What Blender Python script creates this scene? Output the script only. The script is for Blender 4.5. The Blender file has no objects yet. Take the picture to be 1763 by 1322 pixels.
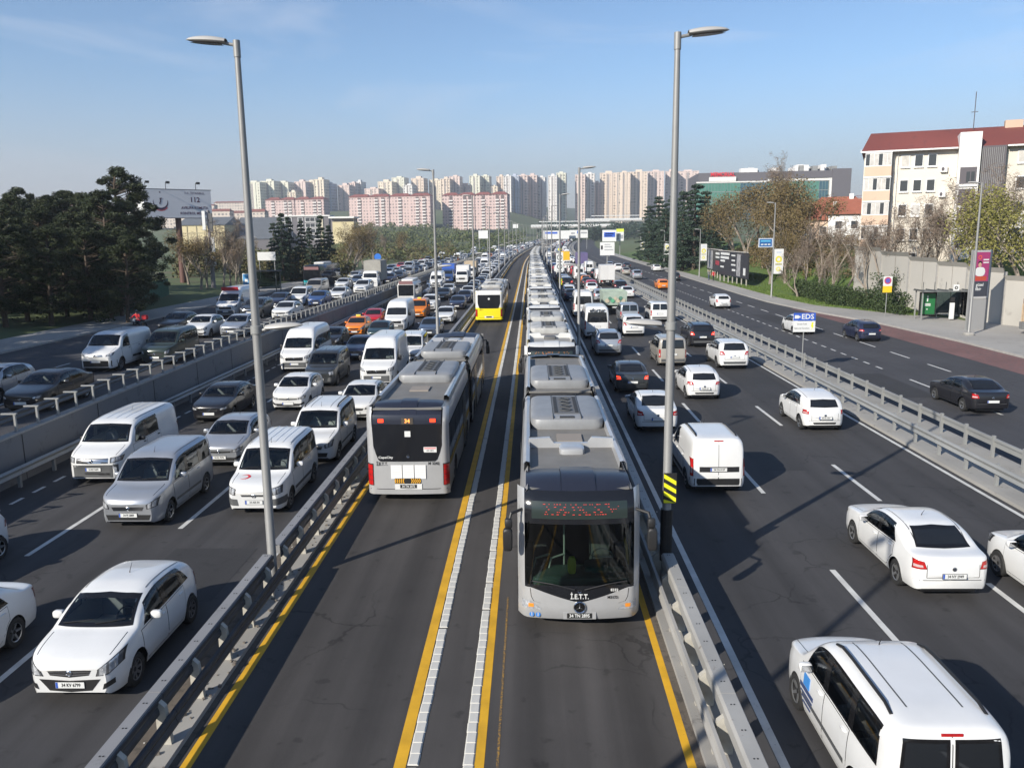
import bpy, bmesh, math, random
import numpy as np
from mathutils import Vector, Matrix
from mathutils.bvhtree import BVHTree
random.seed(7); RNG = np.random.default_rng(7)
SC = bpy.context.scene
COL = SC.collection
R = math.radians

# ---------------------------------------------------------------- camera
cam = bpy.data.objects.new('camera', bpy.data.cameras.new('camera')); COL.objects.link(cam)
right = Vector((0.99966764, 0.02282391, -0.0119862)); down = Vector((-0.00765461, -0.18118673, -0.98341892)); fwd = Vector((-0.02461721, 0.98318383, -0.18095181))
mw = Matrix.Identity(4)
for i in range(3):
    mw[i][0] = right[i]; mw[i][1] = -down[i]; mw[i][2] = -fwd[i]
mw[2][3] = 8.2
cam.matrix_world = mw
cam.data.sensor_width = 36.0; cam.data.sensor_fit = 'HORIZONTAL'; cam.data.lens = 36.0*1400/1763
cam.data.clip_start = 0.1; cam.data.clip_end = 9000
SC.camera = cam

# ---------------------------------------------------------------- sky and sun
SUN_EL, SUN_AZ = 27.0, 222.0          # azimuth clockwise from +Y: behind the camera, to the left
wd = bpy.data.worlds.new('World'); SC.world = wd; wd.use_nodes = True
nt = wd.node_tree; nt.nodes.clear()
sky = nt.nodes.new('ShaderNodeTexSky'); sky.sky_type = 'NISHITA'; sky.sun_disc = False
sky.sun_elevation = R(SUN_EL); sky.sun_rotation = R(SUN_AZ); sky.altitude = 60; sky.air_density = 1.0; sky.dust_density = .25; sky.ozone_density = 4.5
bg = nt.nodes.new('ShaderNodeBackground'); bg.inputs[1].default_value = 0.105
out = nt.nodes.new('ShaderNodeOutputWorld')
# thin cirrus: stretched noise over the sky direction
tc = nt.nodes.new('ShaderNodeTexCoord'); sep = nt.nodes.new('ShaderNodeSeparateXYZ'); nt.links.new(tc.outputs['Generated'], sep.inputs[0])
az = nt.nodes.new('ShaderNodeMath'); az.operation = 'ARCTAN2'; nt.links.new(sep.outputs['X'], az.inputs[0]); nt.links.new(sep.outputs['Y'], az.inputs[1])
cmb = nt.nodes.new('ShaderNodeCombineXYZ'); nt.links.new(az.outputs[0], cmb.inputs[0])
zm = nt.nodes.new('ShaderNodeMath'); zm.operation = 'MULTIPLY'; zm.inputs[1].default_value = 5.0; nt.links.new(sep.outputs['Z'], zm.inputs[0])
nt.links.new(zm.outputs[0], cmb.inputs[1])
nz = nt.nodes.new('ShaderNodeTexNoise'); nz.inputs['Scale'].default_value = 2.6; nz.inputs['Detail'].default_value = 7; nz.inputs['Roughness'].default_value = .55; nz.inputs['Distortion'].default_value = .6
nt.links.new(cmb.outputs[0], nz.inputs['Vector'])
rp = nt.nodes.new('ShaderNodeMapRange'); rp.inputs[1].default_value = .52; rp.inputs[2].default_value = .80; rp.inputs[3].default_value = 0; rp.inputs[4].default_value = .42
nt.links.new(nz.outputs['Fac'], rp.inputs[0])
mx = nt.nodes.new('ShaderNodeMix'); mx.data_type = 'RGBA'; mx.inputs['B'].default_value = (6.0, 6.2, 6.8, 1)
nt.links.new(rp.outputs[0], mx.inputs['Factor']); nt.links.new(sky.outputs[0], mx.inputs['A'])
# smog layer low over the whole horizon
hb = nt.nodes.new('ShaderNodeMapRange'); hb.interpolation_type = 'SMOOTHSTEP'; hb.inputs[1].default_value = -.02; hb.inputs[2].default_value = .20; hb.inputs[3].default_value = .85; hb.inputs[4].default_value = 0; nt.links.new(sep.outputs['Z'], hb.inputs[0])
mh = nt.nodes.new('ShaderNodeMix'); mh.data_type = 'RGBA'; mh.inputs['B'].default_value = (3.2, 3.0, 3.3, 1); nt.links.new(hb.outputs[0], mh.inputs['Factor']); nt.links.new(mx.outputs['Result'], mh.inputs['A'])
nt.links.new(mh.outputs['Result'], bg.inputs[0]); nt.links.new(bg.outputs[0], out.inputs[0])

sl = bpy.data.lights.new('sun', 'SUN'); sl.energy = 5.0; sl.angle = R(0.5); sl.color = (1.0, .93, .82)
so = bpy.data.objects.new('sun', sl); COL.objects.link(so)
sd = Vector((math.sin(R(SUN_AZ-180))*math.cos(R(SUN_EL)), math.cos(R(SUN_AZ-180))*math.cos(R(SUN_EL)), -math.sin(R(SUN_EL))))
so.rotation_euler = sd.to_track_quat('-Z', 'Y').to_euler(); so.location = (-30, -30, 60)
SC.view_settings.view_transform = 'Standard'; SC.view_settings.look = 'None'; SC.view_settings.exposure = 0.5; SC.view_settings.gamma = 1.0
SC.render.engine = 'CYCLES'
SC.cycles.max_bounces = 6; SC.cycles.transparent_max_bounces = 8; SC.cycles.volume_bounces = 0
SC.cycles.caustics_reflective = False; SC.cycles.caustics_refractive = False

# ---------------------------------------------------------------- materials
MATS = {}
def mat(name, col, rough=.5, metal=0., spec=.5, coat=0., var=None, bump=None, emis=None, alpha=None):
    """plain procedural Principled material; var=(scale, amount) mottles the colour, bump=(scale, strength)"""
    if name in MATS: return MATS[name]
    m = bpy.data.materials.new(name); m.use_nodes = True; t = m.node_tree; b = t.nodes['Principled BSDF']
    c = (*col, 1)
    b.inputs['Base Color'].default_value = c; b.inputs['Roughness'].default_value = rough; b.inputs['Metallic'].default_value = metal
    b.inputs['Specular IOR Level'].default_value = spec
    if coat: b.inputs['Coat Weight'].default_value = coat; b.inputs['Coat Roughness'].default_value = .05
    if emis: b.inputs['Emission Color'].default_value = (*emis[0], 1); b.inputs['Emission Strength'].default_value = emis[1]
    if var or bump:
        tcn = t.nodes.new('ShaderNodeTexCoord')
    if var:
        n = t.nodes.new('ShaderNodeTexNoise'); n.inputs['Scale'].default_value = var[0]; n.inputs['Detail'].default_value = 5; n.inputs['Roughness'].default_value = .65
        t.links.new(tcn.outputs['Object'], n.inputs['Vector'])
        mr = t.nodes.new('ShaderNodeMapRange'); mr.inputs[1].default_value = .25; mr.inputs[2].default_value = .75
        mr.inputs[3].default_value = 1-var[1]; mr.inputs[4].default_value = 1+var[1]*.6; t.links.new(n.outputs['Fac'], mr.inputs[0])
        v = t.nodes.new('ShaderNodeVectorMath'); v.operation = 'SCALE'; v.inputs[0].default_value = col
        t.links.new(mr.outputs[0], v.inputs['Scale']); t.links.new(v.outputs[0], b.inputs['Base Color'])
    if bump:
        n2 = t.nodes.new('ShaderNodeTexNoise'); n2.inputs['Scale'].default_value = bump[0]; n2.inputs['Detail'].default_value = 3
        t.links.new(tcn.outputs['Object'], n2.inputs['Vector'])
        bp = t.nodes.new('ShaderNodeBump'); bp.inputs['Strength'].default_value = bump[1]; bp.inputs['Distance'].default_value = .02
        t.links.new(n2.outputs['Fac'], bp.inputs['Height']); t.links.new(bp.outputs[0], b.inputs['Normal'])
    if alpha is not None: b.inputs['Alpha'].default_value = alpha
    MATS[name] = m
    return m

def tint_glass(name, tint, trans, rough=.02):
    """tinted pane: sky reflection by Fresnel over a darkened see-through layer"""
    m = bpy.data.materials.new(name); m.use_nodes = True; t = m.node_tree; t.nodes.clear()
    o = t.nodes.new('ShaderNodeOutputMaterial'); g = t.nodes.new('ShaderNodeBsdfGlossy'); g.inputs['Roughness'].default_value = rough; g.inputs['Color'].default_value = (.9, .95, 1, 1)
    tr = t.nodes.new('ShaderNodeBsdfTransparent'); tr.inputs[0].default_value = (tint[0]*trans, tint[1]*trans, tint[2]*trans, 1)
    fr = t.nodes.new('ShaderNodeFresnel'); fr.inputs[0].default_value = 1.5
    mx = t.nodes.new('ShaderNodeMixShader'); t.links.new(fr.outputs[0], mx.inputs[0]); t.links.new(tr.outputs[0], mx.inputs[1]); t.links.new(g.outputs[0], mx.inputs[2])
    t.links.new(mx.outputs[0], o.inputs[0]); MATS[name] = m
    return m

def asphalt(name, col, streak=.25, tracks=(), seed=0.0):
    """worn asphalt: fine grain, blotches, long streaks in the driving direction, polished wheel tracks at given X"""
    m = bpy.data.materials.new(name); m.use_nodes = True; t = m.node_tree; b = t.nodes['Principled BSDF']; L = t.links.new
    tcn = t.nodes.new('ShaderNodeTexCoord')
    def noise(scale, sc3, det=4, rgh=.6):
        mp = t.nodes.new('ShaderNodeMapping'); mp.inputs['Scale'].default_value = sc3; mp.inputs['Location'].default_value = (seed, seed*1.7, 0); L(tcn.outputs['Object'], mp.inputs[0])
        n = t.nodes.new('ShaderNodeTexNoise'); n.inputs['Scale'].default_value = scale; n.inputs['Detail'].default_value = det; n.inputs['Roughness'].default_value = rgh; L(mp.outputs[0], n.inputs['Vector']); return n.outputs['Fac']
    def rng(v, a, bb, lo=.25, hi=.75):
        r = t.nodes.new('ShaderNodeMapRange'); r.inputs[1].default_value = lo; r.inputs[2].default_value = hi; r.inputs[3].default_value = a; r.inputs[4].default_value = bb; L(v, r.inputs[0]); return r.outputs[0]
    def mul(a, bb):
        q = t.nodes.new('ShaderNodeMath'); q.operation = 'MULTIPLY'; L(a, q.inputs[0]); L(bb, q.inputs[1]); return q.outputs[0]
    f = mul(rng(noise(60, (1, 1, 1), 3, .8), .72, 1.25), rng(noise(.22, (1, 1, 1), 5), .82, 1.16))
    f = mul(f, rng(noise(1.0, (1.6, .03, 1), 4), 1-streak, 1+streak))
    f = mul(f, rng(noise(1.3, (1, .5, 1), 5, .7), .92, 1.06))
    # fine cracks and sealed joints, only where the noise mask lets them through
    vo = t.nodes.new('ShaderNodeTexVoronoi'); vo.feature = 'DISTANCE_TO_EDGE'; vo.inputs['Scale'].default_value = .42
    dw = t.nodes.new('ShaderNodeVectorMath'); dw.operation = 'ADD'; wnz = t.nodes.new('ShaderNodeTexNoise'); wnz.inputs['Scale'].default_value = 1.1; wnz.inputs['Detail'].default_value = 5; L(tcn.outputs['Object'], wnz.inputs['Vector']); L(tcn.outputs['Object'], dw.inputs[0]); L(wnz.outputs['Color'], dw.inputs[1]); L(dw.outputs[0], vo.inputs['Vector'])
    ck = rng(vo.outputs['Distance'], .55, 1.0, .004, .014); msk = rng(noise(.16, (1, 1, 1), 3), 0, 1, .52, .60)
    cm = t.nodes.new('ShaderNodeMix'); cm.inputs['A'].default_value = 1.0; L(msk, cm.inputs['Factor']); L(ck, cm.inputs['B']); f = mul(f, cm.outputs['Result'])
    f = mul(f, rng(noise(2.2, (1, 1, 1), 3, .5), .70, 1.0, .30, .36))      # oil drips
    if tracks:
        sx = t.nodes.new('ShaderNodeSeparateXYZ'); L(tcn.outputs['Object'], sx.inputs[0])
        for (xc, hw, amt) in tracks:
            d = t.nodes.new('ShaderNodeMath'); d.operation = 'SUBTRACT'; L(sx.outputs['X'], d.inputs[0]); d.inputs[1].default_value = xc
            a = t.nodes.new('ShaderNodeMath'); a.operation = 'ABSOLUTE'; L(d.outputs[0], a.inputs[0])
            r = t.nodes.new('ShaderNodeMapRange'); r.interpolation_type = 'SMOOTHSTEP'; r.inputs[1].default_value = 0; r.inputs[2].default_value = hw; r.inputs[3].default_value = amt; r.inputs[4].default_value = 1.0; L(a.outputs[0], r.inputs[0])
            f = mul(f, r.outputs[0])
    v = t.nodes.new('ShaderNodeVectorMath'); v.operation = 'SCALE'; v.inputs[0].default_value = col; L(f, v.inputs['Scale']); L(v.outputs[0], b.inputs['Base Color'])
    b.inputs['Roughness'].default_value = .82; b.inputs['Specular IOR Level'].default_value = .35
    bp = t.nodes.new('ShaderNodeBump'); bp.inputs['Strength'].default_value = .35; bp.inputs['Distance'].default_value = .012; L(noise(55, (1, 1, 1), 4, .8), bp.inputs['Height']); L(bp.outputs[0], b.inputs['Normal'])
    MATS[name] = m
    return m

def worn(name, col, under, cover=.5, scale=9, rough=.7):
    """paint or concrete worn through in patches to what lies under it"""
    m = bpy.data.materials.new(name); m.use_nodes = True; t = m.node_tree; b = t.nodes['Principled BSDF']; L = t.links.new
    tcn = t.nodes.new('ShaderNodeTexCoord'); n = t.nodes.new('ShaderNodeTexNoise'); n.inputs['Scale'].default_value = scale; n.inputs['Detail'].default_value = 8; n.inputs['Roughness'].default_value = .75; L(tcn.outputs['Object'], n.inputs['Vector'])
    r = t.nodes.new('ShaderNodeMapRange'); r.inputs[1].default_value = cover; r.inputs[2].default_value = cover+.10; L(n.outputs['Fac'], r.inputs[0])
    n2 = t.nodes.new('ShaderNodeTexNoise'); n2.inputs['Scale'].default_value = scale*.12; n2.inputs['Detail'].default_value = 4; L(tcn.outputs['Object'], n2.inputs['Vector'])
    r2 = t.nodes.new('ShaderNodeMapRange'); r2.inputs[1].default_value = .3; r2.inputs[2].default_value = .7; r2.inputs[3].default_value = .8; r2.inputs[4].default_value = 1.1; L(n2.outputs['Fac'], r2.inputs[0])
    mx = t.nodes.new('ShaderNodeMix'); mx.data_type = 'RGBA'; mx.inputs['A'].default_value = (*col, 1); mx.inputs['B'].default_value = (*under, 1); L(r.outputs[0], mx.inputs['Factor'])
    v = t.nodes.new('ShaderNodeVectorMath'); v.operation = 'SCALE'; L(mx.outputs['Result'], v.inputs[0]); L(r2.outputs[0], v.inputs['Scale']); L(v.outputs[0], b.inputs['Base Color'])
    b.inputs['Roughness'].default_value = rough; MATS[name] = m
    return m

def leafmat(name, c1, c2, rough=.6):
    m = bpy.data.materials.new(name); m.use_nodes = True; t = m.node_tree; b = t.nodes['Principled BSDF']; L = t.links.new
    g = t.nodes.new('ShaderNodeNewGeometry'); r = t.nodes.new('ShaderNodeMix'); r.data_type = 'RGBA'; r.inputs['A'].default_value = (*c1, 1); r.inputs['B'].default_value = (*c2, 1)
    L(g.outputs['Random Per Island'], r.inputs['Factor']); L(r.outputs['Result'], b.inputs['Base Color']); b.inputs['Roughness'].default_value = rough; b.inputs['Specular IOR Level'].default_value = .25
    MATS[name] = m
    return m

def windowgrid(name, wall, glass, fx, fz, wfrac=.5, hfrac=.5, wall2=None, band=None):
    """far facade: grid of window openings too small to tell apart, by object coords (x along the wall, z up)"""
    m = bpy.data.materials.new(name); m.use_nodes = True; t = m.node_tree; b = t.nodes['Principled BSDF']; L = t.links.new
    tcn = t.nodes.new('ShaderNodeTexCoord'); s = t.nodes.new('ShaderNodeSeparateXYZ'); L(tcn.outputs['Object'], s.inputs[0])
    def M2(op, a, bv):
        q = t.nodes.new('ShaderNodeMath'); q.operation = op
        L(a, q.inputs[0])
        if isinstance(bv, (int, float)): q.inputs[1].default_value = bv
        else: L(bv, q.inputs[1])
        return q.outputs[0]
    xy = M2('ADD', s.outputs['X'], s.outputs['Y'])
    u = M2('FRACT', M2('DIVIDE', xy, fx), 0); v = M2('FRACT', M2('DIVIDE', s.outputs['Z'], fz), 0)
    wn = t.nodes.new('ShaderNodeTexWhiteNoise'); wn.noise_dimensions = '2D'
    cc = t.nodes.new('ShaderNodeCombineXYZ'); L(M2('FLOOR', M2('DIVIDE', xy, fx), 0), cc.inputs[0]); L(M2('FLOOR', M2('DIVIDE', s.outputs['Z'], fz), 0), cc.inputs[1]); L(cc.outputs[0], wn.inputs['Vector'])
    wx = M2('ADD', M2('MULTIPLY', wn.outputs['Value'], .25), wfrac-.12)
    k = M2('MULTIPLY', M2('LESS_THAN', u, wx), M2('LESS_THAN', v, hfrac))
    k = M2('MULTIPLY', k, M2('ADD', M2('MULTIPLY', wn.outputs['Value'], .5), .5))
    mx = t.nodes.new('ShaderNodeMix'); mx.data_type = 'RGBA'; mx.inputs['A'].default_value = (*wall, 1); mx.inputs['B'].default_value = (*glass, 1); L(k, mx.inputs['Factor'])
    L(mx.outputs['Result'], b.inputs['Base Color']); b.inputs['Roughness'].default_value = .7; MATS[name] = m
    return m

# ---------------------------------------------------------------- mesh builder
class MB:
    def __init__(s): s.v = []; s.f = []; s.m = []
    def add(s, vs, fs, mi=0):
        o = len(s.v); s.v.extend([tuple(p) for p in vs]); s.f.extend([tuple(i+o for i in f) for f in fs]); s.m.extend([mi]*len(fs)); return s
    def box(s, c, d, mi=0, rz=0, rx=0, taper=1.0):
        hx, hy, hz = d[0]/2, d[1]/2, d[2]/2
        vs = [(x*(taper if z > 0 else 1), y*(taper if z > 0 else 1), z) for z in (-hz, hz) for x, y in ((-hx, -hy), (hx, -hy), (hx, hy), (-hx, hy))]
        if rx: vs = [(x, y*math.cos(rx)-z*math.sin(rx), y*math.sin(rx)+z*math.cos(rx)) for x, y, z in vs]
        if rz: vs = [(x*math.cos(rz)-y*math.sin(rz), x*math.sin(rz)+y*math.cos(rz), z) for x, y, z in vs]
        return s.add([(x+c[0], y+c[1], z+c[2]) for x, y, z in vs], [(3, 2, 1, 0), (4, 5, 6, 7), (0, 1, 5, 4), (1, 2, 6, 5), (2, 3, 7, 6), (3, 0, 4, 7)], mi)
    def bbox(s, x0, x1, y0, y1, z0, z1, mi=0): return s.box(((x0+x1)/2, (y0+y1)/2, (z0+z1)/2), (x1-x0, y1-y0, z1-z0), mi)
    def tube(s, pts, rad, n=8, mi=0, cap=True):
        pts = [Vector(p) for p in pts]; rads = rad if isinstance(rad, (list, tuple)) else [rad]*len(pts)
        rings = []
        for i, p in enumerate(pts):
            d = (pts[min(i+1, len(pts)-1)]-pts[max(i-1, 0)]).normalized()
            a = d.cross(Vector((0, 0, 1)));
            if a.length < .05: a = d.cross(Vector((1, 0, 0)))
            a.normalize(); b = d.cross(a)
            rings.append([p+(a*math.cos(2*math.pi*k/n)+b*math.sin(2*math.pi*k/n))*rads[i] for k in range(n)])
        vs = [q for r in rings for q in r]; fs = []
        for i in range(len(rings)-1):
            for k in range(n): fs.append((i*n+k, i*n+(k+1) % n, (i+1)*n+(k+1) % n, (i+1)*n+k))
        if cap: fs.append(tuple(range(n-1, -1, -1))); fs.append(tuple((len(rings)-1)*n+k for k in range(n)))
        return s.add(vs, fs, mi)
    def lathe(s, prof, n=16, c=(0, 0, 0), axis='Z', mi=0):
        vs = []
        for (r, h) in prof:
            for k in range(n):
                a = 2*math.pi*k/n; x, y = r*math.cos(a), r*math.sin(a)
                p = (x, y, h) if axis == 'Z' else ((h, x, y) if axis == 'X' else (x, h, y))
                vs.append((p[0]+c[0], p[1]+c[1], p[2]+c[2]))
        fs = []
        for i in range(len(prof)-1):
            for k in range(n): fs.append((i*n+k, i*n+(k+1) % n, (i+1)*n+(k+1) % n, (i+1)*n+k))
        return s.add(vs, fs, mi)
    def grid(s, P, mi=0, close=False):
        ny, nx = len(P), len(P[0]); vs = [p for r in P for p in r]
        return s.add(vs, [(j*nx+i, j*nx+i+1, (j+1)*nx+i+1, (j+1)*nx+i) for j in range(ny-1) for i in range(nx-1)], mi)
    def prism(s, poly, h0, h1, plane='XY', mi=0):
        """extrude a 2D polygon; plane XY -> along Z, XZ -> along Y, YZ -> along X"""
        def P(a, b, h): return (a, b, h) if plane == 'XY' else ((a, h, b) if plane == 'XZ' else (h, a, b))
        n = len(poly); vs = [P(a, b, h0) for a, b in poly]+[P(a, b, h1) for a, b in poly]
        return s.add(vs, [tuple(range(n-1, -1, -1)), tuple(range(n, 2*n))]+[(i, (i+1) % n, (i+1) % n+n, i+n) for i in range(n)], mi)
    def mesh(s, name, smooth=None):
        me = bpy.data.meshes.new(name); me.from_pydata(s.v, [], s.f)
        if any(s.m): me.polygons.foreach_set('material_index', s.m)
        if smooth:
            me.polygons.foreach_set('use_smooth', [True]*len(me.polygons)); me.set_sharp_from_angle(angle=R(smooth))
        me.update(); return me
    def build(s, name, mats=None, parent=None, smooth=None, loc=None, rz=0):
        me = s.mesh(name, smooth)
        return place(name, me, mats, parent, loc, rz)

def fixnormals(me):
    b = bmesh.new(); b.from_mesh(me); bmesh.ops.recalc_face_normals(b, faces=b.faces); b.to_mesh(me); b.free(); return me

def place(name, me, mats=None, parent=None, loc=None, rz=0):
    if mats is not None:
        if len(me.materials): me.materials.clear()
        for m in (mats if isinstance(mats, (list, tuple)) else [mats]): me.materials.append(m)
    o = bpy.data.objects.new(name, me); COL.objects.link(o)
    if parent is not None: o.parent = parent
    if loc is not None: o.location = loc
    if rz: o.rotation_euler[2] = rz
    return o

def tag(o, label=None, cat=None, group=None, kind=None):
    if label: o['label'] = label
    if cat: o['category'] = cat
    if group: o['group'] = group
    if kind: o['kind'] = kind
    return o

def thing(name, label, cat, loc=(0, 0, 0), rz=0, group=None):
    o = bpy.data.objects.new(name, None); COL.objects.link(o); o.empty_display_size = .3
    o.location = loc; o.rotation_euler[2] = rz
    return tag(o, label, cat, group)

CH = {}
def copy_tree(o, parent=None, remap=None):
    c = o.copy(); COL.objects.link(c); c.parent = parent
    if remap and c.type == 'MESH':
        for i, sl_ in enumerate(c.material_slots):
            if sl_.material and sl_.material.name in remap:
                c.material_slots[i].link = 'OBJECT'; c.material_slots[i].material = remap[sl_.material.name]
    for ch in CH.get(o.name) or o.children: copy_tree(ch, c, remap)
    return c

TXT = {}
def evaluated_mesh(o):
    """evaluate a text or a modifier stack in an empty side scene, so that the full scene is not updated each time"""
    s2 = bpy.data.scenes.new('side'); s2.collection.objects.link(o)
    with bpy.context.temp_override(scene=s2, view_layer=s2.view_layers[0]): dg = bpy.context.evaluated_depsgraph_get()
    me = bpy.data.meshes.new_from_object(o.evaluated_get(dg)); bpy.data.scenes.remove(s2); return me
def text_mesh(body, size, font_bold=False, extrude=.002):
    k = (body, size, font_bold)
    if k in TXT: return TXT[k]
    cu = bpy.data.curves.new('lettering', 'FONT'); cu.body = body; cu.size = size; cu.align_x = 'CENTER'; cu.align_y = 'CENTER'; cu.extrude = extrude; cu.resolution_u = 2
    if font_bold: cu.offset = size*.018
    o = bpy.data.objects.new('lettering', cu); me = evaluated_mesh(o); me.name = 'lettering'
    bpy.data.objects.remove(o); TXT[k] = me
    return me
def lettering(name, body, size, m, parent, loc, face='-Y', bold=True, sx=1.0, tilt=0.0):
    """flat letters standing on a surface that looks towards face"""
    me = text_mesh(body, size, bold).copy(); me.materials.clear(); me.materials.append(m)
    o = bpy.data.objects.new(name, me); COL.objects.link(o); o.parent = parent; o.location = loc
    rz = {'-Y': 0, '+Y': math.pi, '-X': -math.pi/2, '+X': math.pi/2}[face] if isinstance(face, str) else face
    o.rotation_euler = (math.pi/2+tilt, 0, rz); o.scale = (sx, 1, 1)
    return o

def pchip(pts):
    xs = np.array([p[0] for p in pts], float); ys = np.array([p[1] for p in pts], float); h = np.diff(xs); d = np.diff(ys)/h; m = np.zeros(len(xs))
    for i in range(1, len(xs)-1):
        if d[i-1]*d[i] > 0:
            w1 = 2*h[i]+h[i-1]; w2 = h[i]+2*h[i-1]; m[i] = (w1+w2)/(w1/d[i-1]+w2/d[i])
    m[0] = d[0]; m[-1] = d[-1]
    def f(x):
        x = min(max(x, xs[0]), xs[-1]); i = min(int(np.searchsorted(xs, x, 'right'))-1, len(xs)-2); t = (x-xs[i])/h[i]
        return float((1+2*t)*(1-t)**2*ys[i]+t*(1-t)**2*h[i]*m[i]+t*t*(3-2*t)*ys[i+1]+t*t*(t-1)*h[i]*m[i+1])
    return f
def lin(pts):
    xs = [p[0] for p in pts]; ys = [p[1] for p in pts]
    return lambda x: float(np.interp(x, xs, ys))

# the corridor: straight and level near the camera, then bending right and climbing
def xoff(Y): return 1.0e-4*max(0., Y-200)**2 if Y < 900 else 49+.14*(Y-900)
def zoff(Y): return 1.9e-5*max(0., Y-300)**2 if Y < 1000 else 9.31+.0266*(Y-1000)
def path(X, Y, z=0.): return (X+xoff(Y), Y, z+zoff(Y))
def heading(Y): return -math.atan2(xoff(Y+2)-xoff(Y-2), 4.0)
ORD = ['first', 'second', 'third', 'fourth', 'fifth', 'sixth', 'seventh', 'eighth', 'ninth', 'tenth', 'eleventh', 'twelfth', 'thirteenth', 'fourteenth', 'fifteenth', 'sixteenth', 'seventeenth', 'eighteenth', 'nineteenth', 'twentieth']
TENS = ['', '', 'twenty', 'thirty', 'forty', 'fifty', 'sixty', 'seventy', 'eighty', 'ninety']
def ordinal(n):
    if n <= 20: return ORD[n-1]
    t, u = divmod(n, 10)
    if u == 0: return TENS[t][:-1]+'ieth'
    return TENS[t]+'-'+ORD[u-1]
# ================================================================ SETTING
A_MAIN = asphalt('asphalt_main', (.048, .047, .049), .24, [(x+d, .42, .86) for x in (-8.4, -11.7, -14.9, 5.4, 8.9, 12.3) for d in (-.75, .75)], 3.)
A_BUS = asphalt('asphalt_bus', (.058, .054, .052), .28, [(.95-.95, .55, .72), (.95+.95, .55, .72), (-3.8-.95, .5, .72), (-3.8+.95, .5, .72), (.95, .35, 1.12)], 11.)
A_SERV = asphalt('asphalt_service', (.054, .054, .059), .12, (), 21.)
A_RED = worn('red_lane_paint', (.175, .088, .080), (.085, .072, .072), .52, 3.0, .8)
WHITE_LINE = worn('white_road_paint', (.55, .55, .53), (.16, .16, .16), .60, 14)
YEL_LINE = worn('yellow_road_paint', (.62, .34, .015), (.20, .12, .02), .62, 16)
SEP_WHITE = worn('separator_white', (.56, .55, .51), (.40, .38, .35), .58, 6, .65)
CONC = worn('concrete', (.30, .29, .27), (.17, .16, .15), .58, 2.5, .9)
CONC_D = worn('concrete_wall', (.17, .17, .175), (.11, .11, .115), .56, 1.2, .9)
PAVE = worn('paving', (.34, .325, .30), (.27, .26, .24), .55, .9, .9)
KERB = mat('kerb_stone', (.33, .32, .30), .85, var=(3, .2))
GALV = worn('galvanised_steel', (.25, .255, .25), (.17, .155, .14), .60, 4, .5)
GALV_L = worn('painted_steel_rail', (.33, .325, .31), (.17, .14, .12), .61, 5, .55)
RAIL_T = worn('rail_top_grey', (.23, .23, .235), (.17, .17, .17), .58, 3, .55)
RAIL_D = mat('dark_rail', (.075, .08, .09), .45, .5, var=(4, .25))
POSTM = mat('rail_post_paint', (.42, .40, .35), .55, .1, var=(6, .2))
BLACKM = mat('black_plastic', (.016, .016, .017), .5, spec=.4)
DIRT = worn('dirt', (.12, .10, .08), (.07, .06, .05), .5, 4, .95)
GRASS = worn('grass_ground', (.075, .125, .025), (.11, .105, .045), .55, .6, .95)
SCRUB = worn('scrub_ground', (.085, .115, .04), (.13, .11, .06), .53, .05, .95)

def lz(Y): return float(np.interp(Y, [0, 120, 300, 5000], [1.3, 1.3, .25, .25]))
def far_h(X, Y):
    return float(np.interp(Y, [0, 420, 650, 900, 1300, 2500, 5000], [0, 0, 5, 22, 46, 86, 86]))
def ground_z(u, Y):
    """u = lateral distance from the corridor axis"""
    zr = zoff(Y)
    if u > 17.0:
        rs = float(np.interp(Y, [0, 60, 70, 78, 105, 160, 260, 500], [47, 46, 42.0, 38.6, 33.5, 32, 36, 40])); k = float(np.interp(Y, [0, 40, 70, 250, 400], [2.5, 2.5, 5.5, 5.5, 1.]))
        side = k*min(1., max(0., (u-rs)/13.)); near = zr-.10+side
    elif u > -17.7: near = zr-.10
    elif u > -33: near = zr+lz(Y)-.10
    else: near = zr+lz(Y)-.1+min(1.2, (-33-u)*.05)
    b = min(1., max(0., (abs(u)-50)/110.)); b = b*b*(3-2*b)
    h = far_h(u, Y)
    if u < -35: h = h + 1.2
    return near*(1-b)+max(h, near*.6)*b
us = [-2000, -1200, -800, -550, -400, -300, -230, -180, -140, -110, -85, -65, -52, -44, -38, -33.2, -32.9, -25, -17.9, -17.69, -10, 0, 10, 17.0, 17.1, 24, 31, 32, 33.5, 35, 36.5, 38, 40, 43, 46, 50, 56, 64, 75, 90, 110, 140, 180, 230, 300, 400, 550, 800, 1200, 2000]
ys = [-120, -60, -20, 0, 20, 40, 55, 70, 80, 90, 100, 110, 125, 140, 160, 180, 205, 230, 260, 300, 340, 380, 420, 460, 500, 550, 600, 650, 700, 760, 820, 880, 940, 1000, 1080, 1160, 1240, 1320, 1450, 1600, 1900, 2300, 2600]
g = MB(); g.grid([[(u+xoff(Y), Y, ground_z(u, Y)) for u in us] for Y in ys])
tag(fixnormals(g.mesh('ground', 60)) and place('ground', fixnormals(g.mesh('ground', 60)), SCRUB), kind='structure')

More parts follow.
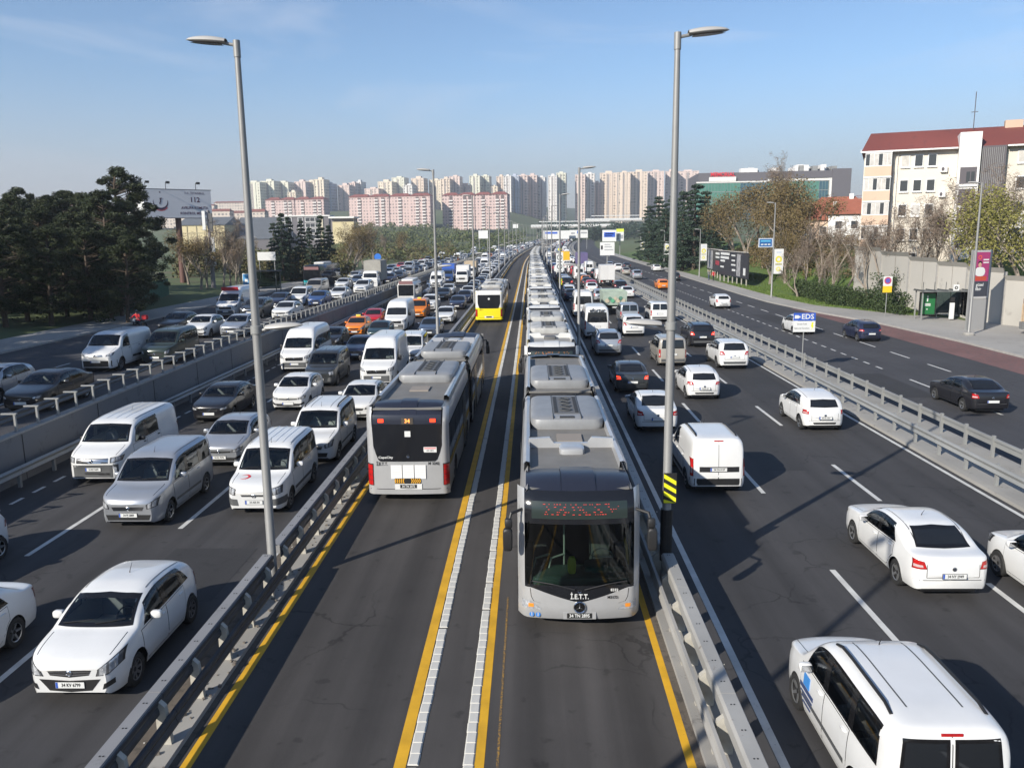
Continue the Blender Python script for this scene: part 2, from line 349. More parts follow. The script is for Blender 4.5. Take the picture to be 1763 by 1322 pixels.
def ysteps(Y0, Y1):
    r = [Y0]; y = Y0
    while y < Y1:
        y += 4 if y < 60 else (12 if y < 300 else 25); r.append(min(y, Y1))
    return r
def strip_mesh(mb, xa, xb, z, Y0, Y1, mi=0, zf=None):
    fa = xa if callable(xa) else (lambda Y: xa); fb = xb if callable(xb) else (lambda Y: xb)
    P = []
    for Y in ysteps(Y0, Y1):
        zz = z+(zf(Y) if zf else 0); P.append([path(fa(Y), Y, zz), path(fb(Y), Y, zz)])
    return mb.grid(P, mi)
def strip(name, xa, xb, z, Y0, Y1, m, parent=None, zf=None, kind='structure'):
    mb = MB(); strip_mesh(mb, xa, xb, z, Y0, Y1, 0, zf); o = mb.build(name, m, parent)
    if parent is None: tag(o, kind=kind)
    return o
RM_L = strip('main_road_oncoming', -17.7, -5.75, 0, -40, 1050, A_MAIN)
RM_B = strip('bus_road', -5.75, 2.62, 0.002, -40, 1050, A_BUS)
RM_R = strip('main_road_outgoing', 2.62, 14.4, 0, -40, 1050, A_MAIN)
RM_SR = strip('service_road_right', 17.0, lambda Y: float(np.interp(Y, [0, 68, 88, 100, 190, 400], [31.45, 31.45, 28.0, 27.4, 29, 30])), .0, -40, 700, A_SERV)
RM_SL = strip('service_road_left', -32.8, -17.9, 0.004, -40, 500, A_SERV, zf=lz)
RED = strip('red_bus_bay', lambda Y: float(np.interp(Y, [0, 74, 88], [27.95, 27.95, 27.8])), lambda Y: float(np.interp(Y, [0, 68, 88], [31.4, 31.4, 27.98])), .004, -40, 88, A_RED)
# pavement on the right with its kerb
kx = lambda Y: float(np.interp(Y, [0, 68, 88, 100, 190, 400], [31.45, 31.45, 28.0, 27.4, 29, 30]))
strip('sidewalk_right', lambda Y: kx(Y)+.2, lambda Y: kx(Y)+float(np.interp(Y, [0, 60, 75, 90, 110, 400], [15, 13, 8.2, 3.2, 2.8, 2.5])), .15, -40, 420, PAVE)
mb = MB(); P = [[path(kx(Y), Y, -.05), path(kx(Y), Y, .155), path(kx(Y)+.2, Y, .155), path(kx(Y)+.2, Y, -.05)] for Y in ysteps(-40, 420)]
mb.grid(P); tag(mb.build('kerb_right', KERB), kind='structure')
def bank_edge(Y): return float(np.interp(Y, [0, 60, 75, 90, 110, 400], [8.3, 8.3, 7.4, 3.2, 2.8, 2.5]))
mb = MB(); mb.grid([[(kx(Y)+bank_edge(Y)+d+xoff(Y), Y, max(zoff(Y)+.13, ground_z(kx(Y)+bank_edge(Y)+d, Y)+.10)+.10*math.sin(d*1.3+Y*.31)*(d > .5)) for d in (0, .5, 1.2, 2.2, 3.5, 5, 7, 9.5, 12, 15, 19, 24)] for Y in list(range(78, 120, 3))+list(range(120, 340, 8))])
tag(fixnormals(mb.mesh('x')) and place('grass_bank', fixnormals(mb.mesh('grass_bank', 60)), GRASS), kind='structure')
# pavement and kerb on the left
strip('sidewalk_left', -37, -33, 0.12, -40, 400, PAVE, zf=lz)
mb = MB(); mb.grid([[path(-33, Y, lz(Y)+.125), path(-32.75, Y, lz(Y)+.125), path(-32.75, Y, lz(Y)-.05)] for Y in ysteps(-40, 400)]); tag(mb.build('kerb_left', KERB), kind='structure')
# concrete island between the right carriageway and the service road
mb = MB(); mb.grid([[path(14.4, Y, -.05), path(14.42, Y, .10), path(14.62, Y, .12), path(16.75, Y, .12), path(16.98, Y, .10), path(17.0, Y, -.05)] for Y in ysteps(-40, 700)])
tag(mb.build('median_island', CONC), kind='structure')
# concrete plinths of the bus lane barriers
for nm, xa, xb in (('barrier_plinth_left', -6.32, -5.78), ('barrier_plinth_right', 2.66, 3.24)):
    mb = MB(); mb.grid([[path(xa, Y, -.05), path(xa, Y, .10), path(xb, Y, .10), path(xb, Y, -.05)] for Y in ysteps(-40, 700)]); tag(mb.build(nm, CONC), kind='structure')

# ---- painted lines; each dash near the camera is a piece of its road
def line(x0, x1, Y0, Y1, m, parent, nm='lane_line'): return strip(nm, x0, x1, .006, Y0, Y1, m, parent)
line(-5.60, -5.42, -40, 900, YEL_LINE, RM_B, 'edge_line'); line(-2.22, -2.03, -40, 900, YEL_LINE, RM_B, 'edge_line')
line(-.96, -.80, -40, 900, YEL_LINE, RM_B, 'edge_line'); line(2.38, 2.52, -40, 900, YEL_LINE, RM_B, 'edge_line')
line(3.82, 3.97, -40, 900, WHITE_LINE, RM_R, 'edge_line'); line(14.08, 14.22, -40, 700, WHITE_LINE, RM_R, 'edge_line')
line(-6.85, -6.71, -40, 900, WHITE_LINE, RM_L, 'edge_line')
def dashes(x, start, ln, gap, parent, Y1=130, Y2=600, w=.14, zf=None, zz=.006):
    Y = start; far = MB(); proto = None
    while Y < Y2:
        if Y+ln > 6 and Y < Y1:
            if proto is None:
                q = MB(); q.bbox(-w/2, w/2, 0, ln, -.001, .001); proto = q.mesh('lane_dash'); proto.materials.append(WHITE_LINE)
            o = place('lane_dash', proto, None, parent, path(x, Y, zz+(zf(Y) if zf else 0)))
        elif Y >= Y1: strip_mesh(far, x-w/2, x+w/2, zz, Y, Y+ln, 0, zf)
        Y += ln+gap
    if far.v: o = far.build('far_lane_dashes', WHITE_LINE, parent); o['kind'] = 'stuff'
dashes(-10.14, 2, 4, 6, RM_L); dashes(-13.38, 10, 4, 6, RM_L); dashes(-16.5, 8.6, .65, .55, RM_L, 70, 200, .12)
dashes(7.34, 5, 4, 6, RM_R); dashes(10.68, 4.2, 4, 6, RM_R)
dashes(21.0, 12, 3, 3, RM_SR, 48, 48); dashes(21.0, 48.6, .9, 1.0, RM_SR, 120, 300, .13); dashes(24.45, 10.3, 2.8, 2.5, RM_SR, 130, 300)
dashes(-22.7, 6, 3, 6, RM_SL, 130, 300, .13, lz, .01); dashes(-26.2, 6, 3, 6, RM_SL, 130, 300, .13, lz, .01)

# ---- raised white separator blocks along the strip between the two bus lanes
q = MB(); hw = .09
q.add([(-hw, 0, 0), (hw, 0, 0), (hw, .274, 0), (-hw, .274, 0), (-hw+.022, .008, .022), (hw-.022, .008, .022), (hw-.022, .266, .022), (-hw+.022, .266, .022)], [(4, 5, 6, 7), (0, 1, 5, 4), (1, 2, 6, 5), (2, 3, 7, 6), (3, 0, 4, 7)])
bm_ = q.mesh('separator_block'); bm_.materials.append(SEP_WHITE)
far = MB(); n = 0
for xs_ in (-1.92, -1.05):
    Y = 10.6; i = 0
    while Y < 190:
        if Y < 52: 
            o = place('separator_block', bm_, None, RM_B, (xs_+random.uniform(-.006, .006), Y, .006)); o.rotation_euler[2] = random.uniform(-.02, .02)
            if random.random() < .04: o.scale = (1, .8, .6)
        else: far.add([(v[0]+xs_+xoff(Y), v[1]+Y, v[2]+.006) for v in q.v], q.f)
        Y += .285 if Y < 52 else .3
o = far.build('separator_blocks_far', SEP_WHITE, RM_B); o['kind'] = 'stuff'
for xs_ in (-1.92, -1.05): strip('separator_strip', xs_-.09, xs_+.09, .03, 190, 900, SEP_WHITE, RM_B)

# ---------------------------------------------------------------- guard rails
def rail_seg(prof, Y0, Y1, gap=.006):
    """profile (x, z) closed polygon swept along the road"""
    mb = MB(); st = ysteps(Y0, Y1); n = len(prof); Ys = [Y0+gap]+st[1:-1]+[Y1-gap]
    vs = [path(x, Y, z) for Y in Ys for x, z in prof]; fs = [(i*n+k, i*n+(k+1) % n, (i+1)*n+(k+1) % n, (i+1)*n+k) for i in range(len(Ys)-1) for k in range(n)]
    fs += [tuple(range(n-1, -1, -1)), tuple((len(Ys)-1)*n+k for k in range(n))]
    mb.add(vs, fs); return mb
def rail(parent, name, prof, m, Y0, Ynear, Yfar, seg=4.0, gaps=()):
    Y = Y0
    while Y < Ynear:
        a, b = Y, Y+seg; skip = False
        for (ga, gb) in gaps:
            if a < gb and b > ga:
                if a < ga-.2: fixb(rail_seg(prof, a, ga).build(name, m, parent))
                if b > gb+.2: fixb(rail_seg(prof, gb, b).build(name, m, parent))
                skip = True
        if not skip: fixb(rail_seg(prof, a, b).build(name, m, parent))
        Y += seg
    if Yfar > Y: fixb(rail_seg(prof, Y, Yfar).build(name, m, parent))
def fixb(o): fixnormals(o.data); return o
def posts(parent, pm, m, x, z, Y0, pitch, Ynear, Yfar, zf=None, name='post'):
    me = fixnormals(pm.mesh(name)); me.materials.append(m); Y = Y0; far = MB()
    while Y < Yfar:
        p = path(x, Y, z+(zf(Y) if zf else 0))
        if Y < Ynear: place(name, me, None, parent, p)
        else: far.add([(v[0]+p[0], v[1]+p[1], v[2]+p[2]) for v in pm.v], pm.f)
        Y += pitch
    if far.v: o = far.build('far_posts', m, parent); o['kind'] = 'stuff'
def bolts(parent, x, z, m, Y0, Y1, pitch, nx=2):
    bo = MB(); Y = Y0
    while Y < Y1:
        for dx in (-.025, .025):
            bo.box((x+dx, Y, z), (.022, .022, .008))
        Y += pitch
    o = bo.build('bolts', m, parent); o['kind'] = 'stuff'
POLES = [18.1+35.2*i for i in range(22)]
gapsP = [(p-.28, p+.28) for p in POLES[:2]]
# left bus-lane barrier: wide upper rail towards the cars, lower rail towards the buses, cut-off posts between
T = thing('guardrail', 'dark steel double guardrail left of the bus lanes, upper rail with a flat grey top', 'guardrail', (0, 0, 0))
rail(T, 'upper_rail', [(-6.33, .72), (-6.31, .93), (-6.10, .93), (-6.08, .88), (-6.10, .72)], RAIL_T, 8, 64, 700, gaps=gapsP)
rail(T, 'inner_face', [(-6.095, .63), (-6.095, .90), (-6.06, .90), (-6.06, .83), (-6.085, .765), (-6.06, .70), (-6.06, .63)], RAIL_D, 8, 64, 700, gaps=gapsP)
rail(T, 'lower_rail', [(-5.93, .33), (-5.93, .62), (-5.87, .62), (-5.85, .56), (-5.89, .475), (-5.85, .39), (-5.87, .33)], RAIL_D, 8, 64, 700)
pm = MB(); pm.add([(-.11, -.05, 0), (.11, -.05, 0), (.11, .05, 0), (-.11, .05, 0), (-.11, -.05, .82), (.05, -.05, .66), (.05, .05, .66), (-.11, .05, .82)], [(0, 1, 5, 4), (1, 2, 6, 5), (2, 3, 7, 6), (3, 0, 4, 7), (4, 5, 6, 7)])
posts(T, pm, POSTM, -6.02, .10, 9.2, 1.34, 130, 600)
bolts(T, -6.2, .933, BLACKM, 9, 45, .67)
# right bus-lane barrier
T = thing('guardrail', 'pale double guardrail right of the bus lanes with a broad weathered top', 'guardrail', (0, 0, 0))
rail(T, 'upper_rail', [(2.97, .64), (2.95, .88), (2.99, .93), (3.22, .93), (3.25, .88), (3.23, .64)], GALV_L, 8, 64, 700, gaps=gapsP)
rail(T, 'lower_rail', [(2.74, .33), (2.72, .42), (2.755, .49), (2.72, .56), (2.74, .64), (2.80, .64), (2.80, .33)], GALV_L, 8, 64, 700)
pm2 = MB(); pm2.add([(-.16, -.05, 0), (.16, -.05, 0), (.16, .05, 0), (-.16, .05, 0), (-.10, -.05, .56), (.16, -.05, .78), (.16, .05, .78), (-.10, .05, .56)], [(0, 1, 5, 4), (1, 2, 6, 5), (2, 3, 7, 6), (3, 0, 4, 7), (4, 5, 6, 7)])
posts(T, pm2, POSTM, 2.96, .10, 9.0, 1.34, 110, 600)
bolts(T, 3.1, .933, BLACKM, 9, 40, .67)
# W-beam rails on the island
wp = lambda x, s, z: [(x+s*a, z+b) for a, b in ((0, 0), (.07, .05), (.02, .15), (.07, .25), (0, .31), (-.03, .31), (-.03, 0))]
ip = MB(); ip.bbox(-.05, .05, -.055, .055, 0, .72)
for lab, x, s in (('silver crash barrier of the island, on the side of the main road', 14.80, -1), ('silver crash barrier of the island, on the side of the service road', 16.50, 1)):
    T = thing('crash_barrier', lab, 'guardrail', (0, 0, 0), group='crash barriers of the island')
    rail(T, 'w_beam', wp(x+s*.07, s, .50 if s < 0 else .52), GALV, 10, 90, 600)
    if s > 0: rail(T, 'top_rail', [(x-.03, .74), (x-.03, .84), (x+.04, .84), (x+.04, .74)], GALV, 10, 90, 600)
    if s > 0:
        ip = MB(); ip.bbox(-.05, .05, -.055, .055, 0, .80)
    posts(T, ip, GALV, x, .12, 12.3 if s < 0 else 11.9, 1.86, 150, 450)
# retaining wall of the raised left service road, with its own rail and a low guard rail at its foot
wh = lambda Y: float(np.interp(Y, [0, 24, 50, 85, 160, 300], [1.62, 1.62, 1.86, 1.62, 1.45, .5]))
mb = MB(); mb.grid([[path(-17.68, Y, -.05), path(-17.70, Y, wh(Y)-.05), path(-17.70, Y, wh(Y)), path(-18.0, Y, wh(Y)), path(-18.0, Y, .5)] for Y in ysteps(-40, 320)])
RW = tag(mb.build('retaining_wall', CONC_D), 'dark grey concrete retaining wall of the raised service road at left', 'wall')
mb = MB(); mb.grid([[path(-17.66, Y, wh(Y)-.02), path(-17.66, Y, wh(Y)+.05), path(-18.02, Y, wh(Y)+.05), path(-18.02, Y, wh(Y)-.02)] for Y in ysteps(-40, 320)]); mb.build('coping', KERB, RW)
seam = MB()
for k in range(30): seam.bbox(-17.685, -17.675, 12+k*5-.012, 12+k*5+.012, 0, wh(12+k*5)-.06)
o = seam.build('panel_joints', BLACKM, RW); o['kind'] = 'stuff'
T = thing('wall_railing', 'steel railing of T shaped posts along the top of the retaining wall', 'railing', (0, 0, 0))
tp = MB(); tp.bbox(-.035, .035, -.04, .04, 0, .62); tp.bbox(-.46, .08, -.045, .045, .60, .65)
tp.bbox(-.06, .06, -.07, .07, 0, .03)
posts(T, tp, GALV, -17.84, .05, 13, 1.27, 130, 300, zf=wh)
for za, zb, xo in ((.30, .60, -18.30),):
    Y = 10
    while Y < 300:
        e = min(Y+4, 300); sg = MB(); sg.grid([[path(xo+a, YY, b+wh(YY)) for a, b in ((0, za), (.05, za+.06), (.01, .45), (.05, zb-.06), (0, zb), (-.04, zb), (-.04, za), (0, za))] for YY in (Y+.01, e-.01)])
        sg.build('w_beam', RAIL_D, T); Y = e if e < 80 else max(e, min(300, e+1))
T = thing('guardrail', 'low galvanised guardrail at the foot of the retaining wall', 'guardrail', (0, 0, 0))
rail(T, 'w_beam', wp(-17.22, 1, .44), GALV, 10, 60, 300)
ip = MB(); ip.bbox(-.05, .05, -.055, .055, 0, .64)
posts(T, ip, GALV, -17.30, 0, 12, 2.0, 110, 280)
# long dirt drift at the foot of the left barrier
for (xa, xb, y0, y1) in ((-6.75, -6.40, 9, 80), (3.27, 3.45, 9, 60), (2.52, 2.66, 9, 60), (-5.78, -5.68, 9, 60)):
    strip('gutter_dirt', xa, xb, .0045, y0, y1, DIRT)

# repair patches, a worn-off old line and small litter
PATCH = asphalt('asphalt_patch', (.036, .036, .038), .1, (), 40.)
for par, x0, x1, y0, y1 in ((RM_R, 4.6, 6.4, 26, 31), (RM_R, 8.1, 9.6, 27.5, 40), (RM_L, -12.9, -11.0, 30, 34), (RM_L, -9.6, -7.4, 17.3, 20.5), (RM_SR, 18.2, 20.2, 40, 47), (RM_SR, 22.0, 24.0, 66, 82), (RM_L, -16.2, -14.0, 38, 60), (RM_R, 11.2, 13.6, 40, 52), (RM_B, -5.0, -3.4, 52, 60)):
    strip('repair_patch', x0, x1, .0045, y0, y1, PATCH, par)
FADED = worn('faded_yellow_paint', (.40, .22, .03), (.056, .053, .052), .43, 30)
strip('worn_line', -.61, -.57, .0055, 8, 17.5, FADED, RM_B)
for xs_ in (-7.9+.0, 5.95, -2.9, 1.7): pass
mb = MB()
for k in range(60):
    x, y = random.choice([(random.uniform(-6.75, -6.4), random.uniform(10, 45)), (random.uniform(3.3, 3.7), random.uniform(12, 50)), (random.uniform(14.4, 16.9), random.uniform(20, 60)), (random.uniform(-17.1, -16.7), random.uniform(24, 60))]); s_ = random.uniform(.012, .035); mb.box((x, y, .016+(.12 if 14.4 < x < 17 else 0)), (s_, s_*random.uniform(.5, 1.5), .012), 0, random.uniform(0, 3))
o = mb.build('litter', mat('litter_pale', (.5, .49, .46), .8)); tag(o, 'scattered pale scraps of litter along the barriers', 'litter', kind='stuff')
mb = MB()
for k in range(240):
    y = random.uniform(9, 40); x = -5.98+random.uniform(-.28, .22); s_ = random.uniform(.015, .06); mb.box((x, y, .10+s_*.3), (s_, s_*1.2, s_*.8), 0, random.uniform(0, 3), random.uniform(-.5, .5))
o = mb.build('rubble', mat('rubble_grey', (.16, .14, .12), .95)); tag(o, 'loose grit and rubble on the plinth of the left bus barrier', 'rubble', kind='stuff')
# ================================================================ VEHICLES
def paint(name, col, metal=.0, rough=.28, coat=.6):
    return mat('paint_'+name, col, rough, metal, .5, coat, var=(1.3, .07))
PNT = {'white': paint('white', (.66, .665, .66)), 'silver': paint('silver', (.42, .44, .47), .55, .3), 'black': paint('black', (.012, .012, .015)), 'grey': paint('grey', (.10, .11, .115), .4),
       'darkgrey': paint('darkgrey', (.045, .05, .055), .3), 'navy': paint('navy', (.018, .024, .055), .2), 'blue': paint('blue', (.03, .07, .20), .1), 'bluegrey': paint('bluegrey', (.10, .13, .19), .5),
       'red': paint('red', (.42, .012, .02)), 'orange': paint('orange', (.72, .20, .015)), 'beige': paint('beige', (.42, .39, .34), .3), 'green': paint('green', (.035, .05, .042), .2), 'brown': paint('brown', (.09, .06, .045), .2), 'teal': paint('teal', (.03, .06, .065), .3)}
PAINT = PNT['white']
GLASS = tint_glass('car_glass', (.80, .88, .87), .90)
GLASS_D = mat('dark_glass', (.012, .014, .017), .04, 0, .6)
FRIT = mat('black_frit', (.008, .008, .009), .12, 0, .5)
TYRE = mat('tyre', (.018, .018, .018), .8)
RIMM = mat('rim_alloy', (.38, .39, .40), .32, .8)
RIMS = mat('rim_steel', (.16, .16, .165), .5, .5)
CHROME = mat('chrome', (.62, .63, .65), .15, 1)
LAMP = mat('headlamp', (.52, .54, .57), .1, .35, .7, var=(14, .6))
LAMPD = mat('headlamp_housing', (.16, .165, .175), .12, .4, .6)
TAIL = mat('tail_lamp', (.42, .012, .012), .12, 0, .7, var=(11, .35))
TAILD = mat('tail_lamp_edge', (.16, .006, .008), .2); CLEAR = mat('clear_lens', (.55, .42, .42), .15, .2, .6)
BRAKE = mat('brake_lamp_lit', (.6, .02, .01), .2, emis=((1, .06, .02), 1.6))
AMBER = mat('amber_lamp', (.7, .25, .03), .2)
SEATM = mat('seat_fabric', (.20, .20, .205), .85); SEATL = mat('seat_light', (.34, .34, .32), .85)
PLASTIC = mat('grey_plastic', (.075, .078, .08), .6)
PLATEW = mat('plate_white', (.62, .63, .62), .45); PLATEB = mat('plate_blue', (.03, .09, .40), .4); INK = mat('ink_black', (.01, .01, .01), .6)
SHELL = [PAINT]

def superell(mb, c, d, e1=.35, e2=.35, nu=16, nv=8, mi=0):
    """rounded box as a superellipsoid"""
    f = lambda w, e: math.copysign(abs(w)**e, w)
    P = []
    for j in range(nv+1):
        v = -math.pi/2+math.pi*j/nv; row = []
        for i in range(nu+1):
            u = -math.pi+2*math.pi*i/nu
            row.append((c[0]+d[0]/2*f(math.cos(v), e1)*f(math.cos(u), e2), c[1]+d[1]/2*f(math.cos(v), e1)*f(math.sin(u), e2), c[2]+d[2]/2*f(math.sin(v), e1)))
        P.append(row)
    return mb.grid(P, mi)

def inpoly(p, poly):
    x, y = p; c = False; n = len(poly); j = n-1
    for i in range(n):
        xi, yi = poly[i]; xj, yj = poly[j]
        if (yi > y) != (yj > y) and x < (xj-xi)*(y-yi)/(yj-yi)+xi: c = not c
        j = i
    return c

class Part:
    def __init__(s, name, mesh, loc=(0, 0, 0), rot=None, scale=None, kids=None): s.name = name; s.mesh = mesh; s.loc = loc; s.rot = rot; s.scale = scale; s.kids = kids or []
def instantiate(parts, root, remap=None, skip=()):
    for p in parts:
        if p.name in skip: continue
        o = bpy.data.objects.new(p.name, p.mesh); COL.objects.link(o); o.parent = root; o.location = p.loc
        if p.rot: o.rotation_euler = p.rot
        if p.scale: o.scale = p.scale
        if remap:
            for i, m in enumerate(p.mesh.materials):
                if m.name in remap: o.material_slots[i].link = 'OBJECT'; o.material_slots[i].material = remap[m.name]
        if p.kids: instantiate(p.kids, o, remap)
def mkmesh(mb, name, mats, smooth=35, fix=True):
    me = mb.mesh(name)
    if fix: fixnormals(me)
    if smooth: me.polygons.foreach_set('use_smooth', [True]*len(me.polygons)); me.set_sharp_from_angle(angle=R(smooth))
    for m in (mats if isinstance(mats, (list, tuple)) else [mats]): me.materials.append(m)
    return me

class Body:
    """lofted car shell; s runs from the nose (0) to the tail (L), local +Y is forward"""
    def __init__(b, sp, fine=True):
        b.sp = sp; b.L = sp['L']; b.W = sp['W']; b.H = sp['H']; b.top = pchip(sp['top']); b.sh = pchip(sp['sh']); b.n = sp.get('n', 5); b.tum = sp.get('tum', .11)
        L = b.L; pf, pr = sp.get('nose', (.74, .83, .93, .985)), sp.get('tail', (.985, .95, .88, .80))
        b.hw = pchip([(0, pf[0]), (.06, pf[1]), (.22, pf[2]), (.55, pf[3]), (1.1, 1), (L-1.1, 1), (L-.45, pr[0]), (L-.15, pr[1]), (L-.04, pr[2]), (L, pr[3])])
        b.sill = sp.get('sill', .23); b.Ra = sp['R']; b.bow = sp.get('bow', .17); b.bowr = sp.get('bowr', .09)
        b.bot = pchip([(0, .27), (.05, .22), (.25, b.sill-.02), (.7, b.sill), (L-.7, b.sill), (L-.25, b.sill+.02), (L-.05, .27), (L, .30)])
        dx = .055 if fine else .22
        st = set(np.round(np.linspace(0, L, int(L/dx)), 4)) | {0, .012, .03, .06, .1, .15, L, L-.012, L-.03, L-.06, L-.1}
        for xw in sp['wheels']:
            for k in range(13 if fine else 7): st.add(round(xw+b.Ra*math.cos(math.pi*k/(12 if fine else 6)), 4))
            st |= {xw-b.Ra-.004, xw+b.Ra+.004}
        b.st = sorted(x for x in st if 0 <= x <= L)
        k1, k2 = (13, 9) if fine else (5, 4)
        b.fs = list(np.linspace(0, .90, k1)); yend = (1-.90**b.n)**(1/b.n); b.yf = list(np.linspace(yend, 0, k2+1))[1:]
        b.lo = [0, .1, .22, .38, .55, .72, .86, 1] if fine else [0, .3, .7, 1]
        rows = [b.section(s) for s in b.st]
        mb = MB(); full = [[(x, y, z) for x, y, z in r]+[(-x, y, z) for x, y, z in reversed(r[:-1])] for r in rows]
        mb.grid(full); n = len(full[0]); o = (len(full)-1)*n
        mb.f.append(tuple(range(n))); mb.f.append(tuple(o+i for i in range(n))); mb.m += [0, 0]
        b.mb = mb
        bm = bmesh.new(); me = mb.mesh('tmp'); fixnormals(me); bm.from_mesh(me); b.bvh = BVHTree.FromBMesh(bm); bm.free(); b.me = me
    def zbot(b, s):
        z = b.bot(s)
        for xw in b.sp['wheels']:
            d = abs(s-xw)
            if d < b.Ra: z = max(z, b.sp['r']+math.sqrt(max(0, b.Ra**2-d*d)))
        return z
    def section(b, s):
        zb = b.zbot(s); zt = b.top(s); zs = min(b.sh(s), zt-.015); w = b.hw(s)*b.W/2; z0 = b.bot(s); zb = min(zb, zs-.03); pts = []
        def P(y, z):
            q = min(1, abs(y)/(b.W/2)); sh = b.bow*q**2.2*max(0, 1-s/1.7)-b.bowr*q**2.2*max(0, 1-(b.L-s)/1.0)
            return (y, b.L/2-s-sh, z)
        for t in b.lo:
            z = zb+t*(zs-zb); f = (z-z0)/max(.05, zs-z0)
            k = 1-.055*max(0, 1-f/.35)**2-.035*max(0, (f-.62)/.38)**2
            pts.append(P(w*k, z))
        Hg = b.H-b.sh(b.L*.5); w2 = w*.965
        def up(yy, ff):
            z = zs+(zt-zs)*ff; return P(w2*yy*(1-b.tum*max(0, z-zs)/Hg), z)
        for f in b.fs[1:]: pts.append(up((1-f**b.n)**(1/b.n), f))
        for y in b.yf: pts.append(up(y, (1-y**b.n)**(1/b.n)))
        return pts
    def hit(b, proj, a, z, x=None):
        L = b.L
        if proj == 'F': o, d = Vector((a, L/2+3, z)), Vector((0, -1, 0))
        elif proj == 'B': o, d = Vector((a, -L/2-3, z)), Vector((0, 1, 0))
        elif proj == 'R': o, d = Vector((3, L/2-a, z)), Vector((-1, 0, 0))
        else: o, d = Vector((a, L/2-z, 5)), Vector((0, 0, -1))
        p, nn, i, dist = b.bvh.ray_cast(o, d)
        if p is None or (proj in 'FB' and dist > 3+L*.62):
            q = o+d*(3.15 if proj in 'FB' else (3-b.W/2+.05)); p, nn, i, dist = b.bvh.find_nearest(q)
        return p, nn
    def patch(b, proj, bot, top, N=8, M=5, off=.005, border=None, mats=None, rowmat=None, mirror=False, mb=None, e=None):
        """conforming panel between two polylines given in the projection plane"""
        f0 = [lin([(p[2], p[k]) for p in bot]) for k in (0, 1)]; f1 = [lin([(p[2], p[k]) for p in top]) for k in (0, 1)]
        us_ = np.linspace(0, 1, N+1); vs_ = np.linspace(0, 1, M+1)
        if border:
            w = math.hypot(f0[0](1)-f0[0](0), f0[1](1)-f0[1](0)); h = math.hypot(f1[0](.5)-f0[0](.5), f1[1](.5)-f0[1](.5)); eu, ev = min(.2, border/max(w, .01)), min(.25, border/max(h, .01))
            us_ = np.concatenate([[0], np.linspace(eu, 1-eu, N-1), [1]]); vs_ = np.concatenate([[0], np.linspace(ev, 1-ev, M-1), [1]])
        out = mb or MB(); P = []
        for v in vs_:
            row = []
            for u in us_:
                a = f0[0](u)*(1-v)+f1[0](u)*v; z = f0[1](u)*(1-v)+f1[1](u)*v
                p, nn = b.hit(proj, a, z); p = p+nn*off
                row.append((-p.x if mirror else p.x, p.y, p.z))
            P.append(row)
        o = len(out.f); out.grid(P)
        nx = len(us_)-1
        for k in range(len(out.f)-o):
            j, i = divmod(k, nx)
            if border and (i in (0, nx-1) or j in (0, len(vs_)-2)): out.m[o+k] = 1
            elif rowmat: out.m[o+k] = rowmat(i, j)
        return out

def poly(pts):
    """list of (a, b) -> list with arc parameter"""
    d = [0]
    for p, q in zip(pts, pts[1:]): d.append(d[-1]+math.hypot(q[0]-p[0], q[1]-p[1]))
    t = d[-1] or 1
    return [(p[0], p[1], x/t) for p, x in zip(pts, d)]
def ends(pts): return [(p[0], p[1], i/(len(pts)-1)) for i, p in enumerate(pts)]

WHEELS = {}
def wheel_parts(r, wd, style):
    k = (r, wd, style)
    if k in WHEELS: return WHEELS[k]
    t = MB(); t.lathe([(r*.60, -wd/2+.02), (r*.66, -wd/2), (r*.93, -wd/2), (r, -wd/2+.03), (r, wd/2-.03), (r*.93, wd/2), (r*.66, wd/2), (r*.60, wd/2-.02)], 22, axis='X')
    rm = MB(); rm.lathe([(0, wd/2-.05), (r*.14, wd/2-.045), (r*.16, wd/2-.06), (r*.2, wd/2-.10), (r*.55, wd/2-.11), (r*.58, wd/2-.02), (r*.66, wd/2-.004), (r*.67, wd/2-.02)], 22, axis='X', mi=1)
    ns = 5 if style == 'alloy' else 8
    for i in range(ns):
        a = 2*math.pi*i/ns; c, s_ = math.cos(a), math.sin(a); w = r*.09 if style == 'alloy' else r*.10
        p = lambda rr, ww, x: (x, c*rr-s_*ww, s_*rr+c*ww)
        rm.add([p(r*.1, -w, wd/2-.05), p(r*.1, w, wd/2-.05), p(r*.60, w*.8, wd/2-.02), p(r*.60, -w*.8, wd/2-.02), p(r*.1, -w, wd/2-.1), p(r*.1, w, wd/2-.1), p(r*.60, w*.8, wd/2-.1), p(r*.60, -w*.8, wd/2-.1)], [(0, 1, 2, 3), (0, 3, 7, 4), (1, 5, 6, 2)])
    for f_i in range(22*5, 22*7): rm.m[f_i] = 0
    tm = mkmesh(t, 'wheel', TYRE, 40); rmm = mkmesh(rm, 'rim', [RIMM if style == 'alloy' else RIMS, BLACKM], 40)
    WHEELS[k] = (tm, rmm); return WHEELS[k]

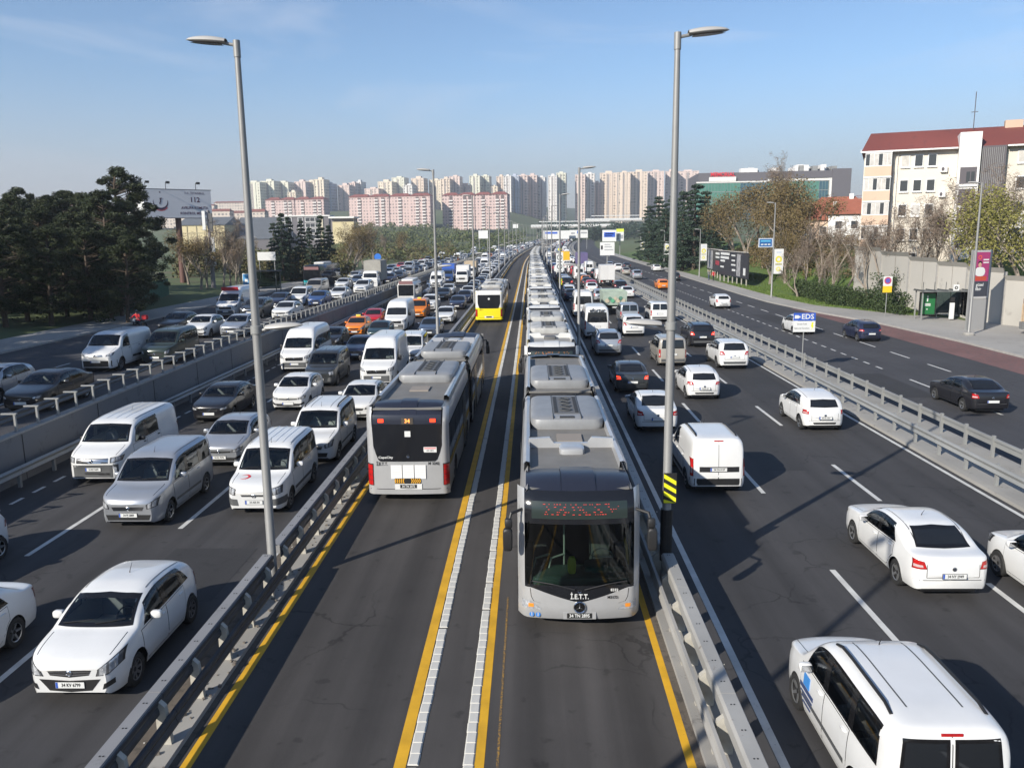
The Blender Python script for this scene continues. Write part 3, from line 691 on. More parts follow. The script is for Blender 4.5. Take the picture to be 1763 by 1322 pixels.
def make_car(sp, lod=0):
    """returns the list of parts of one vehicle kind"""
    b = Body(sp, fine=lod < 2 and not (lod == 1 and False)); L, W, H = b.L, b.W, b.H; hw = W/2; parts = []; kill = []
    def glass_poly(bot, top, n=16):
        A = [lin([(p[2], p[k]) for p in bot]) for k in (0, 1)]; B = [lin([(p[2], p[k]) for p in top]) for k in (0, 1)]; T = np.linspace(0, 1, n)
        return [(A[0](t), A[1](t)) for t in T]+[(B[0](t), B[1](t)) for t in T[::-1]]
    gm = [GLASS if lod == 0 else GLASS_D, FRIT]
    # windscreen and rear window
    s0, s1 = sp['ws']; z0, z1 = b.top(s0)+.015, b.top(s1-.10)
    def wsw(z, sa, sb):       # half width of the glass at height z
        f = (z-z0)/(z1-z0); s = sa+(sb-sa)*f; zs = min(b.sh(s), b.top(s)); Hg = H-b.sh(L*.5)
        return hw*.965*b.hw(s)*(1-b.tum*max(0, z-zs)/Hg)*(sp.get('wsw', .885)-.02-.05*f*f)
    bt = [(-wsw(z0, s0, s1), z0), (-wsw(z0, s0, s1)*.5, z0-.0), (0, z0-.0), (wsw(z0, s0, s1)*.5, z0), (wsw(z0, s0, s1), z0)]
    tp_ = [(-wsw(z1, s0, s1), z1-.035), (-wsw(z1, s0, s1)*.8, z1-.012), (0, z1+.004), (wsw(z1, s0, s1)*.8, z1-.012), (wsw(z1, s0, s1), z1-.035)]
    parts.append(('windscreen', b.patch('F', poly(bt), poly(tp_), 12, 9, .004, .055), gm)); kill.append(('F', glass_poly(poly(bt), poly(tp_))))
    if sp.get('rw'):
        za, zb, wa, wb = sp['rw']; bt = [(-wa*hw, za), (0, za-.01), (wa*hw, za)]; tp_ = [(-wb*hw, zb), (0, zb+.02), (wb*hw, zb)]
        halves = [(bt, tp_)] if not sp.get('split') else [([(-wa*hw, za), (-.03, za)], [(-wb*hw, zb), (-.03, zb)]), ([(.03, za), (wa*hw, za)], [(.03, zb), (wb*hw, zb)])]
        for q, (bt, tp_) in enumerate(halves):
            parts.append(('rear_window', b.patch('B', poly(bt), poly(tp_), 10, 6, .005, .05), [GLASS_D if sp.get('darkrear', True) else gm[0], FRIT]))
            if lod == 0: kill.append(('B', glass_poly(poly(bt), poly(tp_)))) if not sp.get('darkrear', True) else None
    # side windows
    wt = sp.get('wtop', .86)
    for (a0, a1, c0, c1) in sp['sw']:
        zlo = lambda s: b.sh(s)+.03
        zhi = lambda s: max(zlo(s)+.02, b.sh(s)+(b.top(s)-b.sh(s))*wt-.015)
        bt = [(a0+(a1-a0)*t, zlo(a0+(a1-a0)*t)) for t in np.linspace(0, 1, 6)]; tp_ = [(c0+(c1-c0)*t, zhi(c0+(c1-c0)*t)) for t in np.linspace(0, 1, 8)]
        for mir in (False, True): parts.append(('side_window', b.patch('R', ends(bt), ends(tp_), 10, 5, .004, .04, mirror=mir), gm))
        kill.append(('R', glass_poly(ends(bt), ends(tp_))))
    if lod < 2 and sp.get('dlo', True):
        a0, a1 = sp['sw'][0][0], sp['sw'][-1][1]; c0, c1 = sp['sw'][0][2], sp['sw'][-1][3]; zlo = lambda s: b.sh(s)+.03; zhi = lambda s: max(zlo(s)+.02, b.sh(s)+(b.top(s)-b.sh(s))*wt-.015)
        for (u, v) in zip(sp['sw'], sp['sw'][1:]):
            q0, q1, r0, r1 = u[1]-.05, v[0]+.05, u[3]-.05, v[2]+.05
            for mir in (False, True): parts.append(('pillar_trim', b.patch('R', ends([(q0, zlo(q0)), (q1, zlo(q1))]), ends([(r0, zhi(r0)), (r1, zhi(r1))]), 3, 6, .0075, mirror=mir), [FRIT]))
    # body, with the glazed openings cut out when the inside can be seen
    bmm = bmesh.new(); bmm.from_mesh(b.me)
    if lod == 0:
        dead = []
        for f in bmm.faces:
            if len(f.verts) > 4: continue
            for pr, pl in kill:
                nn = f.normal
                if pr == 'F' and (nn.y < .15 or f.calc_center_median().y < -L*.1): continue
                if pr == 'B' and (nn.y > -.15 or f.calc_center_median().y > -L*.1): continue
                if pr == 'R' and abs(nn.x) < .45: continue
                q = [(v.co.x, v.co.z) if pr in 'FB' else (L/2-v.co.y, v.co.z) for v in f.verts]
                if all(inpoly(p, pl) for p in q): dead.append(f); break
        bmesh.ops.delete(bmm, geom=dead, context='FACES')
    bme = bpy.data.meshes.new('body'); bmm.to_mesh(bme); bmm.free()
    bme.polygons.foreach_set('use_smooth', [True]*len(bme.polygons)); bme.set_sharp_from_angle(angle=R(38)); bme.materials.append(PAINT)
    P = [Part('body', bme)]
    # lamps, grille, bumper trim (front), in fractions of the half width and in metres of height
    sx = lambda lst: poly([(x*hw, z) for x, z in lst])
    for mir in (False, True):
        h = sp['head']; parts.append(('headlight', b.patch('F', sx(h[0]), sx(h[1]), 11, 6, .006, .018, mirror=mir, rowmat=(lambda i, j: 0 if (2 <= i <= 4 and 1 <= j <= 4) or 6 <= i <= 8 else 2)), [LAMP, BLACKM, LAMPD]))
        h = sp['tailp']; parts.append(('taillight', b.patch('B', sx(h[0]), sx(h[1]), 6, 8, .008, .012, mirror=mir, rowmat=(lambda i, j: 2 if 2 <= j <= 3 and 1 < i < 5 else 0)), [TAIL, TAILD, CLEAR]))
    for (bt, tp_, nr, mm) in sp.get('grilles', []):
        parts.append(('grille', b.patch('F', sx(bt), sx(tp_), 14, nr, .006, rowmat=(lambda i, j: j % 2) if mm is CHROME else None), [BLACKM, CHROME] if mm is CHROME else [mm]))
    for (pr, bt, tp_, mm, nm) in sp.get('trims', []):
        if pr == 'R':
            for mir in (False, True): parts.append((nm, b.patch('R', poly(bt), poly(tp_), 16, 2, .008, mirror=mir), [mm]))
        else: parts.append((nm, b.patch(pr, sx(bt), sx(tp_), 14, 4, .007), [mm]))
    # underbody
    ub = MB(); ub.bbox(-hw+.26, hw-.26, -L/2+.22, L/2-.25, .17, .60); ub.bbox(-hw+.12, hw-.12, -L/2+sp['wheels'][0]*0+(L-sp['wheels'][1])+b.Ra+.02, L/2-sp['wheels'][0]-b.Ra-.02, .17, .52)
    if lod < 2:
        P.append(Part('underbody', mkmesh(ub, 'underbody', BLACKM, None)))
    ME = {}
    for nm, mbx, ms in parts: P.append(Part(nm, mkmesh(mbx, nm, ms, 40)))
    # wheels
    tm, rmm = wheel_parts(sp['r'], .21, sp.get('rim', 'alloy'))
    for xw in sp['wheels']:
        for sgn in (1, -1): P.append(Part('wheel', tm, (sgn*(hw-.125), L/2-xw, sp['r']), (0, 0, 0 if sgn > 0 else math.pi), None, [Part('rim', rmm)]))
    if lod == 2: return P, b, ub
    # mirrors
    ms_ = sp.get('mir', (sp['sw'][0][0]+.28, .21, .15)); sm = ms_[0]; pz = b.sh(sm)+.06; p, nn = b.hit('R', sm, pz)
    for sgn in (1, -1):
        m = MB(); superell(m, (sgn*(p.x+.13), p.y, pz+.06), (ms_[1], .13, ms_[2]), .5, .5, 12, 8); m.bbox(*sorted((sgn*(p.x-.02), sgn*(p.x+.08))), p.y-.03, p.y+.03, pz-.02, pz+.03, 1)
        gl = MB(); gl.box((sgn*(p.x+.13), p.y-.068, pz+.06), (ms_[1]*.8, .006, ms_[2]*.75))
        P.append(Part('wing_mirror', mkmesh(m, 'wing_mirror', [PAINT if sp.get('mirpaint', True) else BLACKM, BLACKM]), kids=[Part('mirror_glass', mkmesh(gl, 'mirror_glass', CHROME, None))]))
    # plates
    for nm, pr, zc, wdt in (('front_plate', 'F', sp['fp'], .52), ('rear_plate', 'B', sp['rp'], .52)):
        p, nn = b.hit(pr, 0, zc); pl = MB(); sg = 1 if pr == 'F' else -1
        pl.bbox(-.268, .268, -.006, .006, -.064, .064, 2); pl.bbox(-.26, .26, -.008, .008, -.057, .057, 0); pl.bbox(-.257, -.215, -.0095, .0095, -.054, .054, 1); pl.bbox(.245, .257, -.0095, .0095, -.054, .054, 0)
        P.append(Part(nm, mkmesh(pl, nm, [PLATEW, PLATEB, FRIT], None), (0, p.y+sg*.016, zc), (0, 0, math.pi if pr == 'F' else 0)))
    if lod == 1: return P, b, ub
    # doors with their seams and handles, bonnet seam
    for (d0, d1) in sp['doors']:
        zl = lambda s: b.bot(s)+.10; zh = lambda s: b.sh(s)-.01
        r0, r1 = d0, d1
        def dz(s):
            z = b.bot(s)+.09
            for xw in sp['wheels']:
                d = abs(s-xw)
                if d < b.Ra+.05: z = max(z, sp['r']+math.sqrt(max(0, (b.Ra+.05)**2-d*d)))
            return z
        T = np.linspace(0, 1, 9)
        for mir in (False, True):
            o1 = b.patch('R', ends([(d0-.012+(d1-d0+.024)*t, dz(d0+(d1-d0)*t)-.012) for t in T]), ends([(d0-.012+(d1-d0+.024)*t, zh(d0+(d1-d0)*t)+.01) for t in T]), 12, 6, .0015, mirror=mir)
            nf = len(o1.f)
            b.patch('R', ends([(d0+(d1-d0)*t, dz(d0+(d1-d0)*t)) for t in T]), ends([(d0+(d1-d0)*t, zh(d0+(d1-d0)*t)) for t in T]), 12, 6, .004, mirror=mir, mb=o1)
            for k in range(nf): o1.m[k] = 1
            hs = d1-.17; hp, hn = b.hit('R', hs, b.sh(hs)-.10); hb = MB(); superell(hb, ((-1 if mir else 1)*(hp.x+.012), hp.y, hp.z), (.05, .17, .035), .6, .6, 10, 6)
            P.append(Part('door', mkmesh(o1, 'door', [PAINT, FRIT], 40), kids=[Part('door_handle', mkmesh(hb, 'door_handle', PAINT if sp.get('mirpaint', True) else BLACKM))]))
    if sp.get('bonnet', True):
        s_e = s0-.03
        for sgn in (1, -1):
            sb = MB(); row = []
            for t in np.linspace(.12, 1, 10):
                s = .18+(s_e-.18)*t*.98; x = sgn*hw*b.hw(s)*.80; p, nn = b.hit('T', x, s); p = p+nn*.002
                row.append([(p.x-.007, p.y, p.z), (p.x+.007, p.y, p.z)])
            sb.grid(row); P.append(Part('bonnet_seam', mkmesh(sb, 'bonnet_seam', FRIT, None)))
    rs0, rs1 = s1+.10, sp.get('roofend', L-.62)
    for sgn in (1, -1):
        q = MB(); row = []
        for t in np.linspace(0, 1, 12):
            s = rs0+(rs1-rs0)*t; x = sgn*hw*b.hw(s)*sp.get('seamx', .72); p, nn = b.hit('T', x, s); p = p+nn*.003; row.append([(p.x-.012, p.y, p.z), (p.x+.012, p.y, p.z)])
        q.grid(row); P.append(Part('roof_seam', mkmesh(q, 'roof_seam', PLASTIC if sp.get('darkseam', True) else FRIT, None)))
    if sp.get('boot'):
        za, xw_ = sp['boot']; q = MB()
        for sgn in (1, -1): q.grid([[tuple(b.hit('B', sgn*(xw_*hw+dx), z)[0]+Vector((0, -.003, 0))) for dx in (-.006, .006)] for z in np.linspace(za, za+.30, 8)])
        q.grid([[tuple(b.hit('B', x, za+dz)[0]+Vector((0, -.003, 0))) for dz in (-.006, .006)] for x in np.linspace(-xw_*hw, xw_*hw, 16)]); P.append(Part('boot_seam', mkmesh(q, 'boot_seam', FRIT, None)))
        p, nn = b.hit('B', 0, za+.22); q = MB(); q.lathe([(.05, 0), (.05, -.012), (.035, -.016), (.03, -.006), (0, -.006)], 14, axis='Y'); P.append(Part('rear_emblem', mkmesh(q, 'rear_emblem', CHROME), (0, p.y, za+.22)))
        q = MB(); row = []
        for x in np.linspace(-.93*hw, .93*hw, 18): row.append([tuple(b.hit('B', x, .50+dz)[0]+Vector((0, -.004, 0))) for dz in (-.008, .008)])
        q.grid(row); P.append(Part('bumper_crease', mkmesh(q, 'bumper_crease', PLASTIC, None)))
    # wipers
    for x0_, x1_ in ((-.55, -.02), (.05, .60)):
        wi = MB(); pts = []
        for t in np.linspace(0, 1, 6):
            x = (x0_+(x1_-x0_)*t)*hw/.87; z = z0+.035+.05*(1-t); p, nn = b.hit('F', x, z); pts.append(p+nn*.022)
        wi.tube(pts, .009, 5); P.append(Part('wiper', mkmesh(wi, 'wiper', BLACKM, None)))
    # cabin
    sc = s1+.05
    for sgn in (1, -1):
        m = MB(); superell(m, (0, 0, .62), (.48, .50, .18), .4, .4, 12, 6); superell(m, (0, -.24, .88), (.46, .16, .62), .4, .4, 12, 6); superell(m, (0, -.27, 1.24), (.24, .11, .20), .5, .5, 10, 6)
        P.append(Part('seat', mkmesh(m, 'seat', sp.get('seatmat', SEATM)), (sgn*W*.2, L/2-(s1+.25), sp.get('seatz', 0)), (.12, 0, 0)))
    if sp.get('rearseat', True):
        m = MB(); superell(m, (0, 0, .60), (W*.72, .5, .18), .3, .3, 12, 6); superell(m, (0, -.24, .88), (W*.72, .16, .56), .3, .3, 12, 6)
        P.append(Part('rear_seat', mkmesh(m, 'rear_seat', SEATM), (0, L/2-(s1+1.1), sp.get('seatz', 0)), (.15, 0, 0)))
    m = MB(); superell(m, (0, 0, 0), (W*.80, .42, .26), .4, .3, 14, 6); superell(m, (-W*.2, -.02, .12), (.36, .2, .10), .6, .6, 10, 6)
    P.append(Part('dashboard', mkmesh(m, 'dashboard', PLASTIC), (0, L/2-s0-.34, z0-.19)))
    m = MB(); m.lathe([(.175, 0), (.19, .012), (.205, 0), (.19, -.012), (.175, 0)], 18, axis='Y'); m.box((0, 0, 0), (.36, .02, .05)); m.box((0, 0, -.06), (.05, .02, .16))
    P.append(Part('steering_wheel', mkmesh(m, 'steering_wheel', BLACKM), (-W*.2, L/2-s0-.62, z0-.06), (.5, 0, 0)))
    if sp.get('antenna', True):
        sa = sp.get('ant', L*.62); p, nn = b.hit('T', 0, sa); m = MB(); m.tube([p-nn*.01, p+nn*.03+Vector((0, -.01, 0)), p+nn*.16+Vector((0, -.12, 0))], [.016, .008, .004], 6)
        P.append(Part('antenna', mkmesh(m, 'antenna', BLACKM, None)))
    if sp.get('rails'):
        ra, rb_ = sp['rails']
        for sgn in (1, -1):
            pts = []
            for t in np.linspace(0, 1, 10):
                s = ra+(rb_-ra)*t; p, nn = b.hit('T', sgn*hw*.70, s); pts.append(p+Vector((0, 0, .045 if 0 < t < 1 else .0)))
            m = MB(); m.tube(pts, .026, 6); P.append(Part('roof_rail', mkmesh(m, 'roof_rail', BLACKM)))
    if sp.get('emblem', True):
        p, nn = b.hit('F', 0, sp.get('embz', .66)); m = MB(); m.lathe([(.06, 0), (.06, .02), (.045, .028), (.04, .012), (0, .012)], 16, axis='Y')
        P.append(Part('emblem', mkmesh(m, 'emblem', CHROME), (0, p.y, sp.get('embz', .66))))
    if sp.get('ribs'):
        ra, rb_, nr = sp['ribs']; m = MB()
        for k in range(nr):
            x = hw*.68*(2*k/(nr-1)-1); row = []
            for t in np.linspace(0, 1, 8):
                s = ra+(rb_-ra)*t; row.append([b.hit('T', x+dx, s)[0]+Vector((0, 0, dz_)) for dx, dz_ in ((-.03, 0), (-.015, .014), (.015, .014), (.03, 0))])
            m.grid(row)
        P.append(Part('roof_ribs', mkmesh(m, 'roof_ribs', PAINT)))
    if sp.get('hibrake'):
        p, nn = b.hit('B', 0, sp['hibrake']); m = MB(); m.box((0, p.y-.01, sp['hibrake']), (.28, .02, .035)); P.append(Part('high_brake_lamp', mkmesh(m, 'high_brake_lamp', TAIL, None)))
    if sp.get('split'):
        m = MB(); row = [];
        for z in np.linspace(.48, H-.12, 12): p, nn = b.hit('B', 0, z); row.append([(p.x-.006, p.y-.004, p.z), (p.x+.006, p.y-.004, p.z)])
        m.grid(row); P.append(Part('rear_door_seam', mkmesh(m, 'rear_door_seam', FRIT, None)))
    return P, b, ub

def joined(sp):
    """one light mesh for a vehicle too far away to show its parts"""
    P, b, ub = make_car(sp, 2); mats = []; V = []; F = []; MI = []
    def put(me, off, m4=None):
        o = len(V); V.extend([tuple((m4 @ v.co) if m4 else (v.co.x+off[0], v.co.y+off[1], v.co.z+off[2])) for v in me.vertices])
        for p in me.polygons:
            m = me.materials[p.material_index] if p.material_index < len(me.materials) else me.materials[0]
            if m not in mats: mats.append(m)
            F.append(tuple(i+o for i in p.vertices)); MI.append(mats.index(m))
    for p in P:
        if p.name == 'wheel':
            t = MB(); t.lathe([(0, -.1), (sp['r'], -.1), (sp['r'], .1), (0, .1)], 10, axis='X'); me = mkmesh(t, 'w', TYRE, None); put(me, p.loc)
            t = MB(); t.lathe([(0, .104), (sp['r']*.6, .104)], 10, axis='X'); me = mkmesh(t, 'w', RIMM, None); sg = 1 if p.loc[0] > 0 else -1; put(me, (p.loc[0] if sg > 0 else p.loc[0]-.208, p.loc[1], p.loc[2]))
        else: put(p.mesh, (0, 0, 0))
    me = mkmesh(ub, 'u', BLACKM, None); put(me, (0, 0, 0))
    t = MB(); p, nn = b.hit('F', 0, sp['fp']); t.box((0, p.y+.01, sp['fp']), (.52, .01, .11)); p, nn = b.hit('B', 0, sp['rp']); t.box((0, p.y-.012, sp['rp']), (.52, .01, .11)); put(mkmesh(t, 'p', PLATEW, None), (0, 0, 0))
    me = bpy.data.meshes.new('vehicle'); me.from_pydata(V, [], F); me.polygons.foreach_set('material_index', MI); me.polygons.foreach_set('use_smooth', [True]*len(F)); me.set_sharp_from_angle(angle=R(40))
    for m in mats: me.materials.append(m)
    return me

# ---- the kinds of car and van
def SP(**k): return k
KIND = {}
KIND['hatchback'] = SP(L=3.98, W=1.74, H=1.52, r=.31, R=.365, wheels=(.80, 3.30), ws=(.92, 1.78), rw=(1.04, 1.305, .68, .59), wsw=.90, bowr=.16, tail=(.97, .91, .82, .72), tum=.13,
    top=[(0, .74), (.02, .80), (.06, .845), (.3, .935), (.7, 1.015), (.92, 1.05), (1.2, 1.22), (1.5, 1.375), (1.8, 1.47), (2.15, 1.515), (2.6, 1.50), (3.0, 1.45), (3.35, 1.385), (3.55, 1.32), (3.70, 1.18), (3.82, 1.03), (3.90, .94), (3.955, .82), (3.98, .62)],
    sh=[(0, .66), (.1, .80), (.5, .89), (1.0, .94), (2, .965), (3, 1.005), (3.5, 1.01), (3.78, .95), (3.93, .80), (3.98, .6)],
    sw=[(1.22, 2.10, 1.50, 2.10), (2.18, 2.92, 2.18, 2.84), (2.98, 3.26, 2.90, 2.98)], doors=[(1.10, 2.12), (2.14, 2.96)],
    head=([(.54, .58), (.78, .60), (.95, .72)], [(.60, .72), (.80, .84), (.94, .93)]), tailp=([(.70, .70), (.94, .72)], [(.74, .95), (.90, 1.02)]),
    grilles=[([(-.40, .60), (0, .56), (.40, .60)], [(-.46, .70), (0, .69), (.46, .70)], 5, CHROME), ([(-.44, .31), (0, .28), (.44, .31)], [(-.64, .53), (0, .50), (.64, .53)], 3, BLACKM)],
    trims=[('F', [(.66, .33), (.86, .40)], [(.70, .44), (.86, .50)], BLACKM, 'fog_recess'), ('F', [(-.86, .40), (-.66, .33)], [(-.86, .50), (-.70, .44)], BLACKM, 'fog_recess'), ('B', [(-.5, .34), (.5, .34)], [(-.55, .42), (.55, .42)], BLACKM, 'rear_valance')], fp=.42, rp=.62, embz=.64, rim='steel', boot=(.50, .62), seamx=.68)
K = dict(KIND['hatchback']); K.update(rim='alloy', rw=(1.03, 1.30, .66, .59), tailp=([(.60, .80), (.95, .78)], [(.66, .93), (.90, .95)]), wtop=.84,
    grilles=[([(-.5, .60), (0, .58), (.5, .60)], [(-.52, .66), (0, .65), (.52, .66)], 3, BLACKM), ([(-.62, .30), (0, .28), (.62, .30)], [(-.70, .42), (0, .42), (.70, .42)], 3, BLACKM)],
    head=([(.54, .60), (.90, .64)], [(.56, .70), (.92, .78)])); KIND['supermini'] = K
K = dict(K); K.update(tailp=([(.74, .76), (.95, .76)], [(.74, .93), (.93, .93)])); KIND['hot_hatch'] = K
KIND['sedan'] = SP(L=4.45, W=1.75, H=1.46, r=.31, R=.36, wheels=(.86, 3.48), ws=(1.15, 2.08), rw=(1.08, 1.375, .70, .60), wsw=.90, bowr=.12,
    top=[(0, .69), (.02, .755), (.06, .80), (.35, .885), (.9, .965), (1.15, 1.0), (1.45, 1.13), (1.8, 1.31), (2.1, 1.41), (2.5, 1.455), (3.0, 1.44), (3.35, 1.37), (3.65, 1.225), (3.9, 1.085), (4.0, 1.06), (4.3, 1.035), (4.39, 1.0), (4.43, .86), (4.45, .6)],
    sh=[(0, .58), (.1, .74), (.5, .83), (1.1, .89), (2.2, .925), (3.2, .965), (3.9, .985), (4.3, .965), (4.42, .8), (4.45, .58)],
    sw=[(1.50, 2.42, 1.80, 2.42), (2.50, 3.36, 2.50, 3.06)], doors=[(1.34, 2.45), (2.47, 3.30)],
    head=([(.56, .60), (.90, .63)], [(.58, .69), (.93, .78)]), tailp=([(.66, .76), (.95, .74)], [(.72, .92), (.93, .96)]),
    grilles=[([(-.44, .56), (0, .54), (.44, .56)], [(-.5, .655), (0, .66), (.5, .655)], 5, CHROME), ([(-.6, .29), (0, .27), (.6, .29)], [(-.68, .40), (0, .40), (.68, .40)], 3, BLACKM)],
    trims=[], fp=.45, rp=.62, embz=.61, boot=(.56, .66), seamx=.66)
KIND['suv'] = SP(L=4.5, W=1.85, H=1.69, r=.35, R=.42, sill=.30, wheels=(.90, 3.55), ws=(1.15, 2.12), rw=(1.18, 1.56, .72, .62), wsw=.90,
    top=[(0, .70), (.02, .82), (.1, .92), (.35, 1.01), (.95, 1.09), (1.15, 1.13), (1.5, 1.33), (1.85, 1.52), (2.2, 1.635), (2.7, 1.69), (3.4, 1.67), (4.02, 1.61), (4.18, 1.52), (4.32, 1.24), (4.40, 1.10), (4.46, .96), (4.5, .7)],
    sh=[(0, .66), (.1, .82), (.5, .95), (1.1, 1.02), (2.2, 1.07), (3.4, 1.12), (4.1, 1.15), (4.4, 1.02), (4.47, .9), (4.5, .68)],
    sw=[(1.50, 2.42, 1.80, 2.42), (2.50, 3.32, 2.50, 3.30), (3.38, 3.90, 3.36, 3.72)], doors=[(1.34, 2.45), (2.47, 3.30)],
    head=([(.58, .80), (.90, .84)], [(.60, .90), (.92, .97)]), tailp=([(.62, .92), (.94, .90)], [(.72, 1.10), (.90, 1.14)]),
    grilles=[([(-.46, .68), (.46, .68)], [(-.52, .86), (.52, .86)], 5, CHROME), ([(-.6, .36), (.6, .36)], [(-.68, .52), (.68, .52)], 3, BLACKM)],
    trims=[('B', [(-.7, .36), (.7, .36)], [(-.72, .50), (.72, .50)], PLASTIC, 'rear_valance'), ('R', [(1.35, .30), (3.1, .30)], [(1.35, .40), (3.1, .40)], PLASTIC, 'sill_trim')], fp=.58, rp=.78, embz=.78, rails=(1.95, 3.95), boot=(.62, .64))
KIND['minivan'] = SP(L=4.4, W=1.80, H=1.84, r=.32, R=.385, n=7, tum=.07, wheels=(.86, 3.55), ws=(1.02, 1.80), rw=(1.16, 1.69, .76, .70), wsw=.92, bow=.2, bowr=.05,
    top=[(0, .78), (.03, .86), (.1, .94), (.4, 1.03), (.85, 1.09), (1.0, 1.14), (1.25, 1.36), (1.55, 1.60), (1.8, 1.75), (2.1, 1.815), (2.6, 1.84), (3.6, 1.84), (4.12, 1.81), (4.27, 1.74), (4.33, 1.4), (4.37, 1.0), (4.40, .6)],
    sh=[(0, .66), (.1, .84), (.5, .97), (1.0, 1.06), (2, 1.09), (4.2, 1.11), (4.36, .9), (4.4, .56)],
    sw=[(1.34, 2.16, 1.62, 2.16), (2.26, 3.16, 2.26, 3.16), (3.24, 4.05, 3.24, 4.0)], doors=[(1.18, 2.20), (2.22, 3.18)],
    head=([(.60, .62), (.88, .68)], [(.60, .76), (.92, .92)]), tailp=([(.83, .62), (.95, .62)], [(.83, 1.10), (.93, 1.10)]),
    grilles=[([(-.46, .58), (.46, .58)], [(-.52, .69), (.52, .69)], 5, CHROME), ([(-.66, .30), (.66, .30)], [(-.72, .46), (.72, .46)], 3, BLACKM)],
    trims=[('B', [(-.92, .34), (.92, .34)], [(-.92, .52), (.92, .52)], PLASTIC, 'rear_bumper'), ('R', [(1.28, .50), (3.1, .50)], [(1.28, .58), (3.1, .58)], PLASTIC, 'side_moulding')], fp=.45, rp=.80, embz=.64, split=True, hibrake=1.74, ant=2.0)
K = dict(KIND['minivan']); K.update(ribs=(2.0, 4.1, 6), rails=None, rim='steel', grilles=[([(-.40, .62), (.40, .62)], [(-.44, .68), (.44, .68)], 3, CHROME)],
    trims=[('F', [(-.97, .36), (-.52, .34)], [(-.97, .58), (-.56, .54)], PLASTIC, 'bumper_corner'), ('F', [(.52, .34), (.97, .36)], [(.56, .54), (.97, .58)], PLASTIC, 'bumper_corner'), ('B', [(-.92, .34), (.92, .34)], [(-.92, .52), (.92, .52)], PLASTIC, 'rear_bumper'), ('R', [(1.28, .48), (3.15, .48)], [(1.28, .58), (3.15, .58)], PLASTIC, 'side_moulding')],
    head=([(.62, .66), (.90, .70)], [(.56, .86), (.90, .93)])); KIND['crescent_van'] = K
K = dict(KIND['minivan']); K.update(rails=(1.95, 3.9), mirpaint=True, seamx=.42, darkseam=True); KIND['railed_van'] = K
K = dict(KIND['minivan']); K.update(sw=[(1.34, 2.16, 1.62, 2.16)], rw=None, rails=(2.1, 3.9), split=True, tailp=([(.86, .62), (.955, .62)], [(.86, 1.18), (.94, 1.18)]),
    trims=[('B', [(-.96, .33), (.96, .33)], [(-.96, .55), (.96, .55)], BLACKM, 'rear_bumper'), ('B', [(-.66, .76), (.72, .76)], [(-.66, .93), (.72, .93)], BLACKM, 'plate_strip'), ('R', [(1.28, .40), (3.15, .40)], [(1.28, .54), (3.15, .54)], BLACKM, 'side_moulding')], rearseat=False, rp=.845); KIND['cargo_van'] = K
KIND['van'] = SP(L=4.95, W=1.92, H=1.98, r=.34, R=.41, n=7, tum=.08, sill=.26, wheels=(.92, 3.95), ws=(.92, 1.62), rw=None, wsw=.92, bow=.2, bowr=.05,
    top=[(0, .82), (.03, .92), (.1, 1.0), (.35, 1.11), (.75, 1.22), (.9, 1.28), (1.1, 1.49), (1.35, 1.72), (1.6, 1.87), (1.9, 1.945), (2.5, 1.98), (4.4, 1.97), (4.78, 1.93), (4.87, 1.83), (4.91, 1.4), (4.95, .6)],
    sh=[(0, .62), (.1, .84), (.5, 1.04), (1.0, 1.18), (2, 1.20), (4.6, 1.22), (4.9, 1.0), (4.95, .58)],
    sw=[(1.26, 2.05, 1.50, 2.05), (2.2, 3.1, 2.2, 3.1)], doors=[(1.1, 2.10), (2.12, 3.2)],
    head=([(.62, .80), (.92, .84)], [(.62, .97), (.94, 1.0)]), tailp=([(.86, .70), (.955, .70)], [(.86, 1.2), (.94, 1.2)]),
    grilles=[([(-.56, .80), (.56, .80)], [(-.56, .96), (.56, .96)], 7, CHROME)], trims=[('F', [(-.96, .30), (.96, .30)], [(-.97, .74), (.97, .74)], PLASTIC, 'front_bumper'), ('F', [(-.6, .38), (.6, .38)], [(-.6, .46), (.6, .46)], BLACKM, 'air_intake'), ('B', [(-.92, .34), (.92, .34)], [(-.92, .55), (.92, .55)], PLASTIC, 'rear_bumper')],
    fp=.58, rp=.85, embz=.88, mirpaint=False, rim='steel', ribs=(1.9, 4.6, 5), rearseat=False, seatz=.25, wtop=.84)
K = dict(KIND['van']); K.update(sw=[(1.26, 2.05, 1.50, 2.05)], ribs=None, grilles=[([(-.45, .84), (0, .82), (.45, .84)], [(-.40, .93), (0, .94), (.40, .93)], 5, CHROME), ([(-.55, .46), (.55, .46)], [(-.62, .62), (.62, .62)], 5, BLACKM)],
    head=([(.58, .84), (.88, .90)], [(.62, .93), (.92, 1.06)]), trims=[('F', [(-.96, .30), (.96, .30)], [(-.97, .62), (.97, .62)], BLACKM, 'front_bumper'), ('R', [(2.2, .55), (3.5, .55)], [(2.2, .66), (3.5, .66)], BLACKM, 'side_moulding')]); KIND['panel_van'] = K
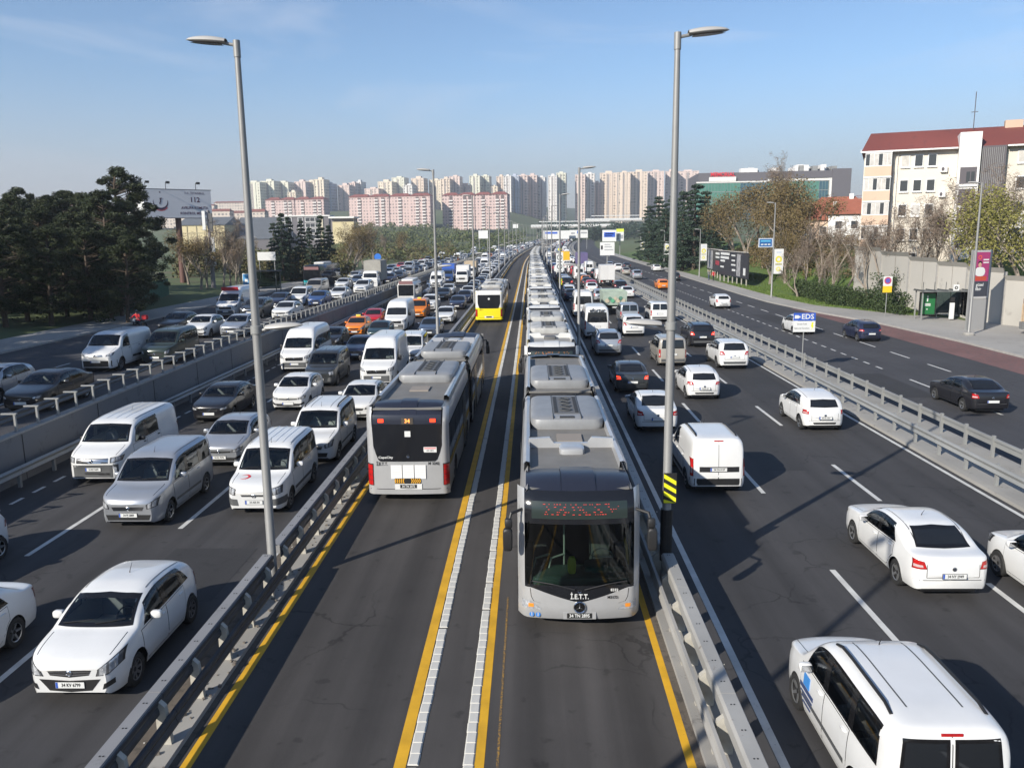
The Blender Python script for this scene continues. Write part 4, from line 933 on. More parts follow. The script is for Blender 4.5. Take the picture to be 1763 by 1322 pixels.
KIND['tall_van'] = SP(L=5.9, W=2.05, H=2.58, r=.35, R=.43, n=7, tum=.09, sill=.30, wheels=(.98, 4.6), ws=(.90, 1.58), rw=(1.35, 1.95, .62, .58), wsw=.91, bow=.2, bowr=.05, split=True,
    top=[(0, .92), (.03, 1.02), (.1, 1.10), (.4, 1.22), (.75, 1.32), (.9, 1.40), (1.15, 1.66), (1.4, 1.92), (1.6, 2.10), (1.85, 2.33), (2.2, 2.50), (2.8, 2.575), (5.4, 2.57), (5.72, 2.50), (5.81, 2.38), (5.86, 1.4), (5.9, .6)],
    sh=[(0, .68), (.1, .95), (.5, 1.14), (1.0, 1.30), (2, 1.34), (5.6, 1.36), (5.85, 1.0), (5.9, .58)],
    sw=[(1.24, 2.02, 1.50, 2.02)], doors=[(1.12, 2.10), (2.15, 3.4)], wtop=.56,
    head=([(.60, .86), (.90, .92)], [(.64, 1.02), (.92, 1.12)]), tailp=([(.86, .80), (.955, .80)], [(.86, 1.4), (.94, 1.4)]),
    grilles=[([(-.50, .74), (.50, .74)], [(-.56, .96), (.56, .96)], 7, CHROME)], trims=[('F', [(-.97, .32), (.97, .32)], [(-.97, .64), (.97, .64)], PLASTIC, 'front_bumper'), ('B', [(-.92, .36), (.92, .36)], [(-.92, .58), (.92, .58)], PLASTIC, 'rear_bumper')],
    fp=.54, rp=1.0, embz=.90, mirpaint=False, rim='steel', mir=(1.42, .20, .30), rearseat=False, seatz=.40, hibrake=2.42)
K = dict(KIND['tall_van']); K.update(sw=[(1.24, 2.02, 1.50, 2.02), (2.2, 3.3, 2.2, 3.3), (3.4, 4.5, 3.4, 4.5), (4.6, 5.6, 4.6, 5.55)], rearseat=True, split=False, rw=(1.32, 2.1, .78, .70)); KIND['minibus'] = K
PROTO = {}
def proto(kind, lod):
    k = (kind, lod)
    if k not in PROTO: PROTO[k] = joined(KIND[kind]) if lod == 2 else make_car(KIND[kind], lod)[0]
    return PROTO[k]
WORD = {'hatchback': 'hatchback', 'supermini': 'small hatchback', 'hot_hatch': 'hatchback', 'sedan': 'saloon', 'suv': 'SUV', 'minivan': 'minivan', 'crescent_van': 'small van', 'railed_van': 'small van with roof rails', 'cargo_van': 'small closed van', 'van': 'van', 'panel_van': 'panel van', 'tall_van': 'tall van', 'minibus': 'tall minibus'}
CATW = {'hatchback': 'car', 'supermini': 'car', 'hot_hatch': 'car', 'sedan': 'car', 'suv': 'car', 'minivan': 'van', 'crescent_van': 'van', 'railed_van': 'van', 'cargo_van': 'van', 'van': 'van', 'panel_van': 'van', 'tall_van': 'van', 'minibus': 'minibus'}
NAMEW = {'hatchback': 'hatchback', 'supermini': 'hatchback', 'hot_hatch': 'hatchback', 'sedan': 'saloon_car', 'suv': 'suv', 'minivan': 'small_van', 'crescent_van': 'small_van', 'railed_van': 'small_van', 'cargo_van': 'small_van', 'van': 'van', 'panel_van': 'panel_van', 'tall_van': 'tall_van', 'minibus': 'minibus'}
COLW = {'darkgrey': 'dark grey', 'bluegrey': 'blue-grey', 'navy': 'navy blue', 'green': 'dark green', 'teal': 'dark teal'}
def vehicle(kind, col, X, Yend, facing, label=None, z=0., lod=None, plate=None, group=None, braking=False, yaw=0., remap=None, skip=()):
    """Yend: distance of the end nearest the camera (front if oncoming, tail if driving away)"""
    sp = KIND[kind]; L = sp['L']; Yc = Yend+L/2; p = path(X, Yc, z)
    if lod is None: lod = 0 if Yend < 62 else (1 if Yend < 125 else 2)
    rz = (math.pi if facing == 'to' else 0)+heading(Yc)+yaw
    rm = {'paint_white': PNT[col]} if col != 'white' else {}
    if braking: rm['tail_lamp'] = BRAKE
    if remap: rm.update(remap)
    lab = label or f"{COLW.get(col, col)} {WORD[kind]}"
    if lod == 2:
        o = bpy.data.objects.new(NAMEW[kind], proto(kind, 2)); COL.objects.link(o); o.location = p; o.rotation_euler[2] = rz
        for i, m in enumerate(o.data.materials):
            if m.name in rm: o.material_slots[i].link = 'OBJECT'; o.material_slots[i].material = rm[m.name]
        return tag(o, lab, CATW[kind], group)
    T = thing(NAMEW[kind], lab, CATW[kind], p, rz, group); P = proto(kind, lod); instantiate(P, T, rm, skip)
    if plate:
        for o in T.children:
            if o.name.startswith('front_plate' if facing == 'to' else 'rear_plate'): lettering('plate_number', plate, .092, INK, o, (.02, -.0095, 0), '-Y', True, .78)
    return T
# ================================================================ BUSES
B_SILV = mat('bus_silver', (.46, .465, .47), .34, .35, coat=.4, var=(1.1, .12)); B_WHITE = mat('bus_white', (.60, .60, .585), .38, 0, coat=.3, var=(.8, .12)); B_YEL = mat('bus_yellow', (.75, .62, .01), .35, 0, coat=.4)
B_ROOFW = mat('bus_roof_white', (.32, .31, .29), .65, 0, var=(.9, .45)); B_ROOF = mat('bus_roof_grey', (.17, .165, .155), .7, 0, var=(1.5, .2)); B_BLACK = mat('bus_black_gloss', (.010, .011, .014), .14, 0, .5); B_COWL = mat('bus_cowl', (.018, .021, .034), .32, 0, .5)
BELLOWS = mat('bellows_rubber', (.02, .02, .021), .85); B_GRILLE = mat('vent_dark', (.03, .03, .03), .7); B_VENT = mat('vent_grey', (.11, .11, .11), .6); LED_R = mat('led_red', (.5, .02, .02), .5, emis=((1, .10, .06), .5)); LED_O = mat('led_orange', (.6, .2, .05), .5, emis=((1, .30, .06), 1.6))
B_GLASS = tint_glass('bus_glass', (.60, .75, .68), .55); BIN_D = mat('bus_interior', (.05, .052, .055), .8); BIN_RAIL = mat('handrail', (.62, .62, .58), .4); DASHG = mat('bus_dash', (.10, .16, .145), .5); YBAG = mat('yellow_bag', (.75, .70, .05), .5); REDC = mat('red_cloth', (.5, .02, .03), .7); BLUEP = mat('blue_sticker', (.05, .20, .55), .4)
BW = 1.275
def yfront(x, z):
    ax = abs(x); y = -.15*(ax/BW)**2-max(0, z-1.0)*.055-.22*max(0, (z-2.6)/.42)**2-.06*max(0, (.6-z)/.3)**2
    if ax > 1.02: y -= .26*((ax-1.02)/.255)**2.4
    return y
def yrear(x, z): 
    ax = abs(x); y = .07*(ax/BW)**2+.05*max(0, (z-1.2))*.6+.20*max(0, (z-2.65)/.4)**2
    if ax > 1.08: y += .16*((ax-1.08)/.195)**2.4
    return y
def xside(z): return BW-.055*max(0, (z-1.0)/2.0)**2*1.0-.16*max(0, (z-2.6)/.42)**2-.03*max(0, (.55-z)/.25)
def fpatch(f, x0, x1, z0, z1, nx=14, nz=8, off=0., sgn=1, mb=None, mi=0):
    """patch of the front or rear surface; z0, z1 may be functions of x"""
    g0 = z0 if callable(z0) else (lambda x: z0); g1 = z1 if callable(z1) else (lambda x: z1); m = mb or MB()
    m.grid([[(x, f(x, z)+off*sgn, z) for x in np.linspace(x0, x1, nx+1) for z in (g0(x)+(g1(x)-g0(x))*t,)] for t in np.linspace(0, 1, nz+1)], mi); return m
def spatch(sg, y0, y1, z0, z1, nz=6, off=0., ny=1):
    m = MB(); m.grid([[(sg*(xside(z)+off), y, z) for y in np.linspace(y0, y1, ny+1)] for z in np.linspace(z0, z1, nz+1)]); return m
BUSC = {}
def bus_parts(livery):
    """articulated city bus, front at y=0, tail at y=-19.5; livery: silver, white or yellow"""
    if livery in BUSC: return BUSC[livery]
    P = []; add = lambda nm, mb, ms, sm=35, kids=None, loc=(0, 0, 0), rot=None: P.append(Part(nm, mkmesh(mb, nm, ms, sm), loc, rot, None, kids)); Lb = 19.5
    AC = {'silver': mat('bus_ac_grey', (.30, .305, .31), .45, .3, var=(1.6, .2)), 'white': mat('bus_ac_white', (.43, .43, .415), .55, 0, var=(1.2, .38)), 'yellow': mat('bus_ac_white', (.50, .50, .485), .5)}[livery]; PB = {'silver': B_SILV, 'white': B_WHITE, 'yellow': B_WHITE}[livery]; LOW = B_YEL if livery == 'yellow' else PB
    vz = lambda x: .70+.30*min(1, abs(x)/1.0)**1.2
    # ---- front
    add('front_panel', fpatch(yfront, -BW, BW, .30, lambda x: vz(x) if abs(x) < 1.16 else 1.02, 40, 8), LOW, 40)
    add('front_mask', fpatch(yfront, -1.13, 1.13, vz, 1.06, 30, 3, -.004), B_BLACK)
    for s in (-1, 1):
        add('front_pillar', fpatch(yfront, *sorted((s*1.13, s*BW)), 1.0, 3.02, 8, 14), PB)
        h = MB(); h.grid([[(s*x, yfront(s*x, z)+.008, z) for x in np.linspace(.80, 1.19, 8) for z in (.52+(.02*(x-.8))+(t)*(.02+.16*min(1, (x-.78)/.25)),)] for t in np.linspace(0, 1, 4)])
        am = MB(); am.grid([[(s*x, yfront(s*x, z)+.012, z) for x in np.linspace(.95, 1.06, 4)] for z in (.57, .61, .65)])
        add('headlight', h, LAMP, 40, [Part('indicator', mkmesh(am, 'indicator', AMBER))])
        se = MB(); se.grid([[(s*x, yfront(s*x, z)+.003, z) for x in (xx-.006, xx+.006)] for xx, z in ((1.02, .98), (1.0, .80), (.95, .70), (.80, .66))]); add('panel_seam', se, FRIT, None)
    add('windscreen', fpatch(yfront, -1.13, 1.13, 1.06, 2.40, 24, 12, -.002), B_GLASS)
    add('windscreen_surround', fpatch(yfront, -1.13, 1.13, 2.36, 2.46, 20, 2, .002), B_BLACK)
    d = MB(); fpatch(yfront, -1.13, 1.13, 2.44, 3.0, 20, 8, -.003, 1, d)
    led = MB(); rnd = random.Random(5 if livery == 'silver' else 9); rows = 5 if livery == 'silver' else 3
    for r in range(rows):
        z = 2.77-r*.05
        x = -.80
        while x < .75:
            w = rnd.choice([.015, .02, .03, .045])
            if rnd.random() < (.62 if livery == 'silver' else .5): led.box((x+w/2, yfront(x, z)+.010, z), (w, .006, .009))
            x += w+rnd.choice([.02, .03, .09])
    pan = fpatch(yfront, -.98, .98, 2.47, 2.82, 16, 4, .003)
    add('destination_panel', d, B_BLACK, 35, [Part('display', mkmesh(pan, 'display', mat('display_dark', (.02, .03, .028), .25)), kids=None), Part('led_dots', mkmesh(led, 'led_dots', LED_R if livery == 'silver' else LED_O, None))])
    # visor over the roof front
    for (xa, xb, zt) in ((-1.10, -.36, 3.13), (-.355, .355, 3.17), (.36, 1.10, 3.13)):
        m = MB(); ys_ = np.linspace(0, 1, 8)
        m.grid([[(x, yfront(x, 2.86)-.02-1.75*t+.0, 2.86+(zt-2.86)*math.sin(min(1, t*2.2)*math.pi/2)-.13*max(0, t-.6)/.4-.06*(abs(x)/1.1)**4) for x in np.linspace(xa, xb, 7)] for t in ys_])
        if livery == 'silver': add('roof_visor', m, B_COWL, 40)
        else: add('roof_visor', m, PB, 40)
    # mirrors on hanging arms
    for s in (-1, 1):
        m = MB(); m.tube([(s*1.16, -.32, 2.62), (s*1.40, -.10, 2.60), (s*1.47, -.02, 2.36)], .035, 8); superell(m, (s*1.47, 0, 2.08), (.20, .17, .48), .4, .4, 12, 8); superell(m, (s*1.45, -.02, 2.42), (.16, .14, .20), .4, .4, 10, 6); add('wing_mirror', m, BLACKM)
        m = MB(); m.tube([(s*.1, yfront(0, 1.05)+.03, .99), (s*.55, yfront(.5, 1.1)+.035, 1.10), (s*.98, yfront(.95, 1.12)+.03, 1.15)], .014, 6); add('wiper', m, BLACKM, None)
    # emblem: ring with a three-pointed star
    if livery == 'silver':
        m = MB(); m.lathe([(.105, 0), (.125, 0), (.13, .02), (.118, .034), (.106, .02)], 24, axis='Y')
        for k in range(3):
            a = math.pi/2+k*2*math.pi/3; m.add([(.016*math.cos(a+1.05), .03, .016*math.sin(a+1.05)), (.108*math.cos(a), .018, .108*math.sin(a)), (.016*math.cos(a-1.05), .03, .016*math.sin(a-1.05)), (0, .02, 0)], [(0, 1, 2), (0, 3, 1), (1, 3, 2)])
        add('emblem', m, CHROME, 30, None, (0, .01, .60)); m = MB(); m.lathe([(0, 0), (.106, 0)], 20, axis='Y'); add('emblem_disc', m, FRIT, None, None, (0, .018, .60))
        m = MB(); m.lathe([(.028, 0), (.038, .012), (.034, .012), (.028, .004)], 14, axis='Y'); add('upper_emblem', m, CHROME, 30, None, (0, yfront(0, .95)+.006, .95))
    pl = MB(); pl.bbox(-.34, .34, -.006, .004, -.075, .075, 1); pl.bbox(-.26, .26, -.012, .010, -.057, .057, 0); add('front_plate', pl, [INK, PB], None, None, (0, yfront(0, .40)+.012, .40))
    # ---- sides of both sections
    DOORS = [(-1.2, -2.5), (-6.2, -7.6), (-13.0, -14.4)]
    secs = [(-.40, -9.55), (-11.15, -Lb+.22)]
    for (ya, yb) in secs:
        for s in (-1, 1):
            # lower skirt with wheel arches
            wl = [w for w in (-2.75, -8.3, -12.4, -17.4) if yb < w < ya]; Rr = .60; stn = sorted(set(list(np.linspace(yb, ya, 12))+[w+Rr*math.cos(math.pi*k/10) for w in wl for k in range(11)]+[w+e*(Rr+.003) for w in wl for e in (-1, 1)]))
            def zb(y):
                for w in wl:
                    if abs(y-w) < Rr: return .48+math.sqrt(max(0, Rr*Rr-(y-w)**2))*.92
                return .30
            m = MB(); m.grid([[(s*xside(z), y, z) for y in stn for z in (zb(y)+(1.12-zb(y))*t,)] for t in np.linspace(0, 1, 5)]); add('side_skirt', m, LOW if livery != 'yellow' else B_YEL)
            add('side_upper', spatch(s, yb, ya, 2.42, 3.02, 8), PB)
            add('window_band', spatch(s, yb, ya, 1.10, 2.44, 4, -.012), B_BLACK)
            y = ya-.15
            while y > yb+.5:
                w = min(1.42, y-yb-.1)
                if s > 0 and any(d1 < y-w/2 < d0 for d0, d1 in DOORS):
                    dm = spatch(s, y-w+.04, y-.03, .36, 2.36, 8, .010); sm_ = MB(); sm_.bbox(*sorted((s*(BW+.012), s*(BW+.02))), y-w/2-.012, y-w/2+.012, .4, 2.3)
                    add('door', dm, B_BLACK, 35, [Part('door_seal', mkmesh(sm_, 'door_seal', PLASTIC, None))])
                else: add('side_window', spatch(s, y-w+.03, y-.03, 1.16, 2.38, 4, .004), GLASS_D)
                y -= w+.02
            # raised roof fairing along the edge
            m = MB(); prof = [(1.19, 2.92), (1.17, 3.10), (1.10, 3.16), (1.02, 3.14), (1.0, 2.97)]
            y0, y1 = (ya-1.6 if ya > -1 else ya), (yb if yb > -15 else yb+1.2); m.grid([[(s*x, yy, z) for x, z in prof] for yy in (y0, y0-.4, y1+.4, y1)]); add('roof_fairing', m, PB)
            for w in wl:
                tm, rmm = wheel_parts(.48, .30, 'alloy'); P.append(Part('wheel', tm, (s*(BW-.20), w, .48), (0, 0, 0 if s > 0 else math.pi), None, [Part('rim', rmm)]))
        m = MB(); m.bbox(-1.06, 1.06, yb, ya if ya < -1 else -.55, 2.93, 2.985); add('roof', m, B_ROOF if livery == 'silver' else B_ROOFW, None)
        m = MB(); m.bbox(-.95, .95, yb+.1, ya-.2, .28, .50); add('floor_pan', m, BIN_D, None)
    # concertina joint
    m = MB(); n = 17
    m.grid([[(x*(1 if k % 2 else .955), -9.5-1.7*k/(n-1), .45+(z-.45)*(1 if k % 2 else .975)) for x, z in ((1.17, .45), (1.19, 1.2), (1.18, 2.4), (1.12, 2.80), (.98, 2.93), (0, 2.96), (-.98, 2.93), (-1.12, 2.80), (-1.18, 2.4), (-1.19, 1.2), (-1.17, .45))] for k in range(n)]); add('concertina_joint', m, BELLOWS, None)
    # ---- roof equipment
    def ac(yc, ln, nm='air_conditioner'):
        m = MB(); superell(m, (0, yc, 3.10), (2.02, ln, .46), .35, .22, 28, 10)
        k1 = MB(); k1.bbox(-.36, .36, yc-ln*.36, yc+ln*.36, 3.315, 3.335)
        k2 = []
        for j in range(4): q = MB(); q.lathe([(.12, 0), (.16, .01), (.16, .03), (.12, .03), (.12, .012)], 16, (0, yc-ln*.22+j*ln*.15, 3.335)); q.lathe([(.12, .012), (0, .012)], 16, (0, yc-ln*.22+j*ln*.15, 3.335), mi=1); k2.append(q)
        k3 = MB()
        for s in (-1, 1): k3.bbox(*sorted((s*.24, s*.33)), yc-ln*.33, yc+ln*.33, 3.335, 3.345)
        k3.bbox(-.20, .20, yc+ln*.40, yc+ln*.47, 3.25, 3.31)
        se = MB()
        for x in (-.38, .38): se.bbox(x-.008, x+.008, yc-ln*.48, yc+ln*.48, 3.20, 3.333)
        add(nm, m, AC, 50, [Part('fan_panel', mkmesh(k1, 'fan_panel', B_VENT, None)), *[Part('fan', mkmesh(a_, 'fan', [PLASTIC, INK])) for a_ in k2], Part('vent_slots', mkmesh(k3, 'vent_slots', B_GRILLE, None)), Part('cover_seam', mkmesh(se, 'cover_seam', B_GRILLE, None))])
    ac(-7.35, 3.3); ac(-13.3, 3.3)
    m = MB(); superell(m, (0, -3.45, 3.03), (.62, .62, .22), .4, .4, 14, 8); add('roof_ventilator', m, B_VENT if livery != 'silver' else B_SILV)
    for yc in (-4.7, -16.2): m = MB(); m.bbox(-.32, .32, yc-.38, yc+.38, 2.985, 3.03); add('roof_hatch', m, mat('hatch_tan', (.25, .22, .19), .7), None)
    # cross band with a notch
    prof = [(-1.06, 2.98), (1.06, 2.98), (1.04, 3.22), (.52, 3.24), (.42, 3.10), (-.42, 3.10), (-.52, 3.24), (-1.04, 3.22)]
    m = MB(); m.prism(prof, -3.95, -3.82, 'XZ'); m.grid([[(x, -3.95, 3.235), (x, -4.35, 3.0)] for x in (-1.04, -.5)]); m.grid([[(x, -3.95, 3.235), (x, -4.35, 3.0)] for x in (.5, 1.04)]); add('roof_band', m, PB if livery == 'silver' else PB, None)
    # ---- rear
    yr = lambda x, z: yrear(x, z)-Lb
    lowz = lambda x: 1.36 if abs(x) < .85 else 1.36+.5*((abs(x)-.85)/.2)**2 if abs(x) < 1.05 else 1.86
    add('rear_panel', fpatch(yr, -BW, BW, .30, lambda x: min(3.02, lowz(x)) if abs(x) < 1.06 else 3.02, 44, 12), B_YEL if livery == 'yellow' else PB)
    if livery == 'yellow':
        m = fpatch(yr, -BW, BW, 1.42, 3.02, 40, 8, -.004, 1); add('rear_upper', m, B_WHITE)
    hi = 2.52 if livery == 'silver' else 2.62
    add('rear_window', fpatch(yr, -1.06, 1.06, lambda x: lowz(x)-.01, hi, 30, 8, -.010), B_BLACK)
    if livery == 'silver':
        add('rear_lamp_band', fpatch(yr, -1.06, 1.06, 2.52, 2.80, 24, 3, -.010), B_COWL)
        for (xa, xb, zt) in ((-1.06, -.22, 3.10), (-.215, .30, 3.14), (.305, 1.06, 3.10)):
            m = MB(); m.grid([[(x, yr(x, 2.80)-.012+.95*t, 2.79+(zt-2.79)*math.sin(min(1, t*1.8)*math.pi/2)-.05*(abs(x)/1.06)**4) for x in np.linspace(xa, xb, 6)] for t in np.linspace(0, 1, 7)]); add('rear_cowl', m, B_COWL, 40)
        for s in (-1, 1): m = MB(); m.box((s*.80, yr(.8, 2.62)-.02, 2.63), (.17, .02, .11)); add('upper_lamp', m, BRAKE, None)
        m = MB(); m.box((.02, yr(0, 2.62)-.016, 2.62), (.36, .012, .20)); add('route_display', m, mat('display_brown', (.06, .05, .04), .5), None)
    for s in (-1, 1):
        m = MB(); kids = []
        for j in range(4):
            q = MB(); q.grid([[(s*x, yr(x, z)-.018, z) for x in np.linspace(1.10, 1.265, 5)] for z in (.60+j*.165, .60+j*.165+.15)]); kids.append(Part('lamp_unit', mkmesh(q, 'lamp_unit', TAIL)))
        m = fpatch(yr, *sorted((s*1.08, s*1.27)), .58, 1.28, 5, 6, -.010); add('taillight', m, BLACKM, 35, kids)
    pl = MB(); pl.bbox(-.42, .42, -.004, .006, -.10, .08, 1); pl.bbox(-.26, .26, -.010, .010, -.057, .057, 0); add('rear_plate', pl, [INK, PLATEW], None, None, (0, yr(0, .56)-.012, .56), None)
    m = MB(); m.tube([(-BW+.05, yr(BW, .47)-.012, .47)]+[(x, yr(x, .47)-.012, .47) for x in np.linspace(-1.2, 1.2, 9)]+[(BW-.05, yr(BW, .47)-.012, .47)], .008, 5); add('bumper_seam', m, FRIT, None)
    # ---- driver's place
    m = MB(); superell(m, (-.05, -.62, 1.02), (2.1, .75, .26), .4, .3, 18, 8); superell(m, (-.55, -.72, 1.18), (.85, .5, .22), .5, .4, 14, 8); add('dashboard', m, DASHG)
    m = MB(); m.lathe([(.21, 0), (.225, .014), (.24, 0), (.225, -.014), (.21, 0)], 20, axis='Z'); m.box((0, 0, 0), (.42, .05, .02)); add('steering_wheel', m, BIN_RAIL, 35, None, (-.55, -.98, 1.30), (-.5, 0, 0))
    m = MB(); superell(m, (0, 0, .98), (.5, .5, .2), .4, .4, 12, 6); superell(m, (0, -.26, 1.38), (.48, .18, .85), .4, .4, 12, 6); add('driver_seat', m, SEATM, 35, None, (-.55, -1.5, 0))
    for x0 in (.62, .95):
        m = MB(); m.tube([(x0, -.75, .5), (x0, -.75, 1.15), (x0-.05, -.85, 1.32), (x0-.35, -1.0, 1.36)], .022, 8); add('handrail', m, BIN_RAIL)
    m = MB(); m.tube([(.28, -1.0, .4), (.28, -1.02, 2.5)], .02, 8); add('handrail', m, BIN_RAIL)
    m = MB(); superell(m, (.14, -.46, 1.32), (.19, .14, .42), .7, .5, 10, 6); add('yellow_bag', m, YBAG)
    m = MB(); m.bbox(-1.15, 1.15, -9.4, -9.38, .5, 2.9); m.bbox(-1.2, 1.2, -9.4, -.6, .5, .52); m.bbox(-1.15, 1.15, -2.32, -2.30, 1.9, 2.9); add('bulkhead', m, BIN_D, None)
    BUSC[livery] = P
    return P
def bus(livery, X, Y, facing, label, plate=None, number=None, front=True, group=None):
    """Y: end nearest the camera"""
    skip = ('concertina_joint',) if False else ()
    if facing == 'to': loc = path(X, Y); rz = math.pi+heading(Y+9)
    else: loc = path(X, Y+19.5); rz = heading(Y+9)
    T = thing('articulated_bus', label, 'bus', loc, rz, group); instantiate(bus_parts(livery), T, None, skip)
    return T
SPEC_BUS = 'articulated buses in the bus lanes'
b1 = bus('silver', .95, 15.75, 'to', 'silver articulated bus facing the camera at the head of the bus queue', group=SPEC_BUS)
yf0 = lambda x, z: yfront(x, z)+.014
lettering('operator_lettering', 'İ.E.T.T.', .15, PLATEW, b1, (0, yf0(0, .83), .83), '+Y', True, .85)
lettering('fleet_number', 'M3170', .085, INK, b1, (-.68, yf0(.68, .80), .80), '+Y', True, .9)
lettering('route_tag', '8332', .08, PLATEW, b1, (-.72, yf0(.72, .955), .96), '+Y', True)
for o in [c for c in b1.children if c.name.startswith('front_plate')]: lettering('plate_number', '34 TN 2895', .105, PLATEW, o, (0, .0112, 0), '+Y', True, .82)
for k, sx_ in enumerate((.74, .87)):
    m = MB(); m.lathe([(0, 0), (.052, 0)], 16, axis='Y'); st = m.build('sticker', BLUEP, b1, loc=(sx_+.12, yf0(sx_+.1, .40)+.004, .40)); q = MB(); q.box((0, .004, 0), (.014, .002, .06)); q.box((0, .004, .035), (.02, .002, .018)); q.build('sticker_symbol', PLATEW, st)
b2 = bus('silver', -3.85, 24.15, 'away', 'silver articulated bus seen from behind in the left bus lane', group=SPEC_BUS)
yr0 = lambda x, z: yrear(x, z)-19.5-.014
lettering('operator_lettering', 'İ.E.T.T.', .15, INK, b2, (-.80, yr0(.8, 1.26), 1.27), '-Y', True, .8)
lettering('fleet_number', 'M 3242', .125, INK, b2, (.80, yr0(.8, 1.27), 1.28), '-Y', True, .9)
lettering('model_lettering', 'CapaCity', .10, PLATEW, b2, (-.68, yr0(.7, 1.47)-.008, 1.48), '-Y', True, 1.2)
m = MB(); m.lathe([(.035, 0), (.05, -.01), (.045, -.01), (.035, 0)], 14, axis='Y')
for k in range(3):
    a = math.pi/2+k*2*math.pi/3; m.tube([(0, -.008, 0), (.045*math.cos(a), -.008, .045*math.sin(a))], .006, 4)
m.build('small_emblem', CHROME, b2, loc=(.02, yr0(0, 1.5)-.006, 1.52))
lettering('route_number', '34', .17, LED_O, b2, (.02, yr0(0, 2.62)-.012, 2.62), '-Y', True)
for k in range(3):
    m = MB(); m.bbox(-.17, .17, -.004, .004, -.22, .22); nt_ = m.build('notice_sheet', mat('paper', (.70, .70, .69), .8), b2, loc=(-.36+k*.37, yr0(.3, 1.02)-.002, 1.02))
    for j in range(6 if k else 5):
        q = MB(); q.bbox(-.13, .13, -.0055, -.0045, .16-j*.055, .172-j*.055); q.build('text_line', mat('faint_print', (.52, .52, .52), .8), nt_)
m = MB(); m.bbox(-.40, .40, -.006, .006, -.085, .085, 0)
for s in (-1, 1):
    for k in range(5):
        x = s*(.10+k*.062); m.add([(x, -.0075, -.07), (x+s*.03, -.0075, -.07), (x+s*.06, -.0075, 0), (x+s*.03, -.0075, .07), (x, -.0075, .07), (x+s*.03, -.0075, 0)], [(0, 1, 2, 5), (5, 2, 3, 4)], 1)
m.build('chevron_board', [INK, mat('chevron_amber', (.72, .36, .02), .5)], b2, loc=(-.02, yr0(0, .74)-.004, .735))
for o in [c for c in b2.children if c.name.startswith('rear_plate')]: lettering('plate_number', '34 TN 2072', .10, PLATEW, o, (0, -.0115, 0), '-Y', True, .82)
m = MB(); m.bbox(-.20, .20, -.004, .004, -.085, .085); st = m.build('phone_sticker', PLATEW, b2, loc=(.70, yr0(.7, 1.72)-.004, 1.72)); q = MB(); q.bbox(-.18, .18, -.006, -.005, .02, .07); q.build('sticker_band', mat('pale_red', (.6, .25, .25), .5), st)
lettering('sticker_number', '444 1871', .06, INK, st, (0, -.006, -.03), '-Y', True)
m = MB(); m.bbox(-.09, .09, -.004, .004, -.09, .09); m.build('square_sticker', PLATEW, b2, loc=(.02, yr0(0, 2.2)-.008, 2.22))
b3 = bus('yellow', -4.0, 76.5, 'away', 'white bus with a bright yellow rear in the left bus lane', group=SPEC_BUS)
m = MB(); m.lathe([(0, 0), (.10, 0)], 14, axis='Y'); m.build('round_sticker', PLATEW, b3, loc=(0, yr0(0, 2.2)-.01, 2.25))
lettering('operator_lettering', 'İ.E.T.T.', .13, INK, b3, (-.70, yr0(.7, 1.2), 1.22), '-Y', True)
Y = 37.4; k = 2
while Y < 330:
    lv = 'silver' if k in (8, 9) else 'white'
    bus(lv, .95+random.uniform(-.06, .06), Y, 'to', f'{lv} articulated bus, {ordinal(k)} from the camera in the bus queue', group=SPEC_BUS)
    Y += 20.3+random.uniform(0, .8); k += 1
# ================================================================ TRUCKS, COACH AND THE TRAFFIC
TARP = mat('grey_tarpaulin', (.30, .29, .26), .8, var=(1.2, .2)); TARP_B = mat('beige_tarpaulin', (.42, .34, .24), .8, var=(1, .2)); CURT = mat('violet_curtain', (.12, .10, .22), .6, var=(.8, .2)); BLUET = mat('blue_truck', (.03, .10, .42), .5); YELT = mat('yellow_truck', (.70, .42, .02), .5)
DUMPG = mat('faded_green_steel', (.33, .40, .34), .6, var=(2, .25)); WBOX = mat('white_box', (.60, .60, .59), .5, var=(.8, .1))
KIND['cab'] = SP(L=2.0, W=2.15, H=2.35, r=.45, R=.01, n=8, tum=.06, sill=.45, wheels=(1.0, 1.2), ws=(.16, .50), rw=None, wsw=.93, bow=.12, bowr=.02, nose=(.93, .95, .98, .995), tail=(1, 1, .99, .98),
    top=[(0, 1.15), (.03, 1.25), (.12, 1.36), (.3, 1.80), (.5, 2.18), (.7, 2.31), (1.1, 2.35), (1.9, 2.33), (2.0, 2.28)], sh=[(0, 1.1), (.1, 1.30), (.5, 1.36), (1.5, 1.38), (2.0, 1.38)],
    sw=[(.50, 1.55, .62, 1.55)], doors=[], head=([(.58, .62), (.90, .64)], [(.58, .82), (.92, .84)]), tailp=([(.8, .6), (.9, .6)], [(.8, .7), (.9, .7)]), grilles=[([(-.5, .66), (.5, .66)], [(-.5, .95), (.5, .95)], 7, BLACKM)], trims=[], fp=.52, rp=.6, rim='steel', wtop=.80)
